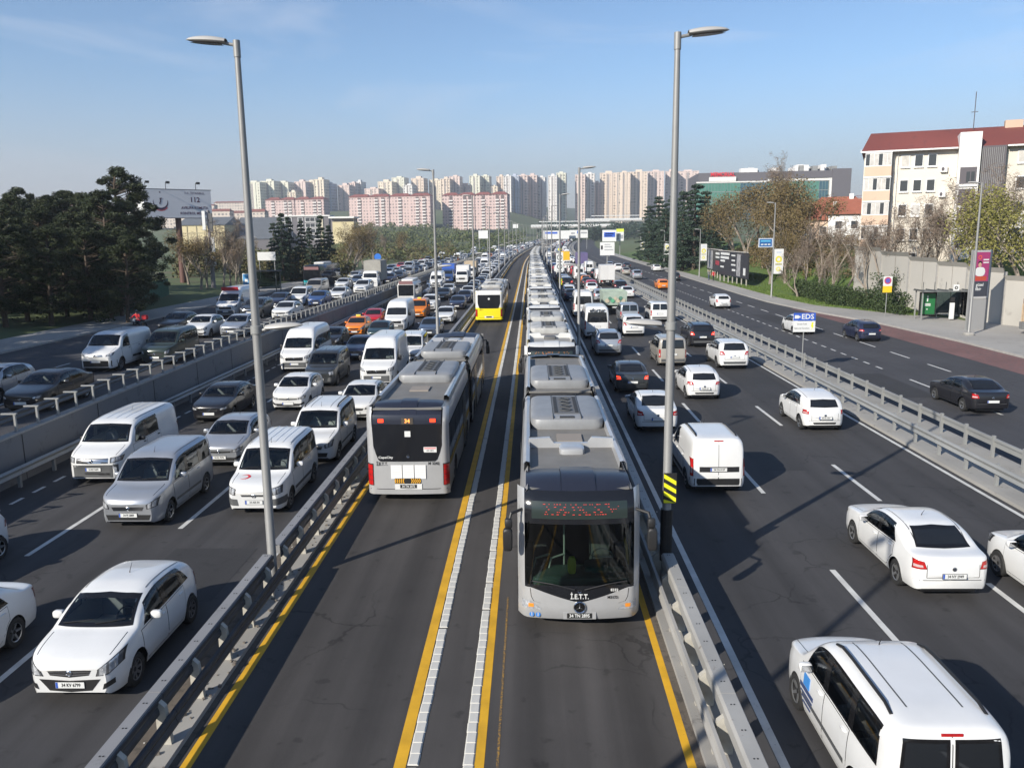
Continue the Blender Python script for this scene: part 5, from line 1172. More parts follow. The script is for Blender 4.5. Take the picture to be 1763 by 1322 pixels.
def truck(label, cabcol, cargo, dims, X, Yend, facing, z=0., kind='box', group='lorries in the traffic', name='box_truck'):
    cw, cl, ch = dims; L = 2.05+cl; Yc = Yend+L/2; rz = (math.pi if facing == 'to' else 0)+heading(Yc); T = thing(name, label, 'truck', path(X, Yc, z), rz, group)
    if ('cab', 9) not in PROTO:
        P, b, ub = make_car(KIND['cab'], 1); PROTO[('cab', 9)] = [p for p in P if p.name in ('body', 'windscreen', 'side_window', 'headlight', 'grille', 'front_plate', 'wing_mirror')]
    y0 = L/2-1.0
    for p in PROTO[('cab', 9)]:
        q = Part('cab' if p.name == 'body' else p.name, p.mesh, (p.loc[0], p.loc[1]+y0, p.loc[2]), p.rot, None, p.kids); instantiate([q], T, {'paint_white': PNT[cabcol]} if cabcol != 'white' else None)
    m = MB(); m.bbox(-.45, .45, -L/2+.1, L/2-.3, .55, .80); m.build('chassis', BLACKM, T)
    m = MB(); zb = 1.0
    if kind == 'dump':
        m.add([(-cw/2, -L/2, zb), (cw/2, -L/2, zb), (cw/2, -L/2+cl, zb), (-cw/2, -L/2+cl, zb), (-cw/2-.08, -L/2-.1, zb+ch), (cw/2+.08, -L/2-.1, zb+ch), (cw/2+.08, -L/2+cl, zb+ch), (-cw/2-.08, -L/2+cl, zb+ch)], [(0, 1, 5, 4), (1, 2, 6, 5), (2, 3, 7, 6), (3, 0, 4, 7), (3, 2, 1, 0)])
        m.add([(-cw/2-.02, -L/2+.05, zb+ch*.8), (cw/2+.02, -L/2+.05, zb+ch*.8), (cw/2, -L/2+cl-.1, zb+ch*.8), (-cw/2, -L/2+cl-.1, zb+ch*.8)], [(0, 1, 2, 3)])
    elif kind == 'tarp':
        m.prism([(-cw/2, zb), (cw/2, zb), (cw/2, zb+ch-.1), (cw*.3, zb+ch), (-cw*.3, zb+ch), (-cw/2, zb+ch-.1)], -L/2, -L/2+cl, 'XZ')
    else: m.bbox(-cw/2, cw/2, -L/2, -L/2+cl, zb, zb+ch)
    box = m.build('cargo_box', cargo, T)
    if kind != 'dump':
        for s in (-1, 1):
            f = MB(); f.bbox(*sorted((s*cw/2, s*(cw/2+.02))), -L/2-.01, -L/2+.05, zb-.02, zb+ch+.01); f.bbox(*sorted((s*.02, s*(cw/2))), -L/2-.02, -L/2-.012, zb+.05, zb+ch-.06) if kind == 'box' else None; f.build('door_frame' if kind == 'box' else 'corner_post', GALV, box) if kind != 'box' else f.build('rear_door', cargo, box)
    else:
        for k in range(7):
            q = MB(); c = random.choice([(.5, .12, .05), (.1, .35, .2), (.45, .4, .3), (.08, .2, .15)]); q.lathe([(0, 0), (.16+.08*random.random(), 0)], 12, axis='Y'); q.build('painted_motif', mat('motif%d' % k, c, .6), box, loc=(-.8+k*.27, -L/2-.06-.035*(k % 3)*0-.05, zb+.45+.22*(k % 2)))
    for yw in (L/2-.95, -L/2+1.2):
        for s in (-1, 1): tm, rmm = wheel_parts(.45, .28, 'steel'); instantiate([Part('wheel', tm, (s*(cw/2-.2), yw, .45), (0, 0, 0 if s > 0 else math.pi), None, [Part('rim', rmm)])], T)
    for s in (-1, 1): m = MB(); m.box((s*cw*.4, -L/2-.03, .82), (.28, .04, .12)); m.build('taillight', TAIL, T)
    m = MB(); m.box((0, -L/2-.03, .78), (.52, .012, .11)); m.build('rear_plate', PLATEW, T)
    return T
def coach(label, body, lower, X, Yend, facing, z=0., L=12.0, W=2.5, H=3.05, stripe=None, name='city_bus'):
    Yc = Yend+L/2; T = thing(name, label, 'bus', path(X, Yc, z), (math.pi if facing == 'to' else 0)+heading(Yc))
    prof = [(-W/2+.08, .32), (-W/2, .55), (-W/2, 2.3), (-W/2+.12, H-.12), (-W/2+.35, H), (W/2-.35, H), (W/2-.12, H-.12), (W/2, 2.3), (W/2, .55), (W/2-.08, .32)]
    m = MB(); n = len(prof); sc_ = lambda k, dy: [(x*k, dy, .32+(zz-.32)*(1-(1-k)*.6)) for x, zz in prof]
    m.grid([r+[r[0]] for r in (sc_(.90, L/2), sc_(.97, L/2-.06), sc_(1, L/2-.3), sc_(1, -L/2+.2), sc_(.96, -L/2))]); m.add(sc_(.90, L/2), [tuple(range(n))]); m.add(sc_(.96, -L/2), [tuple(range(n))])
    o = m.build('body', body, T, 40); fixnormals(o.data)
    m = MB(); m.bbox(-W/2*.86, W/2*.86, L/2-.02, L/2+.015, 1.05, 2.35); m.build('windscreen', GLASS_D, T)
    m = MB(); m.bbox(-W/2*.80, W/2*.80, L/2-.02, L/2+.018, 2.42, 2.82); m.build('destination_display', mat('display_rose', (.22, .12, .12), .4), T)
    m = MB(); m.bbox(-W/2*.88, W/2*.88, L/2-.02, L/2+.012, .40, 1.0); m.build('front_panel', lower, T)
    for s in (-1, 1):
        for k in range(7):
            y = L/2-.5-k*1.6; m = MB(); m.bbox(*sorted((s*(W/2-.01), s*(W/2+.012))), y-1.5, y, 1.15, 2.28); m.build('side_window', GLASS_D, T)
        for yw in (L/2-2.6, -L/2+2.8): tm, rmm = wheel_parts(.48, .28, 'alloy'); instantiate([Part('wheel', tm, (s*(W/2-.13), yw, .48), (0, 0, 0 if s > 0 else math.pi), None, [Part('rim', rmm)])], T)
        m = MB(); superell(m, (s*(W/2+.15), L/2-.05, 2.1), (.16, .14, .42), .4, .4, 10, 6); m.build('wing_mirror', BLACKM, T); m = MB(); m.box((s*.9, L/2+.02, .62), (.34, .03, .16)); m.build('headlight', LAMP, T)
    m = MB(); superell(m, (0, -.5, H+.12), (1.6, 4.5, .34), .3, .2, 18, 8); m.build('air_conditioner', B_WHITE, T)
    m = MB(); m.bbox(-1.0, 1.0, -L/2-.015, -L/2+.01, 1.3, 2.5); m.build('rear_window', GLASS_D, T)
    return T
LOT = []
def V(*a, **k):
    T = vehicle(*a, **k); LOT.append((a[2], a[3])); return T
# ---- oncoming carriageway, nearest first
V('hatchback', 'white', -8.25, 13.0, 'to', 'white five-door hatchback nearest the camera left of the barrier', plate='34 KV 6799')
V('sedan', 'white', -11.45, 11.75, 'to', 'white coupe-like saloon cut off by the left edge, black rear wheel showing', plate=None)
V('supermini', 'white', -14.75, 16.5, 'to', 'white car cut off by the left edge beside the silver minivan')
V('minivan', 'silver', -11.55, 21.8, 'to', 'silver people carrier with a blue card behind the windscreen', plate='34 PJ 2889')
V('van', 'white', -14.8, 26.0, 'to', 'white van with a wide grey front bumper beside the retaining wall', plate='34 BZ 5609')
cv = V('crescent_van', 'white', -8.3, 22.9, 'to', 'white small van with a red crescent on its bonnet', plate='34 A05 84')
V('railed_van', 'white', -8.1, 28.4, 'to', 'white small van with roof rails beside the bus barrier, behind the crescent van', remap={'seat_fabric': SEATL})
V('supermini', 'silver', -11.3, 28.0, 'to', 'silver hatchback half hidden by the left lamp post', plate='34 KL 7570')
V('sedan', 'black', -14.5, 35.2, 'to', 'black saloon with two bright headlamps behind the white van')
V('supermini', 'white', -11.6, 37.5, 'to', 'white hatchback right of the black saloon')
V('sedan', 'white', -7.95, 35.2, 'to', 'white saloon between the roof-railed van and the silver bus')
V('crescent_van', 'darkgrey', -11.75, 43.8, 'to', 'dark grey ribbed van between two tall white vans')
V('tall_van', 'white', -8.55, 43.8, 'to', 'tall white van next to the silver bus, grey grille')
V('minibus', 'white', -14.55, 48.8, 'to', 'tall white minibus in front of the retaining wall')
V('minivan', 'white', -7.95, 51.3, 'to', 'white small van behind the tall van by the bus barrier')
V('sedan', 'navy', -11.8, 53.3, 'to', 'navy saloon right behind the dark grey van')
V('hatchback', 'black', -14.9, 58.6, 'to', 'black hatchback behind the tall white minibus')
taxi1 = V('hatchback', 'orange', -14.7, 66.6, 'to', 'orange taxi behind the black hatchback')
V('hatchback', 'teal', -12.1, 62.8, 'to', 'dark teal car hidden up to its roof behind the navy saloon')
V('sedan', 'bluegrey', -8.35, 65.3, 'to', 'blue-grey saloon beside the second left lamp post')
V('tall_van', 'white', -11.8, 69.7, 'to', 'tall white van left of the blue-grey saloon')
V('supermini', 'red', -14.7, 73.9, 'to', 'red small car behind the orange taxi')
V('sedan', 'white', -8.2, 75.8, 'to', 'white saloon left of the yellow-tailed bus')
taxi2 = V('minivan', 'orange', -11.45, 80.9, 'to', 'orange taxi van behind the second tall white van')
V('suv', 'white', -11.3, 88.9, 'to', 'white SUV behind the orange taxi van')
V('sedan', 'navy', -8.3, 90.0, 'to', 'navy saloon by the bus barrier, left of the yellow bus roof')
coach('white minibus coach with a dark windscreen along the wall', B_WHITE, B_WHITE, -15.1, 98.0, 'to', L=6.5, W=2.1, H=2.7, name='minibus_coach')
V('hatchback', 'navy', -8.2, 98.5, 'to', 'navy hatchback behind the navy saloon')
V('sedan', 'white', -8.5, 107.6, 'to', 'white saloon behind the navy hatchback')
V('sedan', 'black', -11.4, 104.0, 'to', 'black saloon left of the navy hatchback')
V('suv', 'silver', -14.8, 110.4, 'to', 'silver SUV behind the dark-fronted minibus')
V('sedan', 'white', -11.6, 112.4, 'to', 'white saloon right of the silver SUV')
V('tall_van', 'white', -14.9, 127.0, 'to', 'tall white van behind the silver SUV', lod=1)
truck('blue lorry in the lane along the retaining wall', 'blue', BLUET, (2.2, 4.2, 2.1), -14.8, 144, 'to')
truck('white lorry with a red grille right of the blue lorry', 'white', WBOX, (2.2, 4.2, 2.0), -11.9, 140, 'to')
truck('lorry with a beige tarpaulin behind the white lorry', 'white', TARP_B, (2.3, 5.0, 2.3), -11.6, 154, 'to', kind='tarp')
for t, kind in ((taxi1, 'hatchback'), (taxi2, 'minivan')):
    m = MB(); superell(m, (0, -.1, KIND[kind]['H']+.07), (.42, .16, .15), .4, .4, 12, 6); m.build('taxi_sign', mat('taxi_sign_yellow', (.75, .62, .1), .5), t)
# crescent on the bonnet
m = MB(); n = 22; pts_o = [(.17*math.cos(a), .17*math.sin(a)) for a in np.linspace(.55, 2*math.pi-.55, n)]; pts_i = [(.045+.135*math.cos(a), .135*math.sin(a)) for a in np.linspace(.62, 2*math.pi-.62, n)]
bb = Body(KIND['crescent_van'], False)
def hood(x, s): p, nn = bb.hit('T', x, s); return tuple(p+nn*.006)
m.grid([[hood(.42+x, .66+y) for x, y in pts_o], [hood(.42+x, .66+y) for x, y in pts_i]]); m.build('red_crescent', mat('crescent_red', (.55, .03, .04), .5), cv)
# ---- raised service road on the left
SZ = 1.3
V('sedan', 'black', -20.6, 31.5, 'to', 'black saloon at the left edge on the raised service road', z=SZ)
V('hatchback', 'silver', -23.8, 33.0, 'to', 'silver car at the left edge beyond the black saloon', z=SZ)
V('panel_van', 'white', -22.9, 41.6, 'to', 'white panel van with a black front bumper in the tree shade', z=SZ)
V('minivan', 'green', -20.8, 43.8, 'to', 'dark green small van next to the white panel van', z=SZ)
V('sedan', 'black', -26.6, 58.5, 'to', 'black saloon behind the motorcyclist in red', z=SZ)
V('supermini', 'white', -23.4, 55.6, 'to', 'white hatchback behind the dark green van', z=SZ)
V('sedan', 'silver', -21.1, 56.1, 'to', 'silver saloon beside the railing of the retaining wall', z=SZ)
bv = V('tall_van', 'white', -26.8, 70.5, 'to', 'tall white van with a red panel above its windscreen', z=SZ, lod=0)
m = MB(); m.box((0, 5.9/2-1.55, 2.42), (1.5, .06, .34), rx=-.5); m.build('red_panel', mat('sign_red', (.5, .03, .04), .5), bv)
V('suv', 'darkgrey', -24.2, 69.0, 'to', 'dark grey SUV behind the left lamp post', z=SZ)
V('sedan', 'white', -21.1, 67.7, 'to', 'white saloon right of the dark grey SUV on the service road', z=SZ)
V('sedan', 'navy', -25.2, 79.0, 'to', 'navy saloon behind the dark grey SUV', z=SZ)
V('minivan', 'white', -23.9, 82.0, 'to', 'white boxy car beside the navy saloon', z=SZ)
V('hatchback', 'blue', -21.5, 80.5, 'to', 'blue car along the railing', z=SZ)
V('sedan', 'white', -21.1, 87.5, 'to', 'white saloon behind the blue car', z=SZ)
V('van', 'beige', -25.6, 94.7, 'to', 'beige-grey van in front of the city bus', z=SZ)
V('sedan', 'white', -24.9, 106, 'to', 'white saloon right of the city bus', z=SZ)
V('suv', 'white', -20.6, 97.7, 'to', 'white SUV with a black grille below the tarpaulin lorry', z=SZ)
truck('small lorry with a tall grey tarpaulin on the service road', 'white', TARP, (2.3, 4.6, 2.7), -21.4, 108, 'to', SZ, 'tarp')
coach('black and turquoise city bus at the left stop', B_BLACK, mat('turquoise', (.02, .42, .45), .4), -30.2, 112, 'to', SZ)
V('hatchback', 'navy', -20.9, 118.5, 'to', 'navy hatchback behind the tarpaulin lorry', z=SZ)
V('sedan', 'black', -20.8, 125.5, 'to', 'black saloon behind the navy hatchback on the service road', z=SZ, lod=1)
# ---- outgoing carriageway
dk = V('railed_van', 'white', 5.42, 9.55, 'away', 'white van with black roof rails nearest the camera on the right', skip=())
pg = V('sedan', 'white', 9.34, 17.2, 'away', 'white saloon with a black rear window, second lane on the right', plate='34 NY 2949')
V('hatchback', 'white', 11.95, 15.5, 'away', 'white hatchback cut off by the right edge')
V('cargo_van', 'white', 5.85, 24.8, 'away', 'white closed van beside the striped lamp post', plate='34 YA 0137')
V('hot_hatch', 'white', 12.05, 32.9, 'away', 'white three-door hatchback next to the crash barrier', plate='34 VA 3361')
V('sedan', 'white', 5.2, 32.9, 'away', 'white saloon partly behind the right lamp post')
V('supermini', 'white', 8.5, 39.5, 'away', 'white rounded hatchback in the middle lane', plate='34 KR 120')
V('sedan', 'darkgrey', 5.2, 41.4, 'away', 'dark grey saloon with its brake lamps lit', braking=True)
V('minivan', 'beige', 8.7, 49.8, 'away', 'beige minivan behind the right lamp post')
V('suv', 'white', 12.2, 48.6, 'away', 'white people carrier next to the crash barrier', skip=('roof_rail',))
V('suv', 'silver', 5.2, 54.4, 'away', 'silver SUV in the lane beside the bus barrier')
V('suv', 'black', 12.3, 58.3, 'away', 'black SUV ahead of the white people carrier', braking=True)
V('suv', 'white', 8.2, 64.9, 'away', 'white estate car with roof rails, above the silver SUV')
spn = V('minibus', 'white', 5.15, 63.7, 'away', 'white minibus with dark lettering over its rear window')
lettering('company_lettering', 'efortur', .42, INK, spn, (0, -5.9/2+.03, 2.26), '-Y', True, 1.0)
V('minivan', 'silver', 9.0, 74.6, 'away', 'silver small van in front of the white estate car')
V('minivan', 'white', 11.9, 75.5, 'away', 'white boxy van next to the crash barrier')
truck('pale green tipper lorry with painted motifs on its tailgate', 'green', DUMPG, (2.3, 4.4, 1.35), 8.5, 83.0, 'away', 0., 'dump', name='tipper_truck')
V('minibus', 'white', 5.15, 80.4, 'away', 'white minibus ahead of the lettered minibus')
V('sedan', 'white', 12.3, 104, 'away', 'white saloon ahead of the boxy white van')
V('hatchback', 'silver', 8.4, 99, 'away', 'silver hatchback ahead of the tipper lorry')
V('sedan', 'navy', 4.9, 100, 'away', 'navy saloon tight to the bus barrier ahead of the white minibuses')
V('supermini', 'white', 5.0, 108, 'away', 'white small car ahead of the navy saloon')
V('suv', 'black', 12.4, 113.5, 'away', 'black SUV right of the silver hatchback')
V('sedan', 'white', 8.4, 113, 'away', 'white saloon left of the black SUV')
V('suv', 'black', 5.4, 124, 'away', 'black SUV with lit brake lamps ahead of the white small car', braking=True, lod=1)
truck('white box van next to the crash barrier', 'white', WBOX, (2.2, 4.2, 2.3), 11.9, 128, 'away')
V('tall_van', 'white', 11.9, 168, 'away', 'tall white van ahead of the white box van', lod=1)
truck('lorry with violet side curtains', 'white', CURT, (2.45, 9.0, 2.7), 12.1, 194, 'away')
truck('yellow lorry left of the violet lorry', 'orange', YELT, (2.4, 5.0, 2.6), 8.8, 214, 'away')
# ---- service road on the right
V('sedan', 'darkgrey', 20.5, 35.9, 'away', 'dark saloon with bright red tail lamps at the right edge', braking=False, remap={'paint_white': PNT['black']})
V('supermini', 'navy', 25.2, 60.5, 'away', 'navy hatchback beside the red bus bay')
V('hatchback', 'white', 21.9, 65.2, 'away', 'white car behind the blue and white camera sign', lod=0)
V('hatchback', 'white', 20.8, 88.4, 'away', 'white hatchback alone on the service road')
V('hatchback', 'orange', 19.2, 119, 'away', 'orange taxi on the right service road', lod=1)
V('hatchback', 'darkgrey', 24.6, 140, 'away', 'dark grey car ahead of the orange taxi')
V('sedan', 'white', 27.0, 176, 'away', 'white saloon far up the right service road')
V('suv', 'silver', 18.9, 146, 'away', 'silver car beside the crash barrier on the service road')
V('sedan', 'beige', 18.8, 162, 'away', 'beige saloon beside the crash barrier on the service road')
V('sedan', 'darkgrey', 22.2, 190, 'away', 'dark grey saloon far up the right service road')
V('suv', 'white', 18.9, 178, 'away', 'white estate car ahead of the beige saloon')
V('hatchback', 'silver', 18.8, 196, 'away', 'silver hatchback ahead of the white estate car')
# door logo of the nearest van
m = MB(); m.bbox(-.006, .006, -.13, .13, -.10, .10); lg = m.build('blue_logo', mat('logo_blue', (.05, .22, .55), .4), dk, loc=(-.906, .72, .86)); lg.rotation_euler = (0, .06, 0)
for k in range(4):
    q = MB(); q.bbox(-.005, .005, -.30+.03*k, .30-.05*k, -.035 if k == 0 else -.012, .035 if k == 0 else .012); lo = q.build('logo_text_bar', mat('logo_navy', (.04, .06, .14), .5), dk, loc=(-.912, .70, .70-.075*k-(.02 if k else 0)))
# ---- the jam beyond: one by one as far as they can be told apart
MIX = [('hatchback', .20), ('supermini', .15), ('sedan', .30), ('suv', .12), ('minivan', .12), ('panel_van', .05), ('tall_van', .06)]
CMIX = [('white', .44), ('silver', .14), ('black', .08), ('darkgrey', .09), ('navy', .07), ('bluegrey', .05), ('red', .03), ('blue', .03), ('beige', .04), ('orange', .03)]
def pick(mix):
    r = random.random(); a = 0
    for k, p in mix:
        a += p
        if r < a: return k
    return mix[0][0]
LANES = [('the oncoming lane nearest the buses', -8.4, 'to', 115, 0, (1.6, 3.2)), ('the middle oncoming lane', -11.6, 'to', 162, 0, (1.6, 3.4)), ('the oncoming lane along the wall', -14.8, 'to', 152, 0, (1.6, 3.6)),
         ('the raised road, inner lane', -21.2, 'to', 132, 1, (1.8, 4.5)), ('the raised road, middle lane', -24.6, 'to', 114, 1, (2.0, 6)), ('the raised road, outer lane', -28.0, 'to', 128, 1, (2.5, 14)),
         ('the outgoing lane nearest the buses', 5.3, 'away', 130, 0, (1.8, 4.0)), ('the middle outgoing lane', 8.7, 'away', 119, 0, (1.8, 4.2)), ('the outgoing lane nearest the island', 12.2, 'away', 136, 0, (2.5, 9))]
FAR = []
GRP = {'to': 'oncoming traffic in the jam', 'away': 'outgoing traffic in the jam'}
for nm, X, fc, Y0, srv, gp in LANES:
    Y = Y0; k = 1
    while Y < (1000 if not srv else 420):
        kd = pick(MIX); c = pick(CMIX)
        if kd in ('tall_van', 'panel_van'): c = 'white'
        L = KIND[kd]['L']
        clash = any(abs(X-x) < 2.4 and Y < y+9.5 and Y+L+1 > y for x, y in ((11.9, 168), (12.1, 194), (12.1, 200), (8.8, 214)))
        if not clash:
            z = lz(Y) if srv else 0; x = X+random.uniform(-.25, .25)
            if Y < 385: vehicle(kd, c, x, Y, fc, f'{COLW.get(c, c)} {WORD[kd]}, {ordinal(k)} in the jam of {nm}', z, 2, group=GRP[fc]); k += 1
            else: FAR.append((kd, c, x, Y, fc, z))
        Y += L+random.uniform(*gp)*(1 if Y < 385 else 1.3)
# the rest of the jam merges into one mass
cache = {}; VV, FF, MM, ML = [], [], [], []; base = 0
for kd, c, x, Y, fc, z in FAR:
    me = proto(kd, 2)
    if kd not in cache:
        co = np.empty(len(me.vertices)*3); me.vertices.foreach_get('co', co); cache[kd] = (co.reshape(-1, 3), [tuple(p.vertices) for p in me.polygons], [p.material_index for p in me.polygons], [m for m in me.materials])
    co, fs, mi, ms = cache[kd]; a = (math.pi if fc == 'to' else 0)+heading(Y); ca, sa = math.cos(a), math.sin(a); px = path(x, Y+2.2, z)
    VV.append(np.stack([co[:, 0]*ca-co[:, 1]*sa+px[0], co[:, 0]*sa+co[:, 1]*ca+px[1], co[:, 2]+px[2]], 1))
    loc_ = []
    for m in ms:
        mm = PNT[c] if m.name == 'paint_white' else m
        if mm not in ML: ML.append(mm)
        loc_.append(ML.index(mm))
    FF.extend([tuple(i+base for i in f) for f in fs]); MM.extend([loc_[i] for i in mi]); base += len(co)
me = bpy.data.meshes.new('distant_traffic'); me.from_pydata(np.concatenate(VV).tolist(), [], FF); me.polygons.foreach_set('material_index', MM)
for m in ML: me.materials.append(m)
tag(place('distant_traffic', me), 'far mass of jammed cars filling both carriageways up to the bridges', 'traffic', kind='stuff')
# ================================================================ STREET FURNITURE
POLE = mat('lamp_pole_paint', (.25, .25, .245), .5, .25, var=(1.5, .12)); LHEAD = mat('lamp_head_shell', (.40, .39, .37), .45, .1); LGLASS = mat('lamp_glass', (.10, .09, .10), .2)
def at(px, py, Y):
    d = Vector((px-881.5, py-661, 1400.)); w = Vector((right.x*d.x+down.x*d.y+fwd.x*d.z, right.y*d.x+down.y*d.y+fwd.y*d.z, right.z*d.x+down.z*d.y+fwd.z*d.z)); return (w.x*Y/w.y, Y, w.z*Y/w.y+8.2)
def box_obj(name, m, parent, x0, x1, y0, y1, z0, z1): q = MB(); q.bbox(x0, x1, y0, y1, z0, z1); return q.build(name, m, parent)
LPART = {}
def lamp_parts(h, side, low):
    k = (h, side, low)
    if k in LPART: return LPART[k]
    P = []; m = MB(); m.lathe([(.13, 0), (.13, .25), (.105, .3), (.095, h*.5), (.062, h-.35), (.075, h-.34), (.075, h), (0, h)], 14); P.append(Part('pole', mkmesh(m, 'pole', POLE, 50)))
    for (hh, sd) in ([(h, side)]+([(6.12, -side)] if low else [])):
        a = MB(); a.tube([(0, 0, hh-.10), (sd*.28, 0, hh-.05)], .035, 8); P.append(Part('arm', mkmesh(a, 'arm', POLE)))
        q = MB(); f = lambda t: (math.sin(math.pi*min(1, .16+t*.84))**.55)
        q.grid([[(sd*(.22+.86*t), .17*f(t)*math.cos(u)*(1.0), hh-.03+.06*t*sd*sd+(.10 if math.sin(u) > 0 else .05)*f(t)*math.sin(u)) for u in np.linspace(0, 2*math.pi, 15)] for t in np.linspace(0, 1, 12)])
        g_ = MB(); g_.grid([[(sd*(.30+.70*t), .13*f(t)*s_, hh-.085+.06*t) for s_ in (-1, -.5, 0, .5, 1)] for t in np.linspace(0, 1, 8)])
        P.append(Part('lamp_head', mkmesh(q, 'lamp_head', LHEAD, 50), kids=[Part('lamp_glass', mkmesh(g_, 'lamp_glass', LGLASS))]))
        if hh < h:
            c = MB(); c.lathe([(.10, hh-.16), (.125, hh-.15), (.125, hh+.02), (.10, hh+.03)], 14); P.append(Part('clamp', mkmesh(c, 'clamp', GALV)))
    LPART[k] = P; return P
def lamp(label, X, Y, z, h, side, low=False, group=None, bent=True):
    T = thing('street_lamp', label, 'street lamp', path(X, Y, z), 0, group); instantiate(lamp_parts(h, side, low), T); return T
for i, Y in enumerate(POLES):
    who = 'nearest' if i == 0 else ordinal(i+1)+' from the camera'
    tl = lamp(f'grey lamp post on the left bus barrier, {who}', -6.2, Y, .1 if Y < 300 else 0, 12.2, -1, i < 12, 'lamp posts on the left bus barrier')
    tr = lamp(f'grey lamp post on the right bus barrier, {who}', 3.1, Y, .1 if Y < 300 else 0, 12.2, 1, i < 12, 'lamp posts on the right bus barrier')
    if i == 0: rp0 = tr
# black and yellow hazard board and dark sleeve on the right pole
HAZY = mat('hazard_yellow', (.72, .70, .02), .4)
def hazard(parent, y, z, w=.30, h=.72, name='hazard_board'):
    b = box_obj(name, INK, parent, -.11, w-.11, y-.012, y, z, z+h)
    for k in range(4):
        z0 = z+h-.02-k*.20; poly_ = [(-.10, min(z0, z+h)), (-.10, z0-.10), (w-.12, z0-.27), (w-.12, z0-.17)]; poly_ = [(x, min(max(zz, z+.01), z+h-.01)) for x, zz in poly_]
        q = MB(); q.prism(poly_, y-.016, y-.0125, 'XZ'); q.build('yellow_stripe', HAZY, b)
    return b
hazard(rp0, -.13, 1.98)
m = MB(); m.lathe([(.14, .55), (.14, 1.05), (.135, 1.05), (.135, 1.12), (.142, 1.12), (.142, 1.42), (.136, 1.42), (.136, 1.5), (.142, 1.5), (.142, 1.8), (.1, 1.8)], 14); m.build('black_sleeve', INK, rp0)
lamp('unseen lamp-shaped post added out of frame to cast a shadow across the bus lanes', -6.2, 2.2, .1, 12.2, -1, True, 'lamp posts on the left bus barrier')  # added outside the view, only for the shadow it throws over the bus lanes
# signs on a later pole of the right barrier
T = thing('bus_lane_sign', 'tall white sign with two round emblems above a striped board on the bus barrier', 'sign', path(3.6, 104, .0)); mp = MB(); mp.lathe([(.05, 0), (.05, 6.3)], 10); mp.build('post', GALV, T)
sb = box_obj('panel', PLATEW, T, -.45, .45, -.08, -.04, 3.4, 5.9)
for k in (0, 1): m = MB(); m.lathe([(.25, 0), (.34, 0)], 20, axis='Y'); m.build('ring', INK, sb, loc=(0, -.085, 5.25-k*1.15)); m = MB(); m.bbox(-.3, .3, -.086, -.081, 4.62-k*1.15, 4.72-k*1.15); m.build('text_bar', INK, sb)
q = MB(); q.add([(0, -.1, 6.5), (.25, -.1, 6.25), (0, -.1, 6.0), (-.25, -.1, 6.25)], [(0, 1, 2, 3)]); q.build('warning_diamond', HAZY, T); hazard(T, -.1, 1.6, .45, 1.1)

# ---- camera warning sign in the island
p = (16.0, 48.0); T = thing('camera_sign', 'blue and white EDS camera warning sign on a thin post in the island', 'sign', (p[0], p[1], .12)); T.scale = (.82, .82, .82)
m = MB(); m.lathe([(.035, 0), (.035, 4.05)], 10); m.build('post', GALV, T)
BL = mat('sign_blue', (.03, .09, .42), .45); bx_ = box_obj('blue_board', BL, T, -.78, .78, -.07, -.04, 3.52, 4.08); lettering('sign_text', 'EDS', .50, PLATEW, bx_, (.22, -.073, 3.80), '-Y', True, 1.05)
m = MB(); m.bbox(-.70, -.42, -.076, -.072, 3.68, 3.92); m.bbox(-.42, -.30, -.076, -.072, 3.74, 3.86); m.build('camera_symbol', PLATEW, bx_)
wb = box_obj('white_board', PLATEW, T, -.78, .78, -.07, -.04, 2.72, 3.50)
for k in range(2): lettering('sign_text', ('Güvenli Trafik', 'Elektronik Denetleme')[k], .15, INK, wb, (-.16, -.073, 3.28-k*.30), '-Y', False, .8)
q = MB(); q.add([(.52, -.074, 3.40), (.66, -.074, 3.40), (.60, -.074, 3.17), (.68, -.074, 3.17), (.50, -.074, 2.82), (.56, -.074, 3.08), (.48, -.074, 3.08)], [(0, 6, 5, 2, 1), (2, 5, 4, 3)]); q.build('lightning_bolt', HAZY, wb)

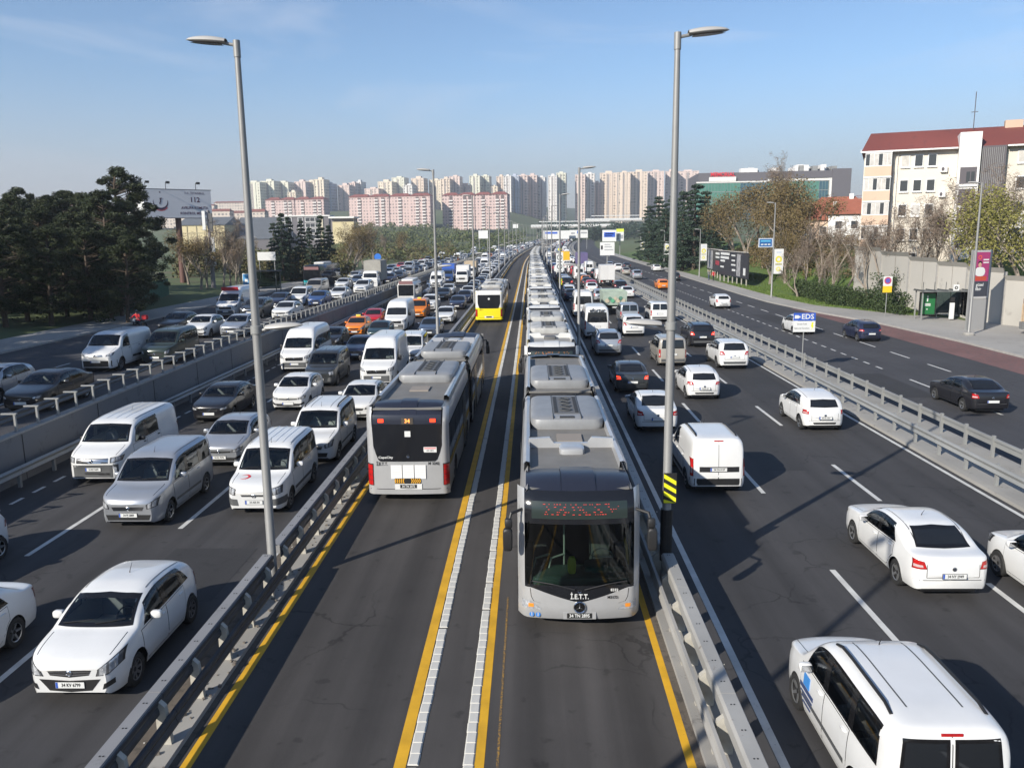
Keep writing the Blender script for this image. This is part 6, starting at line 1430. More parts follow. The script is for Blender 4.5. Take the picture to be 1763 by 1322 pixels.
# ---- right pavement: lamps, banners, signs, billboards, shelter, bin
for i, (px, py, Y, side, banner) in enumerate(((1318, 353, 101, -1, True), (1650, 320, 63, -1, False), (1172, 395, 150, -1, True), (1136, 398, 195, -1, True), (1108, 400, 245, -1, True))):
    X = {63: 33.6, 101: 29.5, 150: 30.6, 195: 31.4, 245: 32.2}[Y]; T = lamp(('slim lamp post with a yellow and white banner on the right pavement, %s' % ('nearest' if i == 0 else ordinal(i)+' one')) if banner else 'slim lamp post between the shelter and the magenta poster', X, Y, .15, 11.4 if Y < 120 else 8.5, side, False, 'lamp posts of the right pavement')
    if Y == 63: m = MB(); superell(m, (0, 0, .1), (.75, .75, .30), .5, .6, 14, 6); m.build('concrete_foot', CONC, T)
    if banner:
        b_ = box_obj('banner', PLATEW, T, .12, 1.25, -.03, 0, 2.9, 5.9); c = MB(); c.lathe([(.20, 0), (.40, 0)], 22, axis='Y'); c.build('yellow_emblem', mat('banner_yellow', (.62, .55, .05), .5), b_, loc=(.68, -.035, 4.65))
        c = MB(); c.bbox(.28, 1.1, -.036, -.032, 3.98, 4.12); c.build('text_bar', mat('olive_print', (.30, .27, .06), .5), b_); c = MB(); c.lathe([(.10, 0), (.30, 0)], 18, axis='Y'); c.build('pale_emblem', mat('pale_yellow', (.62, .58, .22), .5), b_, loc=(.68, -.035, 3.48)); c = MB(); c.bbox(.4, 1.0, -.036, -.032, 5.45, 5.53); c.build('text_bar', mat('faint_blue', (.30, .40, .55), .5), b_)
        if Y == 101:
            bb_ = box_obj('blue_sign', mat('sign_frame', (.50, .55, .62), .5), T, -1.85, -.12, -.04, 0, 6.1, 7.2); box_obj('blue_field', mat('sign_deepblue', (.02, .10, .28), .4), bb_, -1.74, -.23, -.045, -.041, 6.2, 7.1); c = MB(); c.bbox(-1.6, -.4, -.048, -.046, 6.78, 6.95); c.build('pale_band', mat('sign_skyblue', (.10, .40, .62), .4), bb_)
            for k in range(3): box_obj('white_mark', PLATEW, bb_, -1.55+k*.42, -1.25+k*.42, -.048, -.046, 6.38, 6.52)
T = thing('road_sign', 'no-waiting sign with a yellow plate below it beside the hedge', 'sign', (33.4, 77.5, .15)); m = MB(); m.lathe([(.035, 0), (.035, 3.4)], 10); m.build('post', GALV, T)
b_ = box_obj('white_plate', PLATEW, T, -.42, .42, -.06, -.03, 2.85, 3.75); m = MB(); m.lathe([(0, 0), (.22, 0)], 20, axis='Y'); m.build('blue_disc', mat('sign_violet', (.10, .10, .40), .4), b_, loc=(0, -.065, 3.35)); m = MB(); m.lathe([(.22, 0), (.33, 0)], 24, axis='Y'); m.build('red_ring', mat('sign_red2', (.45, .05, .10), .4), b_, loc=(0, -.066, 3.35)); box_obj('yellow_plate', mat('plate_yellow', (.75, .48, .02), .5), T, -.42, .42, -.06, -.03, 2.25, 2.84)
# black and white billboards along the pavement
def billboard(label, a, b, zb, zt, cols):
    L = math.hypot(b[0]-a[0], b[1]-a[1]); an = math.atan2(b[1]-a[1], b[0]-a[0]); T = thing('billboard', label, 'billboard', (a[0], a[1], .1), an, 'billboards along the right pavement')
    pnl = box_obj('panel', mat('poster_dark', (.025, .025, .03), .5), T, 0, L, -.10, .10, zb, zt); box_obj('top_board', mat('board_pale', (.45, .43, .40), .6), T, -.1, L*.97, -.25, .12, zt, zt+.10)
    for k in range(int(L/2.6)+1): box_obj('post', POSTM, T, k*2.6+.1, k*2.6+.28, .02, .16, 0, zb+.2)
    for (u0, u1, v0, v1, m) in cols: box_obj('print', m, pnl, u0*L, u1*L, -.112, -.1005, zb+(zt-zb)*v0, zb+(zt-zb)*v1)
    return T
PW = PLATEW; PGR = mat('poster_grey', (.30, .30, .31), .6, var=(1.3, .6)); PR = mat('poster_red', (.30, .02, .04), .5)
rb = [(.05, .42, .05, .95, PGR), (.62, .92, .78, .88, PW), (.62, .88, .62, .70, PW), (.62, .92, .30, .50, PR)]
billboard('monochrome billboard with a grey portrait half, farther of two', (33.1, 155.0), (32.3, 140), 1.3, 5.0, rb)
billboard('black billboard with rows of white lettering, nearer of two', (31.4, 137.5), (31.7, 120.5), 1.2, 5.0, [(.05, .38, .84, .94, PW), (.05, .36, .68, .78, PW), (.05, .22, .55, .63, PW), (.05, .18, .30, .37, PW), (.45, .58, .82, .88, PW), (.46, .58, .62, .68, PW), (.45, .60, .44, .50, PW), (.48, .60, .22, .30, PW), (.64, .76, .05, .92, PGR), (.86, .93, .12, .40, PW)])
# bus shelter
T = thing('bus_shelter', 'glass bus shelter with a green poster on the right pavement', 'bus shelter', (35.1, 74.0, .15), R(-4)); DKM = mat('shelter_steel', (.09, .10, .10), .45, .5); SGL = tint_glass('shelter_glass', (.55, .66, .66), .6)
for x in (0, 3.9):
    for y in (0, 1.5): m = MB(); m.bbox(x-.05, x+.05, y-.05, y+.05, 0, 2.55); m.build('post', DKM if x else GALV, T)
for k in range(5): box_obj('roof_beam', DKM, T, -.15+k*1.02, -.07+k*1.02, -.5, 1.7, 2.62, 2.70)
box_obj('roof', mat('shelter_roof', (.12, .13, .13), .4), T, -.2, 4.15, -.5, 1.75, 2.55, 2.61)
for k in range(4): box_obj('roof_upright', DKM, T, .6+k*1.0, .64+k*1.0, 1.6, 1.64, 2.61, 3.3)
box_obj('back_pane', SGL, T, 1.55, 3.85, 1.52, 1.535, .35, 2.4); box_obj('side_pane', SGL, T, 3.93, 3.945, .1, 1.4, .35, 2.4)
pp = box_obj('poster_case', INK, T, .0, 1.45, .55, .70, .35, 2.45); gp = box_obj('green_poster', mat('poster_green', (.015, .13, .04), .4), pp, .12, 1.33, .535, .549, .48, 2.34); lettering('poster_figure', '1', .75, PLATEW, gp, (.66, .53, 1.85), '-Y', True); 
for k in range(2): box_obj('poster_text', PLATEW, gp, .42, .95, .528, .534, 1.36-k*.13, 1.44-k*.13)
box_obj('poster_mark', PLATEW, gp, .62, .72, .528, .534, .88, .98)
box_obj('bench_seat', GALV, T, 1.7, 3.5, 1.0, 1.4, .45, .50); 
for x in (1.8, 3.4): box_obj('bench_leg', GALV, T, x-.03, x+.03, 1.15, 1.25, 0, .45)
st = box_obj('stop_pillar', PLATEW, T, 2.35, 2.75, -.15, -.05, .1, 1.55); box_obj('screen', INK, T, 2.37, 2.73, -.15, -.05, 1.6, 2.05); sg_ = box_obj('stop_symbol', PLATEW, T, 2.35, 2.85, -.55, -.50, 2.65, 3.2); m = MB(); m.lathe([(.07, 0), (.15, 0)], 16, axis='Y'); m.build('ring', INK, sg_, loc=(2.6, -.555, 2.92))
# tall advertising panel
T = thing('poster_column', 'tall framed advertising panel with a magenta poster beside the shelter', 'billboard', (35.9, 66.4, .15), R(12)); 
for x in (-.85, .85): box_obj('post', GALV, T, x-.06, x+.06, -.08, .08, 0, 6.4)
box_obj('frame', mat('panel_frame', (.40, .40, .40), .5), T, -.80, .80, -.10, .10, 2.55, 6.35); po = box_obj('poster', mat('poster_magenta', (.32, .04, .14), .4), T, -.68, .68, -.115, -.101, 2.7, 6.2)
box_obj('dark_foot', mat('poster_slate', (.04, .045, .06), .5), po, -.68, .68, -.119, -.1155, 2.7, 3.9); box_obj('orange_band', mat('poster_orange', (.42, .06, .03), .5), po, -.60, .5, -.122, -.1195, 3.95, 4.3)
m = MB(); superell(m, (-.12, -.12, 4.66), (.92, .02, .75), .8, .8, 16, 6); m.build('shirt_print', PLATEW, po); m = MB(); superell(m, (-.18, -.122, 5.22), (.30, .02, .42), 1, 1, 14, 6); m.build('face_print', mat('skin_print', (.50, .30, .22), .6), po); m = MB(); superell(m, (-.18, -.120, 5.36), (.36, .016, .30), 1, 1, 14, 6); m.build('hair_print', INK, po); m = MB(); m.lathe([(.10, 0), (.17, 0)], 18, axis='Y'); m.build('logo_ring', mat('logo_coral', (.65, .10, .06), .5), po, loc=(-.22, -.123, 5.80))
lettering('poster_text', 'güzel', .34, PLATEW, po, (-.05, -.122, 3.62), '-Y', True); lettering('poster_text', 'fikir', .34, PLATEW, po, (-.15, -.122, 3.28), '-Y', True)
for k in range(2): box_obj('text_bar', PLATEW, po, .10, .60, -.119, -.1155, 5.55-k*.22, 5.65-k*.22)
box_obj('lower_skirt', mat('panel_base', (.28, .28, .28), .7), T, -.85, .85, -.02, .02, .0, 2.5)
T = thing('litter_bin', 'grey slatted litter bin on the right pavement', 'bin', (38.3, 63.4, .15), R(8))
for x in (-.62, .05): 
    box_obj('bin_body', mat('bin_grey', (.14, .14, .14), .6), T, x, x+.5, -.2, .2, .38, .95)
    for k in range(4): box_obj('slat', GALV, T, x-.01, x+.51, -.22, -.205, .43+k*.13, .50+k*.13)
box_obj('post', DKM, T, -.09, .01, -.05, .05, 0, 1.25)
# boundary wall behind the pavement, built of panels
WALLM = worn('pale_render', (.43, .41, .37), (.33, .31, .28), .6, .8, .9); T = thing('boundary_wall', 'pale concrete panel wall with angled top behind the shelter and hedge', 'wall', (0, 0, 0))
pts = [(43.5, 60), (41.4, 66), (40.0, 70), (39.2, 74.5), (38.7, 79), (38.3, 84), (38.0, 90), (37.8, 97)]; ht = [3.3, 3.9, 4.5, 4.8, 5.1, 5.5, 5.9, 6.1]
for k in range(len(pts)-1):
    (xa, ya), (xb, yb) = pts[k], pts[k+1]; m = MB()
    for t0, t1 in ((.01, .49), (.51, .99)):
        q = [(xa+(xb-xa)*t, ya+(yb-ya)*t) for t in (t0, t1)]; m = MB(); h0 = ht[k]
        m.add([(q[0][0], q[0][1], -.1), (q[1][0], q[1][1], -.1), (q[1][0], q[1][1], h0), (q[0][0], q[0][1], h0), (q[0][0]+.25, q[0][1]+.1, -.1), (q[1][0]+.25, q[1][1]+.1, -.1), (q[1][0]+.25, q[1][1]+.1, h0), (q[0][0]+.25, q[0][1]+.1, h0)], [(0, 1, 2, 3), (4, 7, 6, 5), (3, 2, 6, 7), (0, 3, 7, 4), (1, 5, 6, 2)]); m.build('wall_panel', WALLM, T)
        m = MB(); m.add([(q[0][0], q[0][1], h0-.02), (q[1][0], q[1][1], h0-.02), (q[1][0]-.35, q[1][1]-.15, h0+.42), (q[0][0]-.35, q[0][1]-.15, h0+.42), (q[0][0]+.05, q[0][1], h0-.02), (q[1][0]+.05, q[1][1], h0-.02), (q[1][0]-.30, q[1][1]-.15, h0+.42), (q[0][0]-.30, q[0][1]-.15, h0+.42)], [(0, 1, 2, 3), (4, 7, 6, 5), (3, 2, 6, 7)]); m.build('angled_top', WALLM, T)
    m = MB(); m.bbox(xa-.12, xa+.05, ya-.12, ya+.1, 0, ht[k]+.1); m.build('pilaster', KERB, T)
T = thing('wooden_fence', 'low fence of pale upright canes at the right edge', 'fence', (39.4, 66.2, .15), math.atan2(-9, 5.5)); CANE = mat('cane', (.40, .30, .20), .85, var=(6, .3))
m = MB()
q = MB(); q.bbox(-.028, .028, -.02, .02, .45, 2.15); cm = q.mesh('cane'); cm.materials.append(CANE)
for k in range(130): o = place('cane', cm, None, T, (k*.072, random.uniform(-.01, .01), 0)); o.scale = (1, 1, random.uniform(.94, 1.04)); o.rotation_euler = (0, random.uniform(-.02, .02), 0)
box_obj('plinth', CONC, T, -.1, 9.6, -.1, .1, -.1, .5)
for z_ in (.8, 1.9): box_obj('rail', mat('fence_brown', (.16, .09, .06), .7), T, 0, 9.5, .03, .07, z_, z_+.07)
for k in range(5): box_obj('post', mat('fence_brown', (.16, .09, .06), .7), T, k*2.3, k*2.3+.09, .03, .13, 0, 2.5)

# ---- left side: hoarding, mast, stop, fence
T = thing('large_hoarding', 'big white 112 hoarding on a single column behind the pines', 'billboard', (at(304, 345, 115)[0], 115, 1.3), R(42)); zb, zt = 9.7, 13.5
m = MB(); m.lathe([(.45, 0), (.40, zb+.2)], 14); m.build('column', mat('rust_column', (.12, .06, .05), .6), T)
pnl = box_obj('front_face', mat('hoarding_white', (.66, .66, .68), .6), T, -4.6, 4.6, -.65, -.45, zb, zt); bk = MB(); bk.prism([(-4.6, -.45), (4.6, -.45), (-4.6, 3.8)], zb, zt, 'XY'); bk.build('side_face', PLATEW, T)
box_obj('frame_edge', INK, T, -4.7, 4.7, -.66, -.60, zt, zt+.08); box_obj('frame_edge', INK, T, -4.7, 4.7, -.66, -.60, zb-.08, zb)
lettering('hoarding_text', 'T.C. İSTANBUL', .42, mat('text_dark', (.10, .03, .06), .6), pnl, (2.3, -.66, zt-.45), '-Y', False); lettering('hoarding_text', '112', .95, mat('text_dark', (.10, .03, .06), .6), pnl, (2.3, -.66, zt-1.35), '-Y', True); lettering('hoarding_text', 'AVRUPA KOMUTA', .50, mat('text_dark', (.10, .03, .06), .6), pnl, (2.2, -.66, zt-2.45), '-Y', True, .9); lettering('hoarding_text', 'KONTROL MERKEZİ', .50, mat('text_dark', (.10, .03, .06), .6), pnl, (2.2, -.66, zt-3.2), '-Y', True, .9)
for nm, c, r0, r1, m_ in (('crescent', (0, 0), 1.0, .82, mat('crest_dark', (.05, .02, .05), .6)),):
    q = MB(); aa = np.linspace(math.pi*.92, math.pi*2.08, 20); q.grid([[(-2.4+1.0*math.cos(a), -.66, zt-1.75+1.0*math.sin(a)) for a in aa], [(-2.4+.92*math.cos(a), -.66, zt-1.58+.88*math.sin(a)) for a in aa]]); q.build('crescent', m_, pnl); q = MB(); aa = np.linspace(math.pi*1.2, math.pi*1.8, 12); q.grid([[(-2.4+1.12*math.cos(a), -.66, zt-1.78+1.12*math.sin(a)) for a in aa], [(-2.4+1.0*math.cos(a), -.66, zt-1.78+1.0*math.sin(a)) for a in aa]]); q.build('red_arc', mat('crest_red', (.5, .03, .04), .6), pnl)
q = MB(); q.box((-2.4, -.665, zt-1.5), (.14, .01, .55)); q.box((-2.32, -.665, zt-1.2), (.34, .01, .12), 0); q.box((-2.5, -.665, zt-1.85), (.12, .01, .3)); q.build('figure_mark', mat('crest_dark', (.05, .02, .05), .6), pnl); q = MB(); q.add([(-2.4+.16*math.cos(math.pi/2+k*math.pi/5)*(1 if k % 2 == 0 else .4), -.66, zt-.38+.16*math.sin(math.pi/2+k*math.pi/5)*(1 if k % 2 == 0 else .4)) for k in range(10)], [tuple(range(10))]); q.build('star', mat('crest_dark', (.05, .02, .05), .6), pnl)
for x in (-4.2, -1.5, 2.6): m = MB(); m.tube([(x, -.5, zt), (x, -.5, zt+.9), (x, -1.3, zt+1.0)], .04, 6); m.box((x, -1.45, zt+.9), (.45, .35, .3)); m.build('flood_light', INK, T)
T = thing('antenna_mast', 'mobile phone mast with white antenna panels left of the first lamp post', 'mast', (at(366, 470, 108)[0], 108, 1.2)); zt = at(366, 362, 108)[2]-1.2
m = MB(); m.lathe([(.30, 0), (.26, 3.5), (.2, 4), (.18, zt)], 12); m.build('pole', mat('mast_grey', (.20, .19, .20), .6), T)
for k, (dx, z0, hh) in enumerate(((-.45, zt-2.6, 2.5), (.35, zt-2.8, 2.4), (.05, zt-2.5, 2.4), (-.35, zt-5.2, 1.8), (.4, zt-5.4, 1.9))):
    box_obj('antenna_panel', PLATEW if k % 2 == 0 else PLASTIC, T, dx-.20, dx+.20, -.5+.3*(k % 3), -.3+.3*(k % 3), z0, z0+hh); box_obj('bracket', PLASTIC, T, min(0, dx), max(0, dx)+.05, -.3, .05, z0+hh*.5, z0+hh*.5+.08)
box_obj('equipment_box', PLATEW, T, -.55, .55, -.6, .2, zt-7.2, zt-6.0)
T = thing('bus_shelter', 'small bus shelter with a blue poster on the left pavement', 'bus shelter', (-35.6, 103, 1.42), R(-6))
for x in (0, 3.4): box_obj('post', DKM, T, x-.05, x+.05, -.05, .05, 0, 2.5); box_obj('post', DKM, T, x-.05, x+.05, 1.3, 1.4, 0, 2.5)
box_obj('roof', INK, T, -.2, 3.7, -.4, 1.6, 2.5, 2.62); box_obj('back_pane', SGL, T, .1, 3.3, 1.34, 1.36, .3, 2.4); pc = box_obj('poster_case', PLATEW, T, -1.0, .0, -.1, .05, .3, 2.3); box_obj('blue_poster', mat('poster_blue', (.06, .26, .52), .4), pc, -.92, -.08, -.115, -.101, .4, 2.2); box_obj('poster_white', PLATEW, pc, -.7, -.3, -.12, -.116, 1.2, 1.6); box_obj('bench', GALV, T, .5, 3.0, .9, 1.2, .45, .5)
T = lamp('thin lamp post beside the left bus shelter', -35.2, 102, 1.42, 6.8, 1, False)
T = thing('white_hoarding', 'white two-legged hoarding behind the left bus shelter', 'billboard', (at(460, 460, 118)[0], 118, 1.4)); zz = at(460, 434, 118)[2]-1.4
box_obj('board', PLATEW, T, -1.3, 1.3, -.05, .05, zz-1.2, zz)
for x in (-1.1, 1.1): box_obj('leg', GALV, T, x-.05, x+.05, .05, .15, 0, zz-1.2)
T = thing('green_fence', 'dark green mesh fence along the left park', 'fence', (0, 0, 0)); GMESH = tint_glass('green_mesh', (.06, .42, .26), .55, .6); GPOST = mat('green_post', (.02, .10, .06), .6)
fp_ = [(-37.4, 73.5), (-38.6, 78), (-39.8, 83), (-41.2, 88.5), (-42.6, 95)]
for (xa, ya), (xb, yb) in zip(fp_, fp_[1:]):
    m = MB(); m.add([(xa, ya, 1.3), (xb, yb, 1.3), (xb, yb, 3.6), (xa, ya, 3.6), (xa+.03, ya, 1.3), (xb+.03, yb, 1.3), (xb+.03, yb, 3.6), (xa+.03, ya, 3.6)], [(0, 1, 2, 3), (4, 7, 6, 5), (3, 2, 6, 7)]); m.build('mesh_panel', mat('green_sheet', (.012, .085, .045), .7, var=(1.5, .4)), T); m = MB(); m.tube([(xa, ya, 1.2), (xa, ya, 3.7)], .05, 6); m.build('post', GPOST, T)
T = thing('round_blue_sign', 'round blue sign on a pole behind the tarpaulin lorry', 'sign', (at(652, 480, 130)[0], 130, 1.2)); m = MB(); m.lathe([(.05, 0), (.05, 3.9)], 8); m.build('pole', GALV, T); m = MB(); m.lathe([(0, 0), (.55, 0), (.55, .04), (0, .04)], 20, (0, -.08, 3.7), 'Y'); m.build('disc', mat('sign_roundblue', (.03, .16, .55), .4), T)

# ---- far sign boards and footbridges over the road
def board(name, label, px0, px1, py0, py1, Y, m, marks=(), legs=True, cat='sign'):
    a = at(px0, py1, Y); b = at(px1, py0, Y); W_ = b[0]-a[0]; H_ = b[2]-a[2]; T = thing(name, label, cat, ((a[0]+b[0])/2, Y, zoff(Y))); z0 = a[2]-zoff(Y)
    pn = box_obj('panel', m, T, -W_/2, W_/2, -.1, .1, z0, z0+H_)
    for (u0, u1, v0, v1, mm) in marks: box_obj('print', mm, pn, -W_/2+u0*W_, -W_/2+u1*W_, -.14, -.105, z0+v0*H_, z0+v1*H_)
    for x in ((-W_*.45, W_*.45) if legs == 2 else (0,)): box_obj('leg', GALV, T, x-.12, x+.12, .1, .3, -.2, z0+.3)
    return T
MB_ = mat('sign_midblue', (.03, .10, .50), .5); SWH = mat('sign_white', (.66, .67, .66), .6); SYL = mat('sign_lime', (.62, .70, .08), .5); PALE = mat('sign_print_grey', (.30, .31, .33), .6)
board('direction_sign', 'white direction sign on a single post in the island', 1033, 1058, 417, 440, 188, SWH, [(.06, .18, .45, .75, INK), (.30, .8, .62, .68, PALE), (.30, .9, .40, .46, PALE), (.30, .7, .80, .85, PALE)])
board('direction_sign', 'white direction sign with a blue field beside the lime panel', 1037, 1061, 396, 416, 290, SWH, [(.12, .92, .38, .80, MB_), (.2, .8, .62, .70, SWH), (.2, .7, .46, .52, SWH)])
board('lime_sign', 'white and lime panel right of the blue-field sign', 1061, 1074, 394, 415, 292, SWH, [(.0, 1., .75, 1., SYL), (.1, .4, .1, .6, PALE), (.6, .9, .2, .5, PALE)])
board('white_hoarding', 'long white hoarding with a blue line of text over the far road', 935, 980, 397, 412, 420, SWH, [(.08, .55, .62, .85, MB_)], 2, 'billboard')
board('white_hoarding', 'white hoarding with grey print right of the long one', 980, 1012, 396, 410, 424, SWH, [(.42, .56, .55, .9, MB_), (.1, .3, .5, .7, PALE), (.62, .95, .55, .75, PALE)], 2, 'billboard')
board('white_hoarding', 'white hoarding left of the bus lanes far away', 824, 840, 397, 411, 300, SWH, [], 2, 'billboard')
board('white_hoarding', 'small white sign above the far oncoming cars', 883, 892, 386, 393, 520, SWH, [], 1, 'billboard')
def footbridge(label, px0, px1, py, Y, hh):
    a = at(px0, py, Y); b = at(px1, py, Y); T = thing('footbridge', label, 'footbridge', ((a[0]+b[0])/2, Y, 0)); W_ = b[0]-a[0]; z0 = a[2]
    box_obj('deck', CONC, T, -W_/2, W_/2, -2, 2, z0-hh*.5, z0); box_obj('parapet', SWH, T, -W_/2, W_/2, -2.1, -2.0, z0, z0+hh*.7); box_obj('roof', SWH, T, -W_/2*.8, W_/2*.9, -2.2, 2.2, z0+hh*1.5, z0+hh*1.75)
    for k in range(6): x = -W_/2+W_*(k+.5)/6; box_obj('pier', CONC, T, x-.6, x+.6, -.8, .8, ground_z(0, Y)-2, z0-hh*.5); box_obj('roof_post', GALV, T, x-.1, x+.1, -1.9, -1.7, z0, z0+hh*1.5)
footbridge('pale covered footbridge crossing the far road', 914, 1056, 391, 760, 2.8); footbridge('second covered footbridge behind the first, higher up', 1008, 1105, 380, 960, 3.2)

# ================================================================ PEOPLE
SKIN = mat('skin', (.42, .26, .18), .6); HAIR = mat('hair_dark', (.02, .016, .014), .7); CLOTH_D = mat('cloth_dark', (.03, .03, .035), .85); JEANS = mat('cloth_jeans', (.05, .07, .13), .85); HELM = mat('helmet', (.03, .03, .035), .2, coat=.5)
def limb(mb, pts, rads, mi, n=8): mb.tube(pts, rads, n, mi)
def person(label, loc, rz, top, trousers, pose='stand', group=None, z=0.):
    """one continuous body grown with a skin modifier; clothing by height"""
    J = {'pel': (0, 0, .95), 'wa': (0, 0, 1.10), 'ch': (0, 0, 1.32), 'ne': (0, .01, 1.50), 'hd': (0, .03, 1.62), 'tp': (0, .02, 1.74)}
    if pose == 'ride': J = {'pel': (0, 0, .86), 'wa': (0, .06, 1.0), 'ch': (0, .16, 1.22), 'ne': (0, .22, 1.38), 'hd': (0, .26, 1.50), 'tp': (0, .25, 1.63)}
    for s, k in ((1, 'r'), (-1, 'l')):
        if pose == 'ride': J.update({k+'sh': (s*.19, .16, 1.30), k+'el': (s*.30, .36, 1.10), k+'wr': (s*.30, .58, 1.08), k+'ha': (s*.29, .66, 1.08), k+'hi': (s*.10, .02, .82), k+'kn': (s*.22, .40, .68), k+'an': (s*.20, .18, .30), k+'to': (s*.22, .34, .26)})
        else:
            f = .16*s if pose == 'walk' else .02*s
            J.update({k+'sh': (s*.19, 0, 1.42), k+'el': (s*.25, -.02-f*.6, 1.14), k+'wr': (s*.25, .06-f, .90), k+'ha': (s*.245, .10-f, .80), k+'hi': (s*.10, 0, .90), k+'kn': (s*.11, .03+f, .50), k+'an': (s*.11, f*1.2-.03, .08), k+'to': (s*.12, f*1.2+.14, .03)})
    E_ = [('pel', 'wa'), ('wa', 'ch'), ('ch', 'ne'), ('ne', 'hd'), ('hd', 'tp')]+[(a+k1, b+k2) if False else (k+a, k+b) for k in 'rl' for a, b in (('sh', 'el'), ('el', 'wr'), ('wr', 'ha'), ('hi', 'kn'), ('kn', 'an'), ('an', 'to'))]+[('ch', 'rsh'), ('ch', 'lsh'), ('pel', 'rhi'), ('pel', 'lhi')]
    RAD = {'pel': .135, 'wa': .125, 'ch': .15, 'ne': .055, 'hd': .095, 'tp': .07, 'sh': .065, 'el': .047, 'wr': .034, 'ha': .038, 'hi': .088, 'kn': .058, 'an': .042, 'to': .04}
    ks = list(J); me = bpy.data.meshes.new('body'); me.from_pydata([J[k] for k in ks], [(ks.index(a), ks.index(b)) for a, b in E_], [])
    ob = bpy.data.objects.new('body', me); sk = ob.modifiers.new('s', 'SKIN'); ss = ob.modifiers.new('u', 'SUBSURF'); ss.levels = 1; ss.render_levels = 1
    for i, k in enumerate(ks):
        r = RAD.get(k, RAD.get(k[1:])); me.skin_vertices[0].data[i].radius = (r, r*.85 if k in ('ch', 'wa', 'pel') else r); me.skin_vertices[0].data[i].use_root = (k == 'pel')
    bm2 = evaluated_mesh(ob); bpy.data.objects.remove(ob); bm2.name = 'body'; bm2.materials.clear()
    for m in (SKIN, top, trousers, INK): bm2.materials.append(m)
    ztop = J['ne'][2]-.03
    for p in bm2.polygons:
        c = p.center; p.use_smooth = True; hand = any((c-Vector(J[k+'ha'])).length < .10 for k in 'rl'); foot = any((c-Vector(J[k+'to'])).length < .12 or (c-Vector(J[k+'an'])).length < .05 for k in 'rl')
        leg = c.z < J['pel'][2]-.03 and not any((c-Vector(J[k+q])).length < .22 for k in 'rl' for q in ('wr', 'el'))
        p.material_index = 0 if (c.z > ztop or hand) else (3 if foot else (2 if leg else 1))
    T = thing('person', label, 'person', (loc[0], loc[1], loc[2]), rz, group); place('body', bm2, None, T)
    hx, hy, hz = J['hd']; m = MB(); superell(m, (hx, hy-.01, hz+.05), (.22, .25, .25) if pose == 'ride' else (.20, .23, .19), 1, 1, 12, 8); m.build('helmet' if pose == 'ride' else 'hair', HELM if pose == 'ride' else HAIR, T, 50)
    return T
RED_J = mat('cloth_red', (.50, .02, .03), .8)
# motorcycle with rider on the raised service road
T = thing('motorcycle', 'dark motorcycle ridden by the figure in red', 'motorcycle', (-29.6, 60.5, 1.31), math.pi-.1)
for y in (.68, -.68):
    m = MB(); m.lathe([(.20, -.05), (.30, -.06), (.32, 0), (.30, .06), (.20, .05)], 18, axis='X'); w_ = m.build('wheel', TYRE, T, 40, loc=(0, y, .32)); m = MB(); m.lathe([(.0, .02), (.20, .03), (.20, -.03), (0, -.02)], 14, axis='X'); m.build('rim', RIMS, w_)
m = MB(); superell(m, (0, .18, .78), (.30, .55, .28), .6, .6, 12, 8); m.build('fuel_tank', HELM, T); m = MB(); superell(m, (0, -.32, .78), (.28, .72, .14), .5, .5, 12, 6); m.build('saddle', INK, T); m = MB(); superell(m, (0, .05, .48), (.34, .55, .34), .6, .6, 12, 6); m.build('engine', PLASTIC, T)
m = MB(); m.tube([(0, .68, .32), (0, .50, .82), (0, .42, 1.02)], .035, 8); m.tube([(-.36, .40, 1.05), (0, .46, 1.0), (.36, .40, 1.05)], .02, 8); m.build('handlebar', RIMS, T); m = MB(); superell(m, (0, .62, .88), (.22, .16, .22), .7, .7, 10, 6); m.build('headlight', LAMP, T); m = MB(); superell(m, (0, -.85, 1.0), (.42, .36, .36), .4, .4, 12, 6); m.build('top_box', REDC, T)
person('rider in a red jacket and dark helmet on the motorcycle', (-29.6, 60.48, 1.31), math.pi-.1, RED_J, CLOTH_D, 'ride')
person('person in dark clothes waiting at the left bus shelter', (-34.4, 102.2, 1.42), 2.6, CLOTH_D, CLOTH_D)
person('person in a red top walking past the billboards', (30.3, 137.0, .15), .1, RED_J, CLOTH_D, 'walk')
person('person in grey walking beside the one in red at the billboards', (30.0, 139.0, .15), .1, mat('cloth_grey', (.12, .12, .13), .85), JEANS, 'walk')
# ================================================================ VEGETATION
BARK = mat('bark', (.10, .075, .055), .9, var=(3, .3)); BARK_P = mat('bark_pale', (.26, .22, .18), .9, var=(3, .3))
L_PINE = leafmat('pine_needles', (.018, .030, .012), (.045, .056, .021)); L_CEDAR = leafmat('cedar_needles', (.020, .042, .030), (.050, .075, .045)); L_OLIVE = leafmat('spring_leaves', (.125, .088, .042), (.175, .135, .055)); L_YEL = leafmat('yellow_green_leaves', (.16, .16, .04), (.24, .22, .07))
L_HEDGE = leafmat('hedge_leaves', (.025, .045, .018), (.060, .085, .030)); L_SCRUB = leafmat('scrub_leaves', (.10, .075, .04), (.12, .13, .05)); L_SCRUBG = leafmat('scrub_green', (.06, .09, .03), (.12, .13, .05)); L_TWIG = leafmat('twig_brown', (.14, .10, .075), (.21, .165, .125)); L_GRASS = leafmat('grass_blades', (.06, .12, .02), (.13, .17, .04))
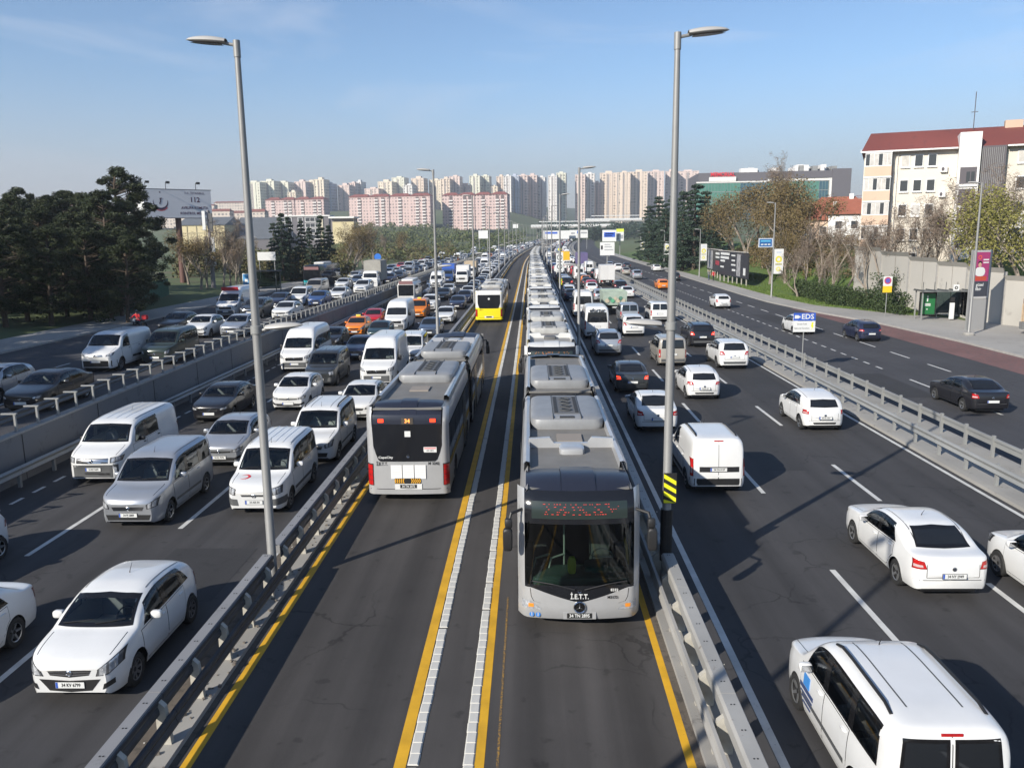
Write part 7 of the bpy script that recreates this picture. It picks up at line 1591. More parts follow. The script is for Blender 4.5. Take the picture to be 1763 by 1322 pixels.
def leaves_np(C, n_per, rad, size, squash=.8, rng=RNG, up=.0, thin=.38):
    """n small leaf faces around each clump centre C (k,3) with radius rad (k,)"""
    k = len(C); idx = np.repeat(np.arange(k), n_per); n = len(idx)
    d = rng.normal(size=(n, 3)); d /= np.linalg.norm(d, axis=1)[:, None]; r = rng.random(n)**.45; P = C[idx]+d*(r*rad[idx])[:, None]*np.array([1, 1, squash])
    a = rng.normal(size=(n, 3)); a[:, 2] = a[:, 2]*.7+up; a /= np.linalg.norm(a, axis=1)[:, None]; b = np.cross(a, rng.normal(size=(n, 3))); b /= np.linalg.norm(b, axis=1)[:, None]
    s = size*(.6+.8*rng.random(n))[:, None]
    V_ = np.stack([P-a*s*.6, P+b*s*thin, P+a*s*.6, P-b*s*thin], 1).reshape(-1, 3); F_ = np.arange(4*n).reshape(-1, 4); return V_, F_
def np_mesh(name, V_, F_, m):
    me = bpy.data.meshes.new(name); me.vertices.add(len(V_)); me.vertices.foreach_set('co', V_.astype(np.float32).ravel()); k = F_.shape[1]; me.loops.add(F_.size); me.loops.foreach_set('vertex_index', F_.ravel().astype(np.int32)); me.polygons.add(len(F_)); me.polygons.foreach_set('loop_start', np.arange(0, F_.size, k, dtype=np.int32)); me.update(calc_edges=True); me.materials.append(m); return me
def branches(mb, p, d, ln, r, depth, spread, rng, tips, up=.25, n=5):
    p = Vector(p); d = Vector(d).normalized(); q = p; pts = [p]; rr = [r]
    for k in range(2):
        d = (d+Vector((rng.uniform(-.18, .18), rng.uniform(-.18, .18), rng.uniform(-.05, .12)))).normalized(); q = q+d*ln/2; pts.append(q); rr.append(r*(1-.22*(k+1)))
    mb.tube(pts, rr, n if depth > 2 else 3, 0, False)
    if depth == 0: tips.append(q); return
    for k in range(rng.choice((2, 3, 3)) if depth > 1 else 3):
        a = rng.uniform(0, 2*math.pi); v = Vector((math.cos(a), math.sin(a), 0)); nd = (d+v*spread*rng.uniform(.6, 1.2)+Vector((0, 0, up))).normalized(); branches(mb, pts[-1] if k else pts[1], nd, ln*rng.uniform(.62, .85), r*.58, depth-1, spread, rng, tips, up, n)
TREES = {}
def tree_variant(kind, v):
    if (kind, v) in TREES: return TREES[(kind, v)]
    rng = random.Random(hash(kind) % 1000*0+v*17+len(kind)); rn = np.random.default_rng(v*31+len(kind)); tr = MB(); tips = []
    if kind == 'pine':
        lean = (rng.uniform(-.6, .6), rng.uniform(-.4, .4)); tr.tube([(0, 0, -.3), (lean[0]*.4, lean[1]*.4, 4), (lean[0], lean[1], 8.5), (lean[0]*1.1, lean[1], 12)], [.28, .22, .14, .05], 9, 0, False); C = []; Rr = []
        for k in range(105):
            z = rng.uniform(2.2, 13.0); t = (z-2.4)/10.6; rad = (3.6*(1-t)**.55*(.55+.9*min(1, t*3)))*rng.uniform(.55, 1.12); a = rng.uniform(0, 6.28); c = (lean[0]*z/9+rad*math.cos(a), lean[1]*z/9+rad*math.sin(a), z); C.append(c); Rr.append(rng.uniform(.35, .85)*(1.1-.3*t)); tr.tube([(lean[0]*z/9, lean[1]*z/9, z-.8), c], [.05, .015], 4, 0, False)
        Vv, Ff = leaves_np(np.array(C), 230, np.array(Rr), .30, .8, rn, .6, .13); lm = L_PINE
    elif kind == 'cedar':
        tr.tube([(0, 0, -.3), (0, 0, 6), (0, 0, 13)], [.35, .22, .04], 9, 0, False); C = []; Rr = []
        for k in range(16):
            z = 1.2+k*.75; rad = 4.2*(1-z/14.2)**.8
            for j in range(max(4, int(rad*2.8))):
                a = rng.uniform(0, 6.28); rr = rad*rng.uniform(.75, 1.08)
                for t in (.4, .72, 1.0): C.append((rr*t*math.cos(a), rr*t*math.sin(a), z-.45*t*t*rr*.25+rng.uniform(-.15, .15))); Rr.append(.62*(1.15-.45*t))
        Vv, Ff = leaves_np(np.array(C), 46, np.array(Rr), .24, .45, rn, -.3); lm = L_CEDAR
    elif kind in ('bare', 'bare_tall'):
        branches(tr, (0, 0, -.2), (0, 0, 1), 2.6 if kind == 'bare' else 3.4, .17, 5, .52 if kind == 'bare' else .34, rng, tips, .22); C = np.array([tuple(t) for t in tips]); Vv, Ff = leaves_np(C, 10, np.full(len(C), .48), .34, 1, rn); Ff = Ff; Vv = Vv; lm = L_TWIG
        Vq = Vv.reshape(-1, 4, 3); c = Vq.mean(1, keepdims=True); Vq[:, 1] = c[:, 0]+(Vq[:, 1]-c[:, 0])*.14; Vq[:, 3] = c[:, 0]+(Vq[:, 3]-c[:, 0])*.14; Vv = Vq.reshape(-1, 3)
    else:   # spring tree: bare frame with a thin haze of young leaves
        branches(tr, (0, 0, -.2), (0, 0, 1), 2.3, .20, 4, .62, rng, tips, .18); C = np.array([tuple(t) for t in tips]); Vv, Ff = leaves_np(C, 78, np.full(len(C), .95), .115, .9, rn); lm = L_OLIVE if kind == 'spring' else L_YEL
    crown = np_mesh('crown', Vv, Ff, lm); tm = mkmesh(tr, 'trunk', BARK if kind in ('pine', 'cedar') else BARK_P, 60, False); TREES[(kind, v)] = (tm, crown, max(v_.co.z for v_ in crown.vertices)); return TREES[(kind, v)]
CNT = {}
TW = {'pine': 'dark pine', 'cedar': 'dark layered cedar', 'bare': 'leafless grey-brown tree', 'bare_tall': 'tall slender leafless tree', 'spring': 'olive-brown budding tree', 'yellow': 'yellow-green leafy tree'}
def tree(kind, X, Y, h, where, z=None, rz=None, wide=1.0):
    v = random.randrange(3); tm, cr, h0 = tree_variant(kind, v); s = h/h0; k = CNT[(kind, where)] = CNT.get((kind, where), 0)+1
    T = thing('pine_tree' if kind == 'pine' else 'cedar_tree' if kind == 'cedar' else 'tree', f'{TW[kind]}, {ordinal(k)} from the left {where}', 'tree', (X, Y, ground_z(X-xoff(Y), Y)-.05 if z is None else z), random.uniform(0, 6.28) if rz is None else rz, f'{TW[kind]}s {where}')
    for nm, me in (('trunk', tm), ('crown', cr)): o = place(nm, me, None, T); o.scale = (s*wide, s*wide, s)
    return T
def pxX(px, Y): return at(px, 400, Y)[0]
# pine grove on the left (in view, left to right), and the pines outside the frame whose shade falls on the service road
for px, Y, h in ((-10, 62, 8.5), (15, 80, 10.6), (45, 95, 12), (70, 64, 8), (85, 84, 10.8), (112, 92, 11.6), (140, 68, 8), (160, 84, 10.8), (184, 78, 11.4), (200, 88, 14.2), (208, 80, 10.5), (205, 66, 7.4), (100, 70, 7.8), (30, 66, 8), (178, 70, 7.8), (150, 98, 11), (196, 72, 8.0), (60, 76, 9.6), (120, 76, 9.2), (0, 72, 9.6)): tree('pine', pxX(px, Y), Y, h, 'in the grove behind the raised road', wide=1.25)
for k, (X, Y, h) in enumerate(((-37, 6, 13), (-38, 14, 14), (-36.5, 21, 13), (-39, 28, 15), (-37.5, 35, 13.5), (-42, 22, 15), (-43, 38, 15), (-41, 45, 14), (-45, 50, 14), (-44, 12, 15), (-48, 30, 15), (-50, 44, 14), (-55, 36, 15), (-58, 22, 15), (-56, 48, 14), (-62, 40, 15), (-64, 28, 15), (-68, 48, 15), (-52, 54, 12), (-60, 56, 13), (-74, 40, 15), (-78, 55, 15), (-50, 16, 15), (-45, 2, 14))): tree('pine', X, Y, h, 'left of the frame', wide=1.15)
# left middle distance
for px, Y, h in ((318, 112, 8), (338, 104, 7), (390, 112, 8), (408, 118, 7), (700, 260, 9), (612, 190, 10)): tree('spring' if px != 390 else 'bare', pxX(px, Y), Y, h, 'behind the left pavement')
for px, Y, h in ((350, 106, 8.5), (378, 110, 9.5), (400, 104, 7.5)): tree('bare', pxX(px, Y), Y, h, 'beside the antenna mast')
for px, Y, h in ((470, 128, 9), (484, 126, 10.5), (497, 128, 10), (518, 130, 9.5), (532, 128, 8.5), (552, 132, 10.5), (566, 134, 9)): tree('cedar', pxX(px, Y), Y, h, 'behind the city bus', wide=.62)
for px, Y, h in ((592, 150, 9), (605, 155, 10)): tree('spring', pxX(px, Y), Y, h, 'behind the tarpaulin lorry')
for px, Y, h in ((622, 175, 12), (640, 185, 11), (665, 230, 9)): tree('bare_tall', pxX(px, Y), Y, h, 'beyond the raised road')
# right bank
for px, Y, h in ((1118, 240, 16), (1134, 228, 18), (1156, 215, 17), (1176, 178, 17), (1196, 172, 17.5), (1213, 180, 15), (1228, 165, 12), (1146, 200, 14)): tree('cedar', pxX(px, Y), Y, h, 'on the grass bank at right')
for px, Y, h in ((1258, 172, 12.5), (1268, 158, 12.5), (1290, 146, 13), (1304, 152, 14), (1318, 135, 12.5), (1338, 142, 13.5), (1352, 128, 12), (1376, 132, 12.5), (1395, 122, 10.5), (1330, 120, 8.0), (1356, 116, 8)): tree('spring', pxX(px, Y), Y, h, 'on the right bank', wide=1.15)
for px, Y, h in ((1324, 185, 20), (1352, 190, 21)): tree('bare_tall', pxX(px, Y), Y, h, 'rising above the budding trees')
for px, Y, h in ((1392, 106, 8.5), (1415, 104, 9), (1438, 100, 8.5), (1462, 97, 8), (1380, 100, 6.5), (1425, 94, 6.0)): tree('bare', pxX(px, Y), Y, h, 'above the hedge', wide=1.2)
for px, Y, h in ((1500, 92, 8.8), (1522, 90, 9.6), (1548, 90, 10.0), (1572, 88, 9.6), (1596, 88, 10.0), (1620, 86, 10.0), (1644, 85, 9.6), (1668, 84, 10.0), (1692, 84, 10.4), (1712, 83, 9.6), (1730, 86, 10.4)): tree('bare', pxX(px, Y), Y, h, 'in front of the apartment block', wide=.95)
for px, Y, h in ((1742, 76, 10.5), (1775, 74, 11), (1800, 72, 10)): tree('yellow', pxX(px, Y), Y, h, 'at the right edge', wide=1.1)
# hedge and dark shrubs behind the right pavement
def mass(name, label, spots, n_per, size, m, squash=.8, kind=None, cat='shrub', group=None):
    C = np.array([s[:3] for s in spots], float); Rr = np.array([s[3] for s in spots], float); Vv, Ff = leaves_np(C, n_per, Rr, size, squash); return tag(place(name, np_mesh(name, Vv, Ff, m)), label, cat, group, kind)
hs = []
for t in np.linspace(0, 1, 52):
    Y = 103-(103-78.5)*t; X = kx(Y)+float(np.interp(Y, [72, 80, 90, 105], [6.2, 5.9, 5.6, 5.8])); g0 = max(.15, ground_z(X, Y))
    for zz in (.45, 1.1, 1.6): hs.append((X+random.uniform(-.3, .3), Y, g0+zz, .75))
mass('hedge', 'long dark clipped hedge below the wall on the right', hs, 110, .15, L_HEDGE, .9, None, 'hedge')
for k, (px, Y, h, w) in enumerate(((1500, 88, 3.0, 2.2), (1520, 86, 3.4, 2.4), (1548, 86, 3.2, 2.2), (1572, 84, 2.8, 2.0), (1610, 80, 2.4, 1.8))):
    X = pxX(px, Y)+2.5; g0 = ground_z(X, Y); sp_ = [(X+random.uniform(-w, w)*.8, Y+random.uniform(-1, 1), g0+random.uniform(.6, h), .8) for _ in range(26)]; mass('evergreen_shrub', f'dark evergreen shrub above the boundary wall, {ordinal(k+1)} from the left', sp_, 90, .16, L_HEDGE, .9, None, 'shrub', 'evergreen shrubs above the wall')
# uncountable scrub: slopes left of the far road, behind the left pavement, right bank, far wooded strips
def scatter(n, fx, hr, rr): 
    out = []
    for _ in range(n):
        X, Y = fx(); out.append((X, Y, ground_z(X-xoff(Y), Y)+random.uniform(*hr), random.uniform(*rr)))
    return out
def sl(px0, px1, Y0, Y1):
    def f(): Y = random.uniform(Y0, Y1); return pxX(random.uniform(px0, px1), Y), Y
    return f
mass('roadside_scrub', 'brown scrub on the slopes beyond the raised service road', scatter(190, sl(585, 780, 210, 420), (.4, 3.2), (1.2, 2.6)), 60, .55, L_SCRUB, .8, 'stuff', 'scrub')
mass('roadside_scrub', 'green-brown thicket behind the left pavement and bus stop', scatter(420, sl(300, 600, 126, 190), (.3, 3.4), (.9, 1.9)), 80, .34, L_SCRUB, .8, 'stuff', 'scrub')
mass('roadside_scrub', 'greenish bushes on the far left slope', scatter(150, sl(560, 850, 230, 460), (.3, 3.0), (1.3, 2.8)), 60, .6, L_SCRUBG, .8, 'stuff', 'scrub')
mass('roadside_scrub', 'low undergrowth on the right bank', scatter(300, lambda: (random.uniform(36, 50)+1.5, random.uniform(96, 165)), (.2, 1.8), (.6, 1.3)), 90, .2, L_OLIVE, .8, 'stuff', 'scrub')
mass('park_undergrowth', 'dark undergrowth beneath the pines', scatter(330, lambda: (lambda Y: (random.uniform(-.70*Y, -.505*Y), Y))(random.uniform(66, 118)), (.2, 2.6), (.8, 1.7)), 80, .22, L_HEDGE, .8, 'stuff', 'scrub')
mass('distant_wood', 'blue-green wood at the foot of the far tower blocks', scatter(700, sl(930, 1240, 620, 1150), (1, 9), (4, 8)), 60, 1.6, L_CEDAR, .8, 'stuff', 'wood')
mass('distant_wood', 'dark trees among the far left buildings', scatter(520, sl(330, 900, 470, 760), (1, 6), (2.5, 5)), 50, 1.2, L_SCRUBG, .8, 'stuff', 'wood')
# grass blades on the near part of the bank
n = 42000; Yb = RNG.uniform(78, 135, n); db = RNG.uniform(0, 1, n)**1.4*10; Xb = np.array([kx(y)+bank_edge(y) for y in Yb])+db; Zb = np.array([max(.13, ground_z(x, y)+.10)+.10*math.sin(d*1.3+y*.31)*(d > .5) for x, y, d in zip(Xb, Yb, db)]); hb = RNG.uniform(.08, .20, n); an = RNG.uniform(0, 6.28, n); dx, dy = np.cos(an)*.035, np.sin(an)*.035
Vg = np.stack([np.stack([Xb-dx, Yb-dy, Zb], 1), np.stack([Xb+dx, Yb+dy, Zb], 1), np.stack([Xb+RNG.normal(0, .04, n), Yb+RNG.normal(0, .04, n), Zb+hb], 1)], 1).reshape(-1, 3); tag(place('grass', np_mesh('grass', Vg, np.arange(3*n).reshape(-1, 3), L_GRASS)), 'short green grass on the bank beside the right pavement', 'grass', kind='stuff')

# ================================================================ BUILDINGS
REDROOF = worn('red_roof', (.20, .055, .045), (.15, .045, .04), .55, .6, .8); CREAM = worn('cream_render', (.64, .59, .51), (.56, .51, .44), .62, .35, .9); PEACH = worn('peach_render', (.60, .44, .33), (.53, .39, .30), .6, .5, .9); WHT = mat('white_render', (.70, .69, .67), .7, var=(.5, .08)); WFR = mat('white_frame', (.68, .68, .67), .5); PANE = mat('window_pane', (.045, .05, .055), .08, 0, .6); CURTN = mat('curtain', (.50, .48, .45), .8, var=(2.2, .3)); DKG = mat('dark_render', (.10, .09, .10), .8)
# apartment block on the right, facade from (38.6, 98) to (58, 90)
A = Vector((38.6, 98.0, 0)); dirv = Vector((1, -.42, 0)).normalized(); T = thing('apartment_block', 'cream apartment block with a dark red roof and a white stair tower', 'building', (A.x, A.y, 0), math.atan2(dirv.y, dirv.x)); LEN = 34; ze = 16.9; z0b = 3.0; T.scale = (.70, 1, 1)
box_obj('wall', CREAM, T, 0, LEN, 0, 12, z0b, ze)
def sash(parent, x0, x1, z0, z1, y=-.04, curtain=False, name='window'):
    w = box_obj(name, WFR, parent, x0, x1, y-.05, y+.06, z0, z1); t = .11
    box_obj('pane', CURTN if curtain else PANE, w, x0+t, x1-t, y-.062, y-.052, z0+t, z1-t); box_obj('sill', WHT, w, x0-.06, x1+.06, y-.16, y+.02, z0-.09, z0-.001); return w
for fl in range(5):
    zf = ze-2.72*(fl+1)+.30
    # glazed balcony bay
    bay = box_obj('balcony', PEACH, T, .15, 4.15, -1.15, -.02, zf-.35, zf+.80); box_obj('balcony_floor', WHT, bay, .10, 4.20, -1.20, -.02, zf-.45, zf-.351)
    gb = box_obj('balcony_glazing', WFR, T, .18, 4.12, -1.10, -.02, zf+.81, zf+2.28)
    for k in range(6): box_obj('pane', CURTN if (k+fl) % 3 else PANE, gb, .26+k*.64, .84+k*.64, -1.115, -1.101, zf+.92, zf+2.18)
    box_obj('lintel', WHT, gb, .12, 4.18, -1.18, -.02, zf+2.281, zf+2.42)
    for g0 in (5.5, 21.8):
        for k in range(3): sash(T, g0+k*1.95, g0+k*1.95+1.30, zf+.62, zf+2.02, curtain=(k+fl*2) % 5 == 0)
    for g0 in (20.4, 26.9): pass
    for x in (11.3, 27.8):
        ac_ = box_obj('air_conditioner', WHT, T, x, x+.95, -.42, -.06, zf-.05, zf+.58); m = MB(); m.lathe([(0, 0), (.22, 0)], 16, axis='Y'); m.build('fan_grille', DKG, ac_, loc=(x+.33, -.425, zf+.27))
    by2 = box_obj('balcony', PEACH, T, 29.6, 33.8, -1.15, -.02, zf-.35, zf+.80); g2 = box_obj('balcony_glazing', WFR, T, 29.62, 33.78, -1.10, -.02, zf+.81, zf+2.28)
    for k in range(6): box_obj('pane', CURTN if (k+fl) % 2 else PANE, g2, 29.7+k*.68, 30.3+k*.68, -1.115, -1.101, zf+.92, zf+2.18)
stt = box_obj('stair_tower', WHT, T, 13.6, 16.6, -1.4, 3, z0b, ze+1.6)
for fl in range(4):
    zf = ze-3.9-2.3*fl; w = box_obj('stair_window', DKG, stt, 13.95, 16.25, -1.44, -1.402, zf, zf+1.8)
    for k in range(2): box_obj('pane', PANE, w, 14.85+k*.65, 15.35+k*.65, -1.47, -1.441, zf+.2, zf+1.3)
    box_obj('ledge', WHT, stt, 13.8, 16.4, -1.6, -1.402, zf-.28, zf-.01)
rc = box_obj('recess', DKG, T, 16.7, 20.1, -.9, -.02, z0b, ze+.1)
for k in range(12): box_obj('louvre', GALV, rc, 16.85+k*.26, 16.92+k*.26, -.98, -.91, z0b+1, ze-.1)
m = MB(); m.add([(-.5, -.8, ze+.1), (LEN+.5, -.8, ze+.1), (LEN+.5, 12.8, ze+.1), (-.5, 12.8, ze+.1), (.6, 5.6, ze+2.7), (LEN-.6, 5.6, ze+2.7)], [(0, 1, 5, 4), (1, 2, 5), (2, 3, 4, 5), (3, 0, 4), (3, 2, 1, 0)]); rf = m.build('roof', REDROOF, T)
for s_ in range(22): 
    t = (s_+.5)/22
box_obj('gutter', WHT, rf, -.55, 13.5, -.95, -.805, ze-.05, ze+.12); box_obj('gutter', WHT, rf, 20.2, LEN+.5, -.95, -.805, ze-.05, ze+.12); box_obj('verge_board', WHT, rf, -.62, -.51, -.85, -.6, ze, ze+.3); box_obj('chimney', PEACH, rf, 20.5, 23, 5.0, 6.2, ze+2.2, ze+3.3)
m = MB(); m.tube([(16.0, 5.0, ze+2), (16.0, 5.0, ze+6.6)], .07, 6); m.tube([(15.5, 5, ze+4.4), (16.5, 5, ze+4.4)], .04, 5); m.build('aerial', DKG, rf)
for x in (4.5, 5.0, 28.9): m = MB(); m.tube([(x, -.12, z0b), (x, -.12, ze)], .07, 6); m.build('drain_pipe', WHT, T)
# small red-roofed houses left of it
for k, (px, Y, w, h, zb) in enumerate(((1415, 165, 9, 5.0, 6.2), (1440, 180, 11, 6.0, 7.4), (1400, 200, 12, 5.0, 8.0), (1468, 160, 9, 5.6, 6.6))):
    X = pxX(px, Y); T = thing('small_house', f'low house with a red tiled roof between the trees, {ordinal(k+1)} of four', 'house', (X, Y, zb-6), R(-20), 'red-roofed houses behind the trees'); box_obj('wall', WHT if k % 2 else PEACH, T, -w/2, w/2, 0, 9, 0, h+5)
    m = MB(); m.add([(-w/2-.5, -.6, h+5), (w/2+.5, -.6, h+5), (w/2+.5, 9.6, h+5), (-w/2-.5, 9.6, h+5), (-w/2+2, 4.5, h+8), (w/2-2, 4.5, h+8)], [(0, 1, 5, 4), (1, 2, 5), (2, 3, 4, 5), (3, 0, 4), (3, 2, 1, 0)]); rf = m.build('roof', mat('tile_orange', (.30, .10, .06), .8, var=(.8, .25)), T); box_obj('chimney', WHT, rf, w*.2, w*.2+.9, 3.5, 4.4, h+6.5, h+8.6)
    for j in range(3): sash(T, -w/2+1.2+j*w/3.2, -w/2+2.6+j*w/3.2, h+2.2, h+3.8, -.06)
# glazed hospital
Yh = 380; T = thing('hospital', 'long green glass hospital block with a red sign on its roof', 'building', (pxX(1200, Yh), Yh, 0), R(-4)); Wd = pxX(1452, Yh)-pxX(1200, Yh); zb, zt = 14., at(1300, 297, Yh)[2]; GG = mat('green_curtain_wall', (.09, .24, .19), .25, .1, .6, var=(.35, .25)); GB = mat('blue_curtain_wall', (.055, .12, .16), .12, .1, .6, var=(.3, .25)); HGR = mat('hospital_grey', (.115, .11, .125), .7)
box_obj('core', HGR, T, 0, Wd, .6, 40, zb, zt)
def curtain_wall(x0, x1, z0, z1, m, nf, nx):
    b_ = box_obj('curtain_wall', m, T, x0, x1, 0, .55, z0, z1)
    for k in range(nf+1): box_obj('transom', GALV, b_, x0, x1, -.12, -.002, z0+(z1-z0)*k/nf-.12, z0+(z1-z0)*k/nf+.12)
    for k in range(nx+1): x = x0+(x1-x0)*k/nx; box_obj('mullion', mat('mullion_green', (.16, .22, .20), .4), b_, x-.07, x+.07, -.10, -.003, z0, z1)
curtain_wall(-1, Wd*.28, zb, zt-4.5, GG, 4, 14); curtain_wall(Wd*.281, Wd*.46, zb, zt-4.6, GB, 4, 9); curtain_wall(Wd*.461, Wd*.80, zb, zt-4.3, GG, 4, 16); curtain_wall(Wd*.801, Wd*.86, zb, zt-4.3, GB, 4, 3)
box_obj('parapet', WHT, T, -1, Wd*.46, -.2, .1, zt-4.4, zt-3.9); box_obj('parapet', WHT, T, Wd*.461, Wd*.90, -.25, .1, zt-4.1, zt-3.0); box_obj('upper_storey', HGR, T, Wd*.46, Wd*.99, -.6, .58, zt-3.0, zt+.1); box_obj('side_wing', HGR, T, Wd*.88, Wd*1.0, -1.5, .58, zb, zt+.8); box_obj('white_fin', WHT, T, Wd*.865, Wd*.878, -1.2, .5, zb, zt-3.2)
sb_ = box_obj('sign_board', WHT, T, Wd*.07, Wd*.25, -.4, -.1, zt-3.8, zt-1.9); lettering('sign_letters', 'MEMORIAL', 2.7, mat('sign_hot_red', (.65, .03, .05), .5), sb_, (Wd*.16, -.45, zt-.9), '-Y', True, .82)
for k in range(26): x = Wd*(.30+.66*random.random()); h_ = random.uniform(.8, 2.6); box_obj('roof_plant', WHT if k % 3 else GALV, T, x-random.uniform(.6, 1.6), x+random.uniform(.6, 1.6), random.uniform(4, 12), random.uniform(13, 18), zt+.0, zt+h_+(.8 if x > Wd*.6 else 0))
# office building, yellow block and warehouse on the left
Yo = 460; T = thing('office_building', 'grey four-storey office building with white window frames', 'building', (pxX(477, Yo), Yo, 0), R(3)); Wd = pxX(566, Yo)-pxX(477, Yo); zb, zt = 1.0, at(520, 373, Yo)[2]; OGR = mat('office_grey', (.15, .14, .15), .8, var=(.3, .1)); box_obj('wall', OGR, T, 0, Wd, 0, 14, zb, zt)
hz = (zt-at(520, 413, Yo)[2])/4
for fl in range(4):
    zf = zt-hz*(fl+1)
    for (x0, n_, w_) in ((.03, 2, .125), (.42, 1, .075), (.555, 3, .085)):
        for k in range(n_): x = Wd*(x0+k*(w_+.008)); w = box_obj('window', WFR, T, x-.25, x+Wd*w_+.25, -.28, -.01, zf+.15, zf+hz*.86); box_obj('pane', PANE, w, x+.05, x+Wd*w_-.05, -.31, -.282, zf+.5, zf+hz*.80)
box_obj('cream_frame', mat('cream_panel', (.55, .50, .38), .7), T, Wd*.83, Wd*.89, -.5, -.01, zb, zt+.2); box_obj('roof_slab', WHT, T, -.5, Wd+.8, -.6, 14.5, zt, zt+.7)
T = thing('yellow_block', 'blank pale yellow building right of the office building', 'building', (pxX(573, 450), 450, 0), 0); w_ = pxX(610, 450)-pxX(573, 450); YLW = mat('pale_yellow_render', (.58, .50, .30), .8, var=(.4, .08)); box_obj('wall', YLW, T, 0, w_, 0, 12, 0, at(590, 382, 450)[2]); box_obj('set_back_storey', OGR, T, -1.5, w_-.5, 3, 12, 0, at(590, 376, 450)[2]); box_obj('roof_slab', WHT, T, -2, w_+.3, -.4, 12.3, at(590, 376, 450)[2], at(590, 373, 450)[2])
Yw = 430; T = thing('warehouse', 'yellow warehouse with a grey pitched roof behind the mast', 'building', (pxX(306, Yw), Yw, 0), R(2)); w_ = pxX(386, Yw)-pxX(306, Yw); zt = at(340, 388, Yw)[2]; box_obj('wall', YLW, T, 0, w_, 0, 30, 0, zt)
for k in range(6): box_obj('buttress', mat('buttress_ochre', (.42, .36, .22), .8), T, k*w_/5-.2, k*w_/5+.2, -.3, -.01, 0, zt-.5)
box_obj('band', mat('buttress_ochre', (.42, .36, .22), .8), T, 0, w_, -.2, -.01, zt-4.2, zt-3.7); m = MB(); m.add([(-.5, -.6, zt), (w_+.5, -.6, zt), (w_+.5, 15, zt+4.5), (-.5, 15, zt+4.5), (w_+.5, 31, zt), (-.5, 31, zt)], [(0, 1, 2, 3), (3, 2, 4, 5), (0, 3, 5), (1, 4, 2)]); SLATE = mat('slate_roof', (.13, .14, .15), .6, var=(.3, .15)); m.build('roof', SLATE, T)
T = thing('warehouse', 'big dark grey hall with a sloping roof left of the office building', 'building', (pxX(392, Yw), Yw+4, 0), R(8)); w_ = pxX(468, Yw)-pxX(392, Yw); zt2 = at(430, 412, Yw)[2]; m = MB(); zr = at(430, 372, Yw)[2]; m.add([(0, 0, 0), (w_, 0, 0), (w_, 30, 0), (0, 30, 0), (0, 0, zt2), (w_, 0, zt2), (w_, 30, zr), (0, 30, zr)], [(0, 1, 5, 4), (1, 2, 6, 5), (2, 3, 7, 6), (3, 0, 4, 7)]); m.build('wall', OGR, T); m = MB(); m.add([(-.5, -.5, zt2+.05), (w_+.5, -.5, zt2+.05), (w_+.5, 30.5, zr+.1), (-.5, 30.5, zr+.1)], [(0, 1, 2, 3)]); m.build('roof', SLATE, T)
for k, (px0, px1, py0, py1, Y) in enumerate(((300, 352, 358, 368, 760), (352, 398, 360, 372, 700), (398, 430, 363, 374, 720), (425, 458, 360, 374, 700), (330, 372, 352, 358, 900), (372, 424, 347, 354, 1000), (250, 300, 360, 372, 800), (100, 160, 352, 360, 900))):
    zt = at(px0, py0, Y)[2]; X0, X1 = pxX(px0, Y), pxX(px1, Y); T = thing('town_house_row', f'far row of red-roofed houses left of the tower blocks, {ordinal(k+1)} of eight', 'building', (X0, Y, 0), 0, 'far red-roofed rows'); w_ = X1-X0; zb = at(px0, py1, Y)[2]-12; hh = (zt-at(px0, py1, Y)[2])
    box_obj('wall', windowgrid('rowwall%d' % k, (.55, .48, .42), (.12, .12, .13), 3.2, 3.0, .45, .5), T, 0, w_, 0, 10, zb, zt-hh*.35); m = MB(); m.add([(-.5, -.5, zt-hh*.35), (w_+.5, -.5, zt-hh*.35), (w_+.5, 10.5, zt-hh*.35), (-.5, 10.5, zt-hh*.35), (1.5, 5, zt), (w_-1.5, 5, zt)], [(0, 1, 5, 4), (1, 2, 5), (2, 3, 4, 5), (3, 0, 4)]); m.build('roof', mat('far_tile', (.24, .09, .07), .8), T)
# long pink blocks
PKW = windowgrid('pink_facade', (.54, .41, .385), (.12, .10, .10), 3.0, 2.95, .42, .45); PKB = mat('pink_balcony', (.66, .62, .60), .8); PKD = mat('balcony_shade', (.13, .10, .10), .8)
for k, (px0, px1, py, pb, Y) in enumerate(((460, 566, 345, 384, 860), (603, 747, 340, 386, 820), (763, 876, 337, 386, 830))):
    X0, X1 = pxX(px0, Y), pxX(px1, Y); w_ = X1-X0; zt = at(px0, py, Y)[2]; zb = at(px0, pb, Y)[2]-6; T = thing('pink_block', f'long pink apartment block with a red roof, {ordinal(k+1)} from the left', 'building', (X0, Y, zb), R(-9), 'long pink apartment blocks'); H_ = zt-zb
    nseg = 4; 
    for s_ in range(nseg):
        xa, xb = w_*s_/nseg, w_*(s_+1)/nseg; o_ = .9*(s_ % 2); box_obj('wall', PKW, T, xa, xb-.02, -o_, 14, 0, H_); m = MB(); m.add([(xa-.6, -o_-.8, H_), (xb+.6, -o_-.8, H_), (xb+.6, 14.8, H_), (xa-.6, 14.8, H_), (xa+4, 7, H_+3), (xb-4, 7, H_+3)], [(0, 1, 5, 4), (1, 2, 5), (2, 3, 4, 5), (3, 0, 4)]); m.build('roof', mat('pinkblock_roof', (.25, .085, .07), .8, var=(.4, .2)), T)
        for bx0 in ((.30, .62) if s_ % 2 else (.44,)):
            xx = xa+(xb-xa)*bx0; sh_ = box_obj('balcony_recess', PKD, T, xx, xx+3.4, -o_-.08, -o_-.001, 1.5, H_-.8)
            for fl in range(int((H_-2)/2.95)): box_obj('balcony', PKB, sh_, xx-.1, xx+3.5, -o_-1.1, -o_-.081, 1.5+fl*2.95, 1.5+fl*2.95+1.25)
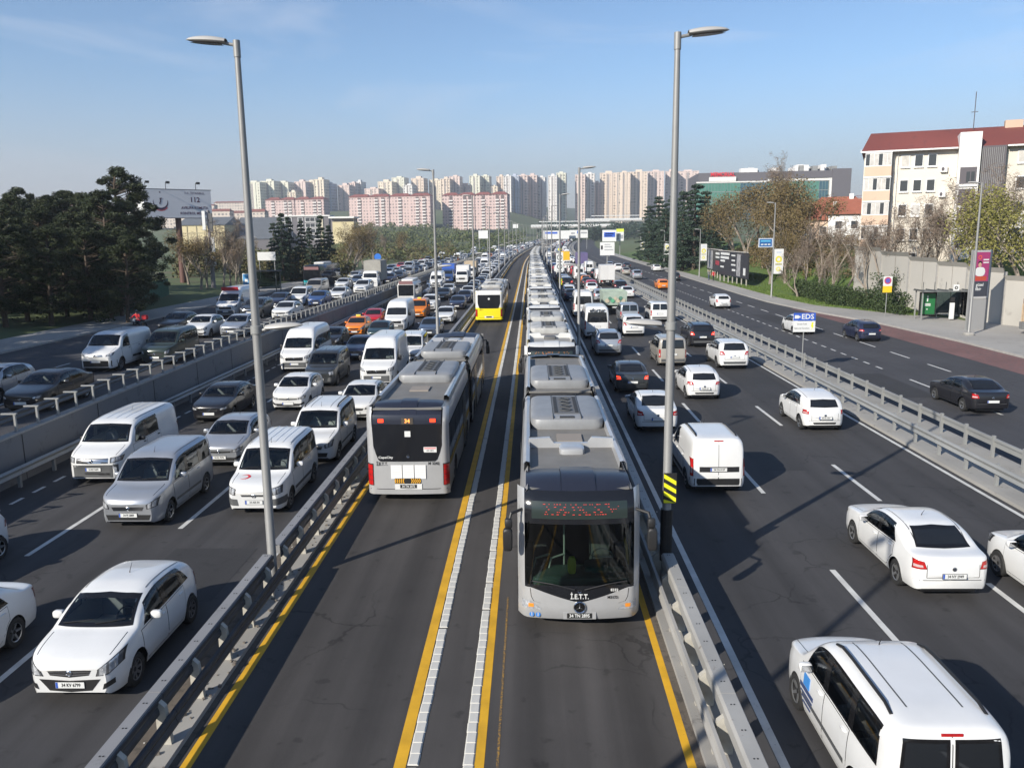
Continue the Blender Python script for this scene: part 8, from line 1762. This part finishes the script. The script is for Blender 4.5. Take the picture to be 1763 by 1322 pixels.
# tower blocks on the ridge
CLT = {'g': (.64, .63, .52), 'c': (.68, .60, .48), 'p': (.64, .52, .47), 'o': (.66, .55, .45), 'w': (.68, .65, .62), 'b': (.42, .46, .54), 'd': (.30, .30, .34)}
TOW = [(427, 453, 313, 'g'), (455, 477, 311, 'g'), (479, 501, 313, 'g'), (513, 530, 312, 'p'), (531, 545, 311, 'c'), (546, 561, 308, 'c'), (564, 573, 315, 'b'), (586, 604, 318, 'p'), (605, 614, 314, 'p'), (616, 624, 312, 'w'), (632, 654, 324, 'p'), (655, 677, 312, 'c'), (679, 698, 305, 'g'), (712, 731, 306, 'o'), (742, 760, 309, 'c'), (762, 775, 307, 'o'), (777, 792, 303, 'p'), (811, 826, 302, 'g'), (830, 842, 302, 'g'), (857, 868, 303, 'o'), (869, 879, 302, 'w'), (880, 892, 302, 'b'), (893, 907, 301, 'p'), (909, 923, 301, 'p'), (927, 937, 304, 'w'), (945, 957, 302, 'w'), (959, 972, 297, 'g'), (991, 1005, 300, 'p'), (1007, 1021, 298, 'w'), (1033, 1060, 297, 'o'), (1064, 1082, 296, 'o'), (1085, 1111, 295, 'o'), (1115, 1139, 294, 'p'), (1145, 1162, 294, 'p'), (1165, 1198, 294, 'p'), (500, 512, 330, 'c'), (698, 711, 318, 'w'), (792, 810, 318, 'p'), (842, 856, 320, 'c'), (1021, 1032, 314, 'p')]
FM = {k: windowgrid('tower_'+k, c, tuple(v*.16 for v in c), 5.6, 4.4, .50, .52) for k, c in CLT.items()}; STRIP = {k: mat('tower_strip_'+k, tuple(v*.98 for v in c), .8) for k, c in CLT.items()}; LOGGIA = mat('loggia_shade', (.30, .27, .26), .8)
for k, (px0, px1, py, c) in enumerate(TOW):
    Y = 1290+(k % 5)*18; X0, X1 = pxX(px0-1, Y), pxX(px1+2, Y); w_ = X1-X0; zt = at(px0, py+2, Y)[2]; zb = ground_z(X0-xoff(Y), Y)-8; T = thing('tower_block', f'{dict(g="pale green", c="cream", p="pink", o="peach", w="white", b="blue-grey", d="grey")[c]} tower block on the skyline, {ordinal(sorted(TOW).index(TOW[k])+1)} from the left', 'building', (X0, Y, zb), R(-10 if px0 < 760 else -7), 'tower blocks on the skyline'); H_ = zt-zb; dp = 22
    box_obj('wall', FM[c], T, 0, w_, 0, dp, 0, H_)
    for t in ((.0, .07), (.30, .40), (.62, .72), (.93, 1.)): box_obj('pier', STRIP[c], T, w_*t[0], w_*t[1], -.8, -.01, 0, H_+.6)
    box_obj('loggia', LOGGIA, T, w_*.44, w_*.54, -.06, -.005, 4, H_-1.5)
    for fl in range(int(H_/2.9)-1): pass
    box_obj('roof_house', STRIP[c], T, w_*.3, w_*.68, 6, 14, H_, H_+3.2+k % 2); box_obj('parapet', STRIP[c], T, -.2, w_+.2, -.3, dp+.2, H_, H_+.9)
# distant low city strip along the horizon
for k in range(46):
    Y = random.uniform(1700, 2300); px = random.choice([random.uniform(-40, 430), random.uniform(-40, 430), random.uniform(1190, 1500)]); X = pxX(px, Y); w_ = random.uniform(18, 50); h_ = random.uniform(8, 22); c = random.choice(['c', 'p', 'w', 'b']); zb = ground_z(X-xoff(Y), Y)-3
    T = thing('distant_building', f'small hazy building far behind, {ordinal(k+1)} of the distant city', 'building', (X, Y, zb), 0, 'hazy buildings of the distant city'); box_obj('wall', FM[c], T, 0, w_, 0, 18, 0, h_+3); box_obj('roof', mat('far_tile', (.24, .09, .07), .8) if k % 2 else STRIP[c], T, -.5, w_+.5, -.5, 18.5, h_+3, h_+4.2)

# ================================================================ HAZE
m = MB(); m.bbox(-2010, 2010, -130, 2610, -3, 175); hz_ = m.build('haze', None)
hm = bpy.data.materials.new('haze_air'); hm.use_nodes = True; t_ = hm.node_tree; t_.nodes.clear(); o_ = t_.nodes.new('ShaderNodeOutputMaterial'); pv = t_.nodes.new('ShaderNodeVolumePrincipled'); pv.inputs['Color'].default_value = (.86, .90, .97, 1); pv.inputs['Density'].default_value = .00028; pv.inputs['Anisotropy'].default_value = .2; t_.links.new(pv.outputs[0], o_.inputs['Volume']); hz_.data.materials.append(hm); tag(hz_, 'thin pale haze in the air over the road and the city', 'haze', kind='stuff')
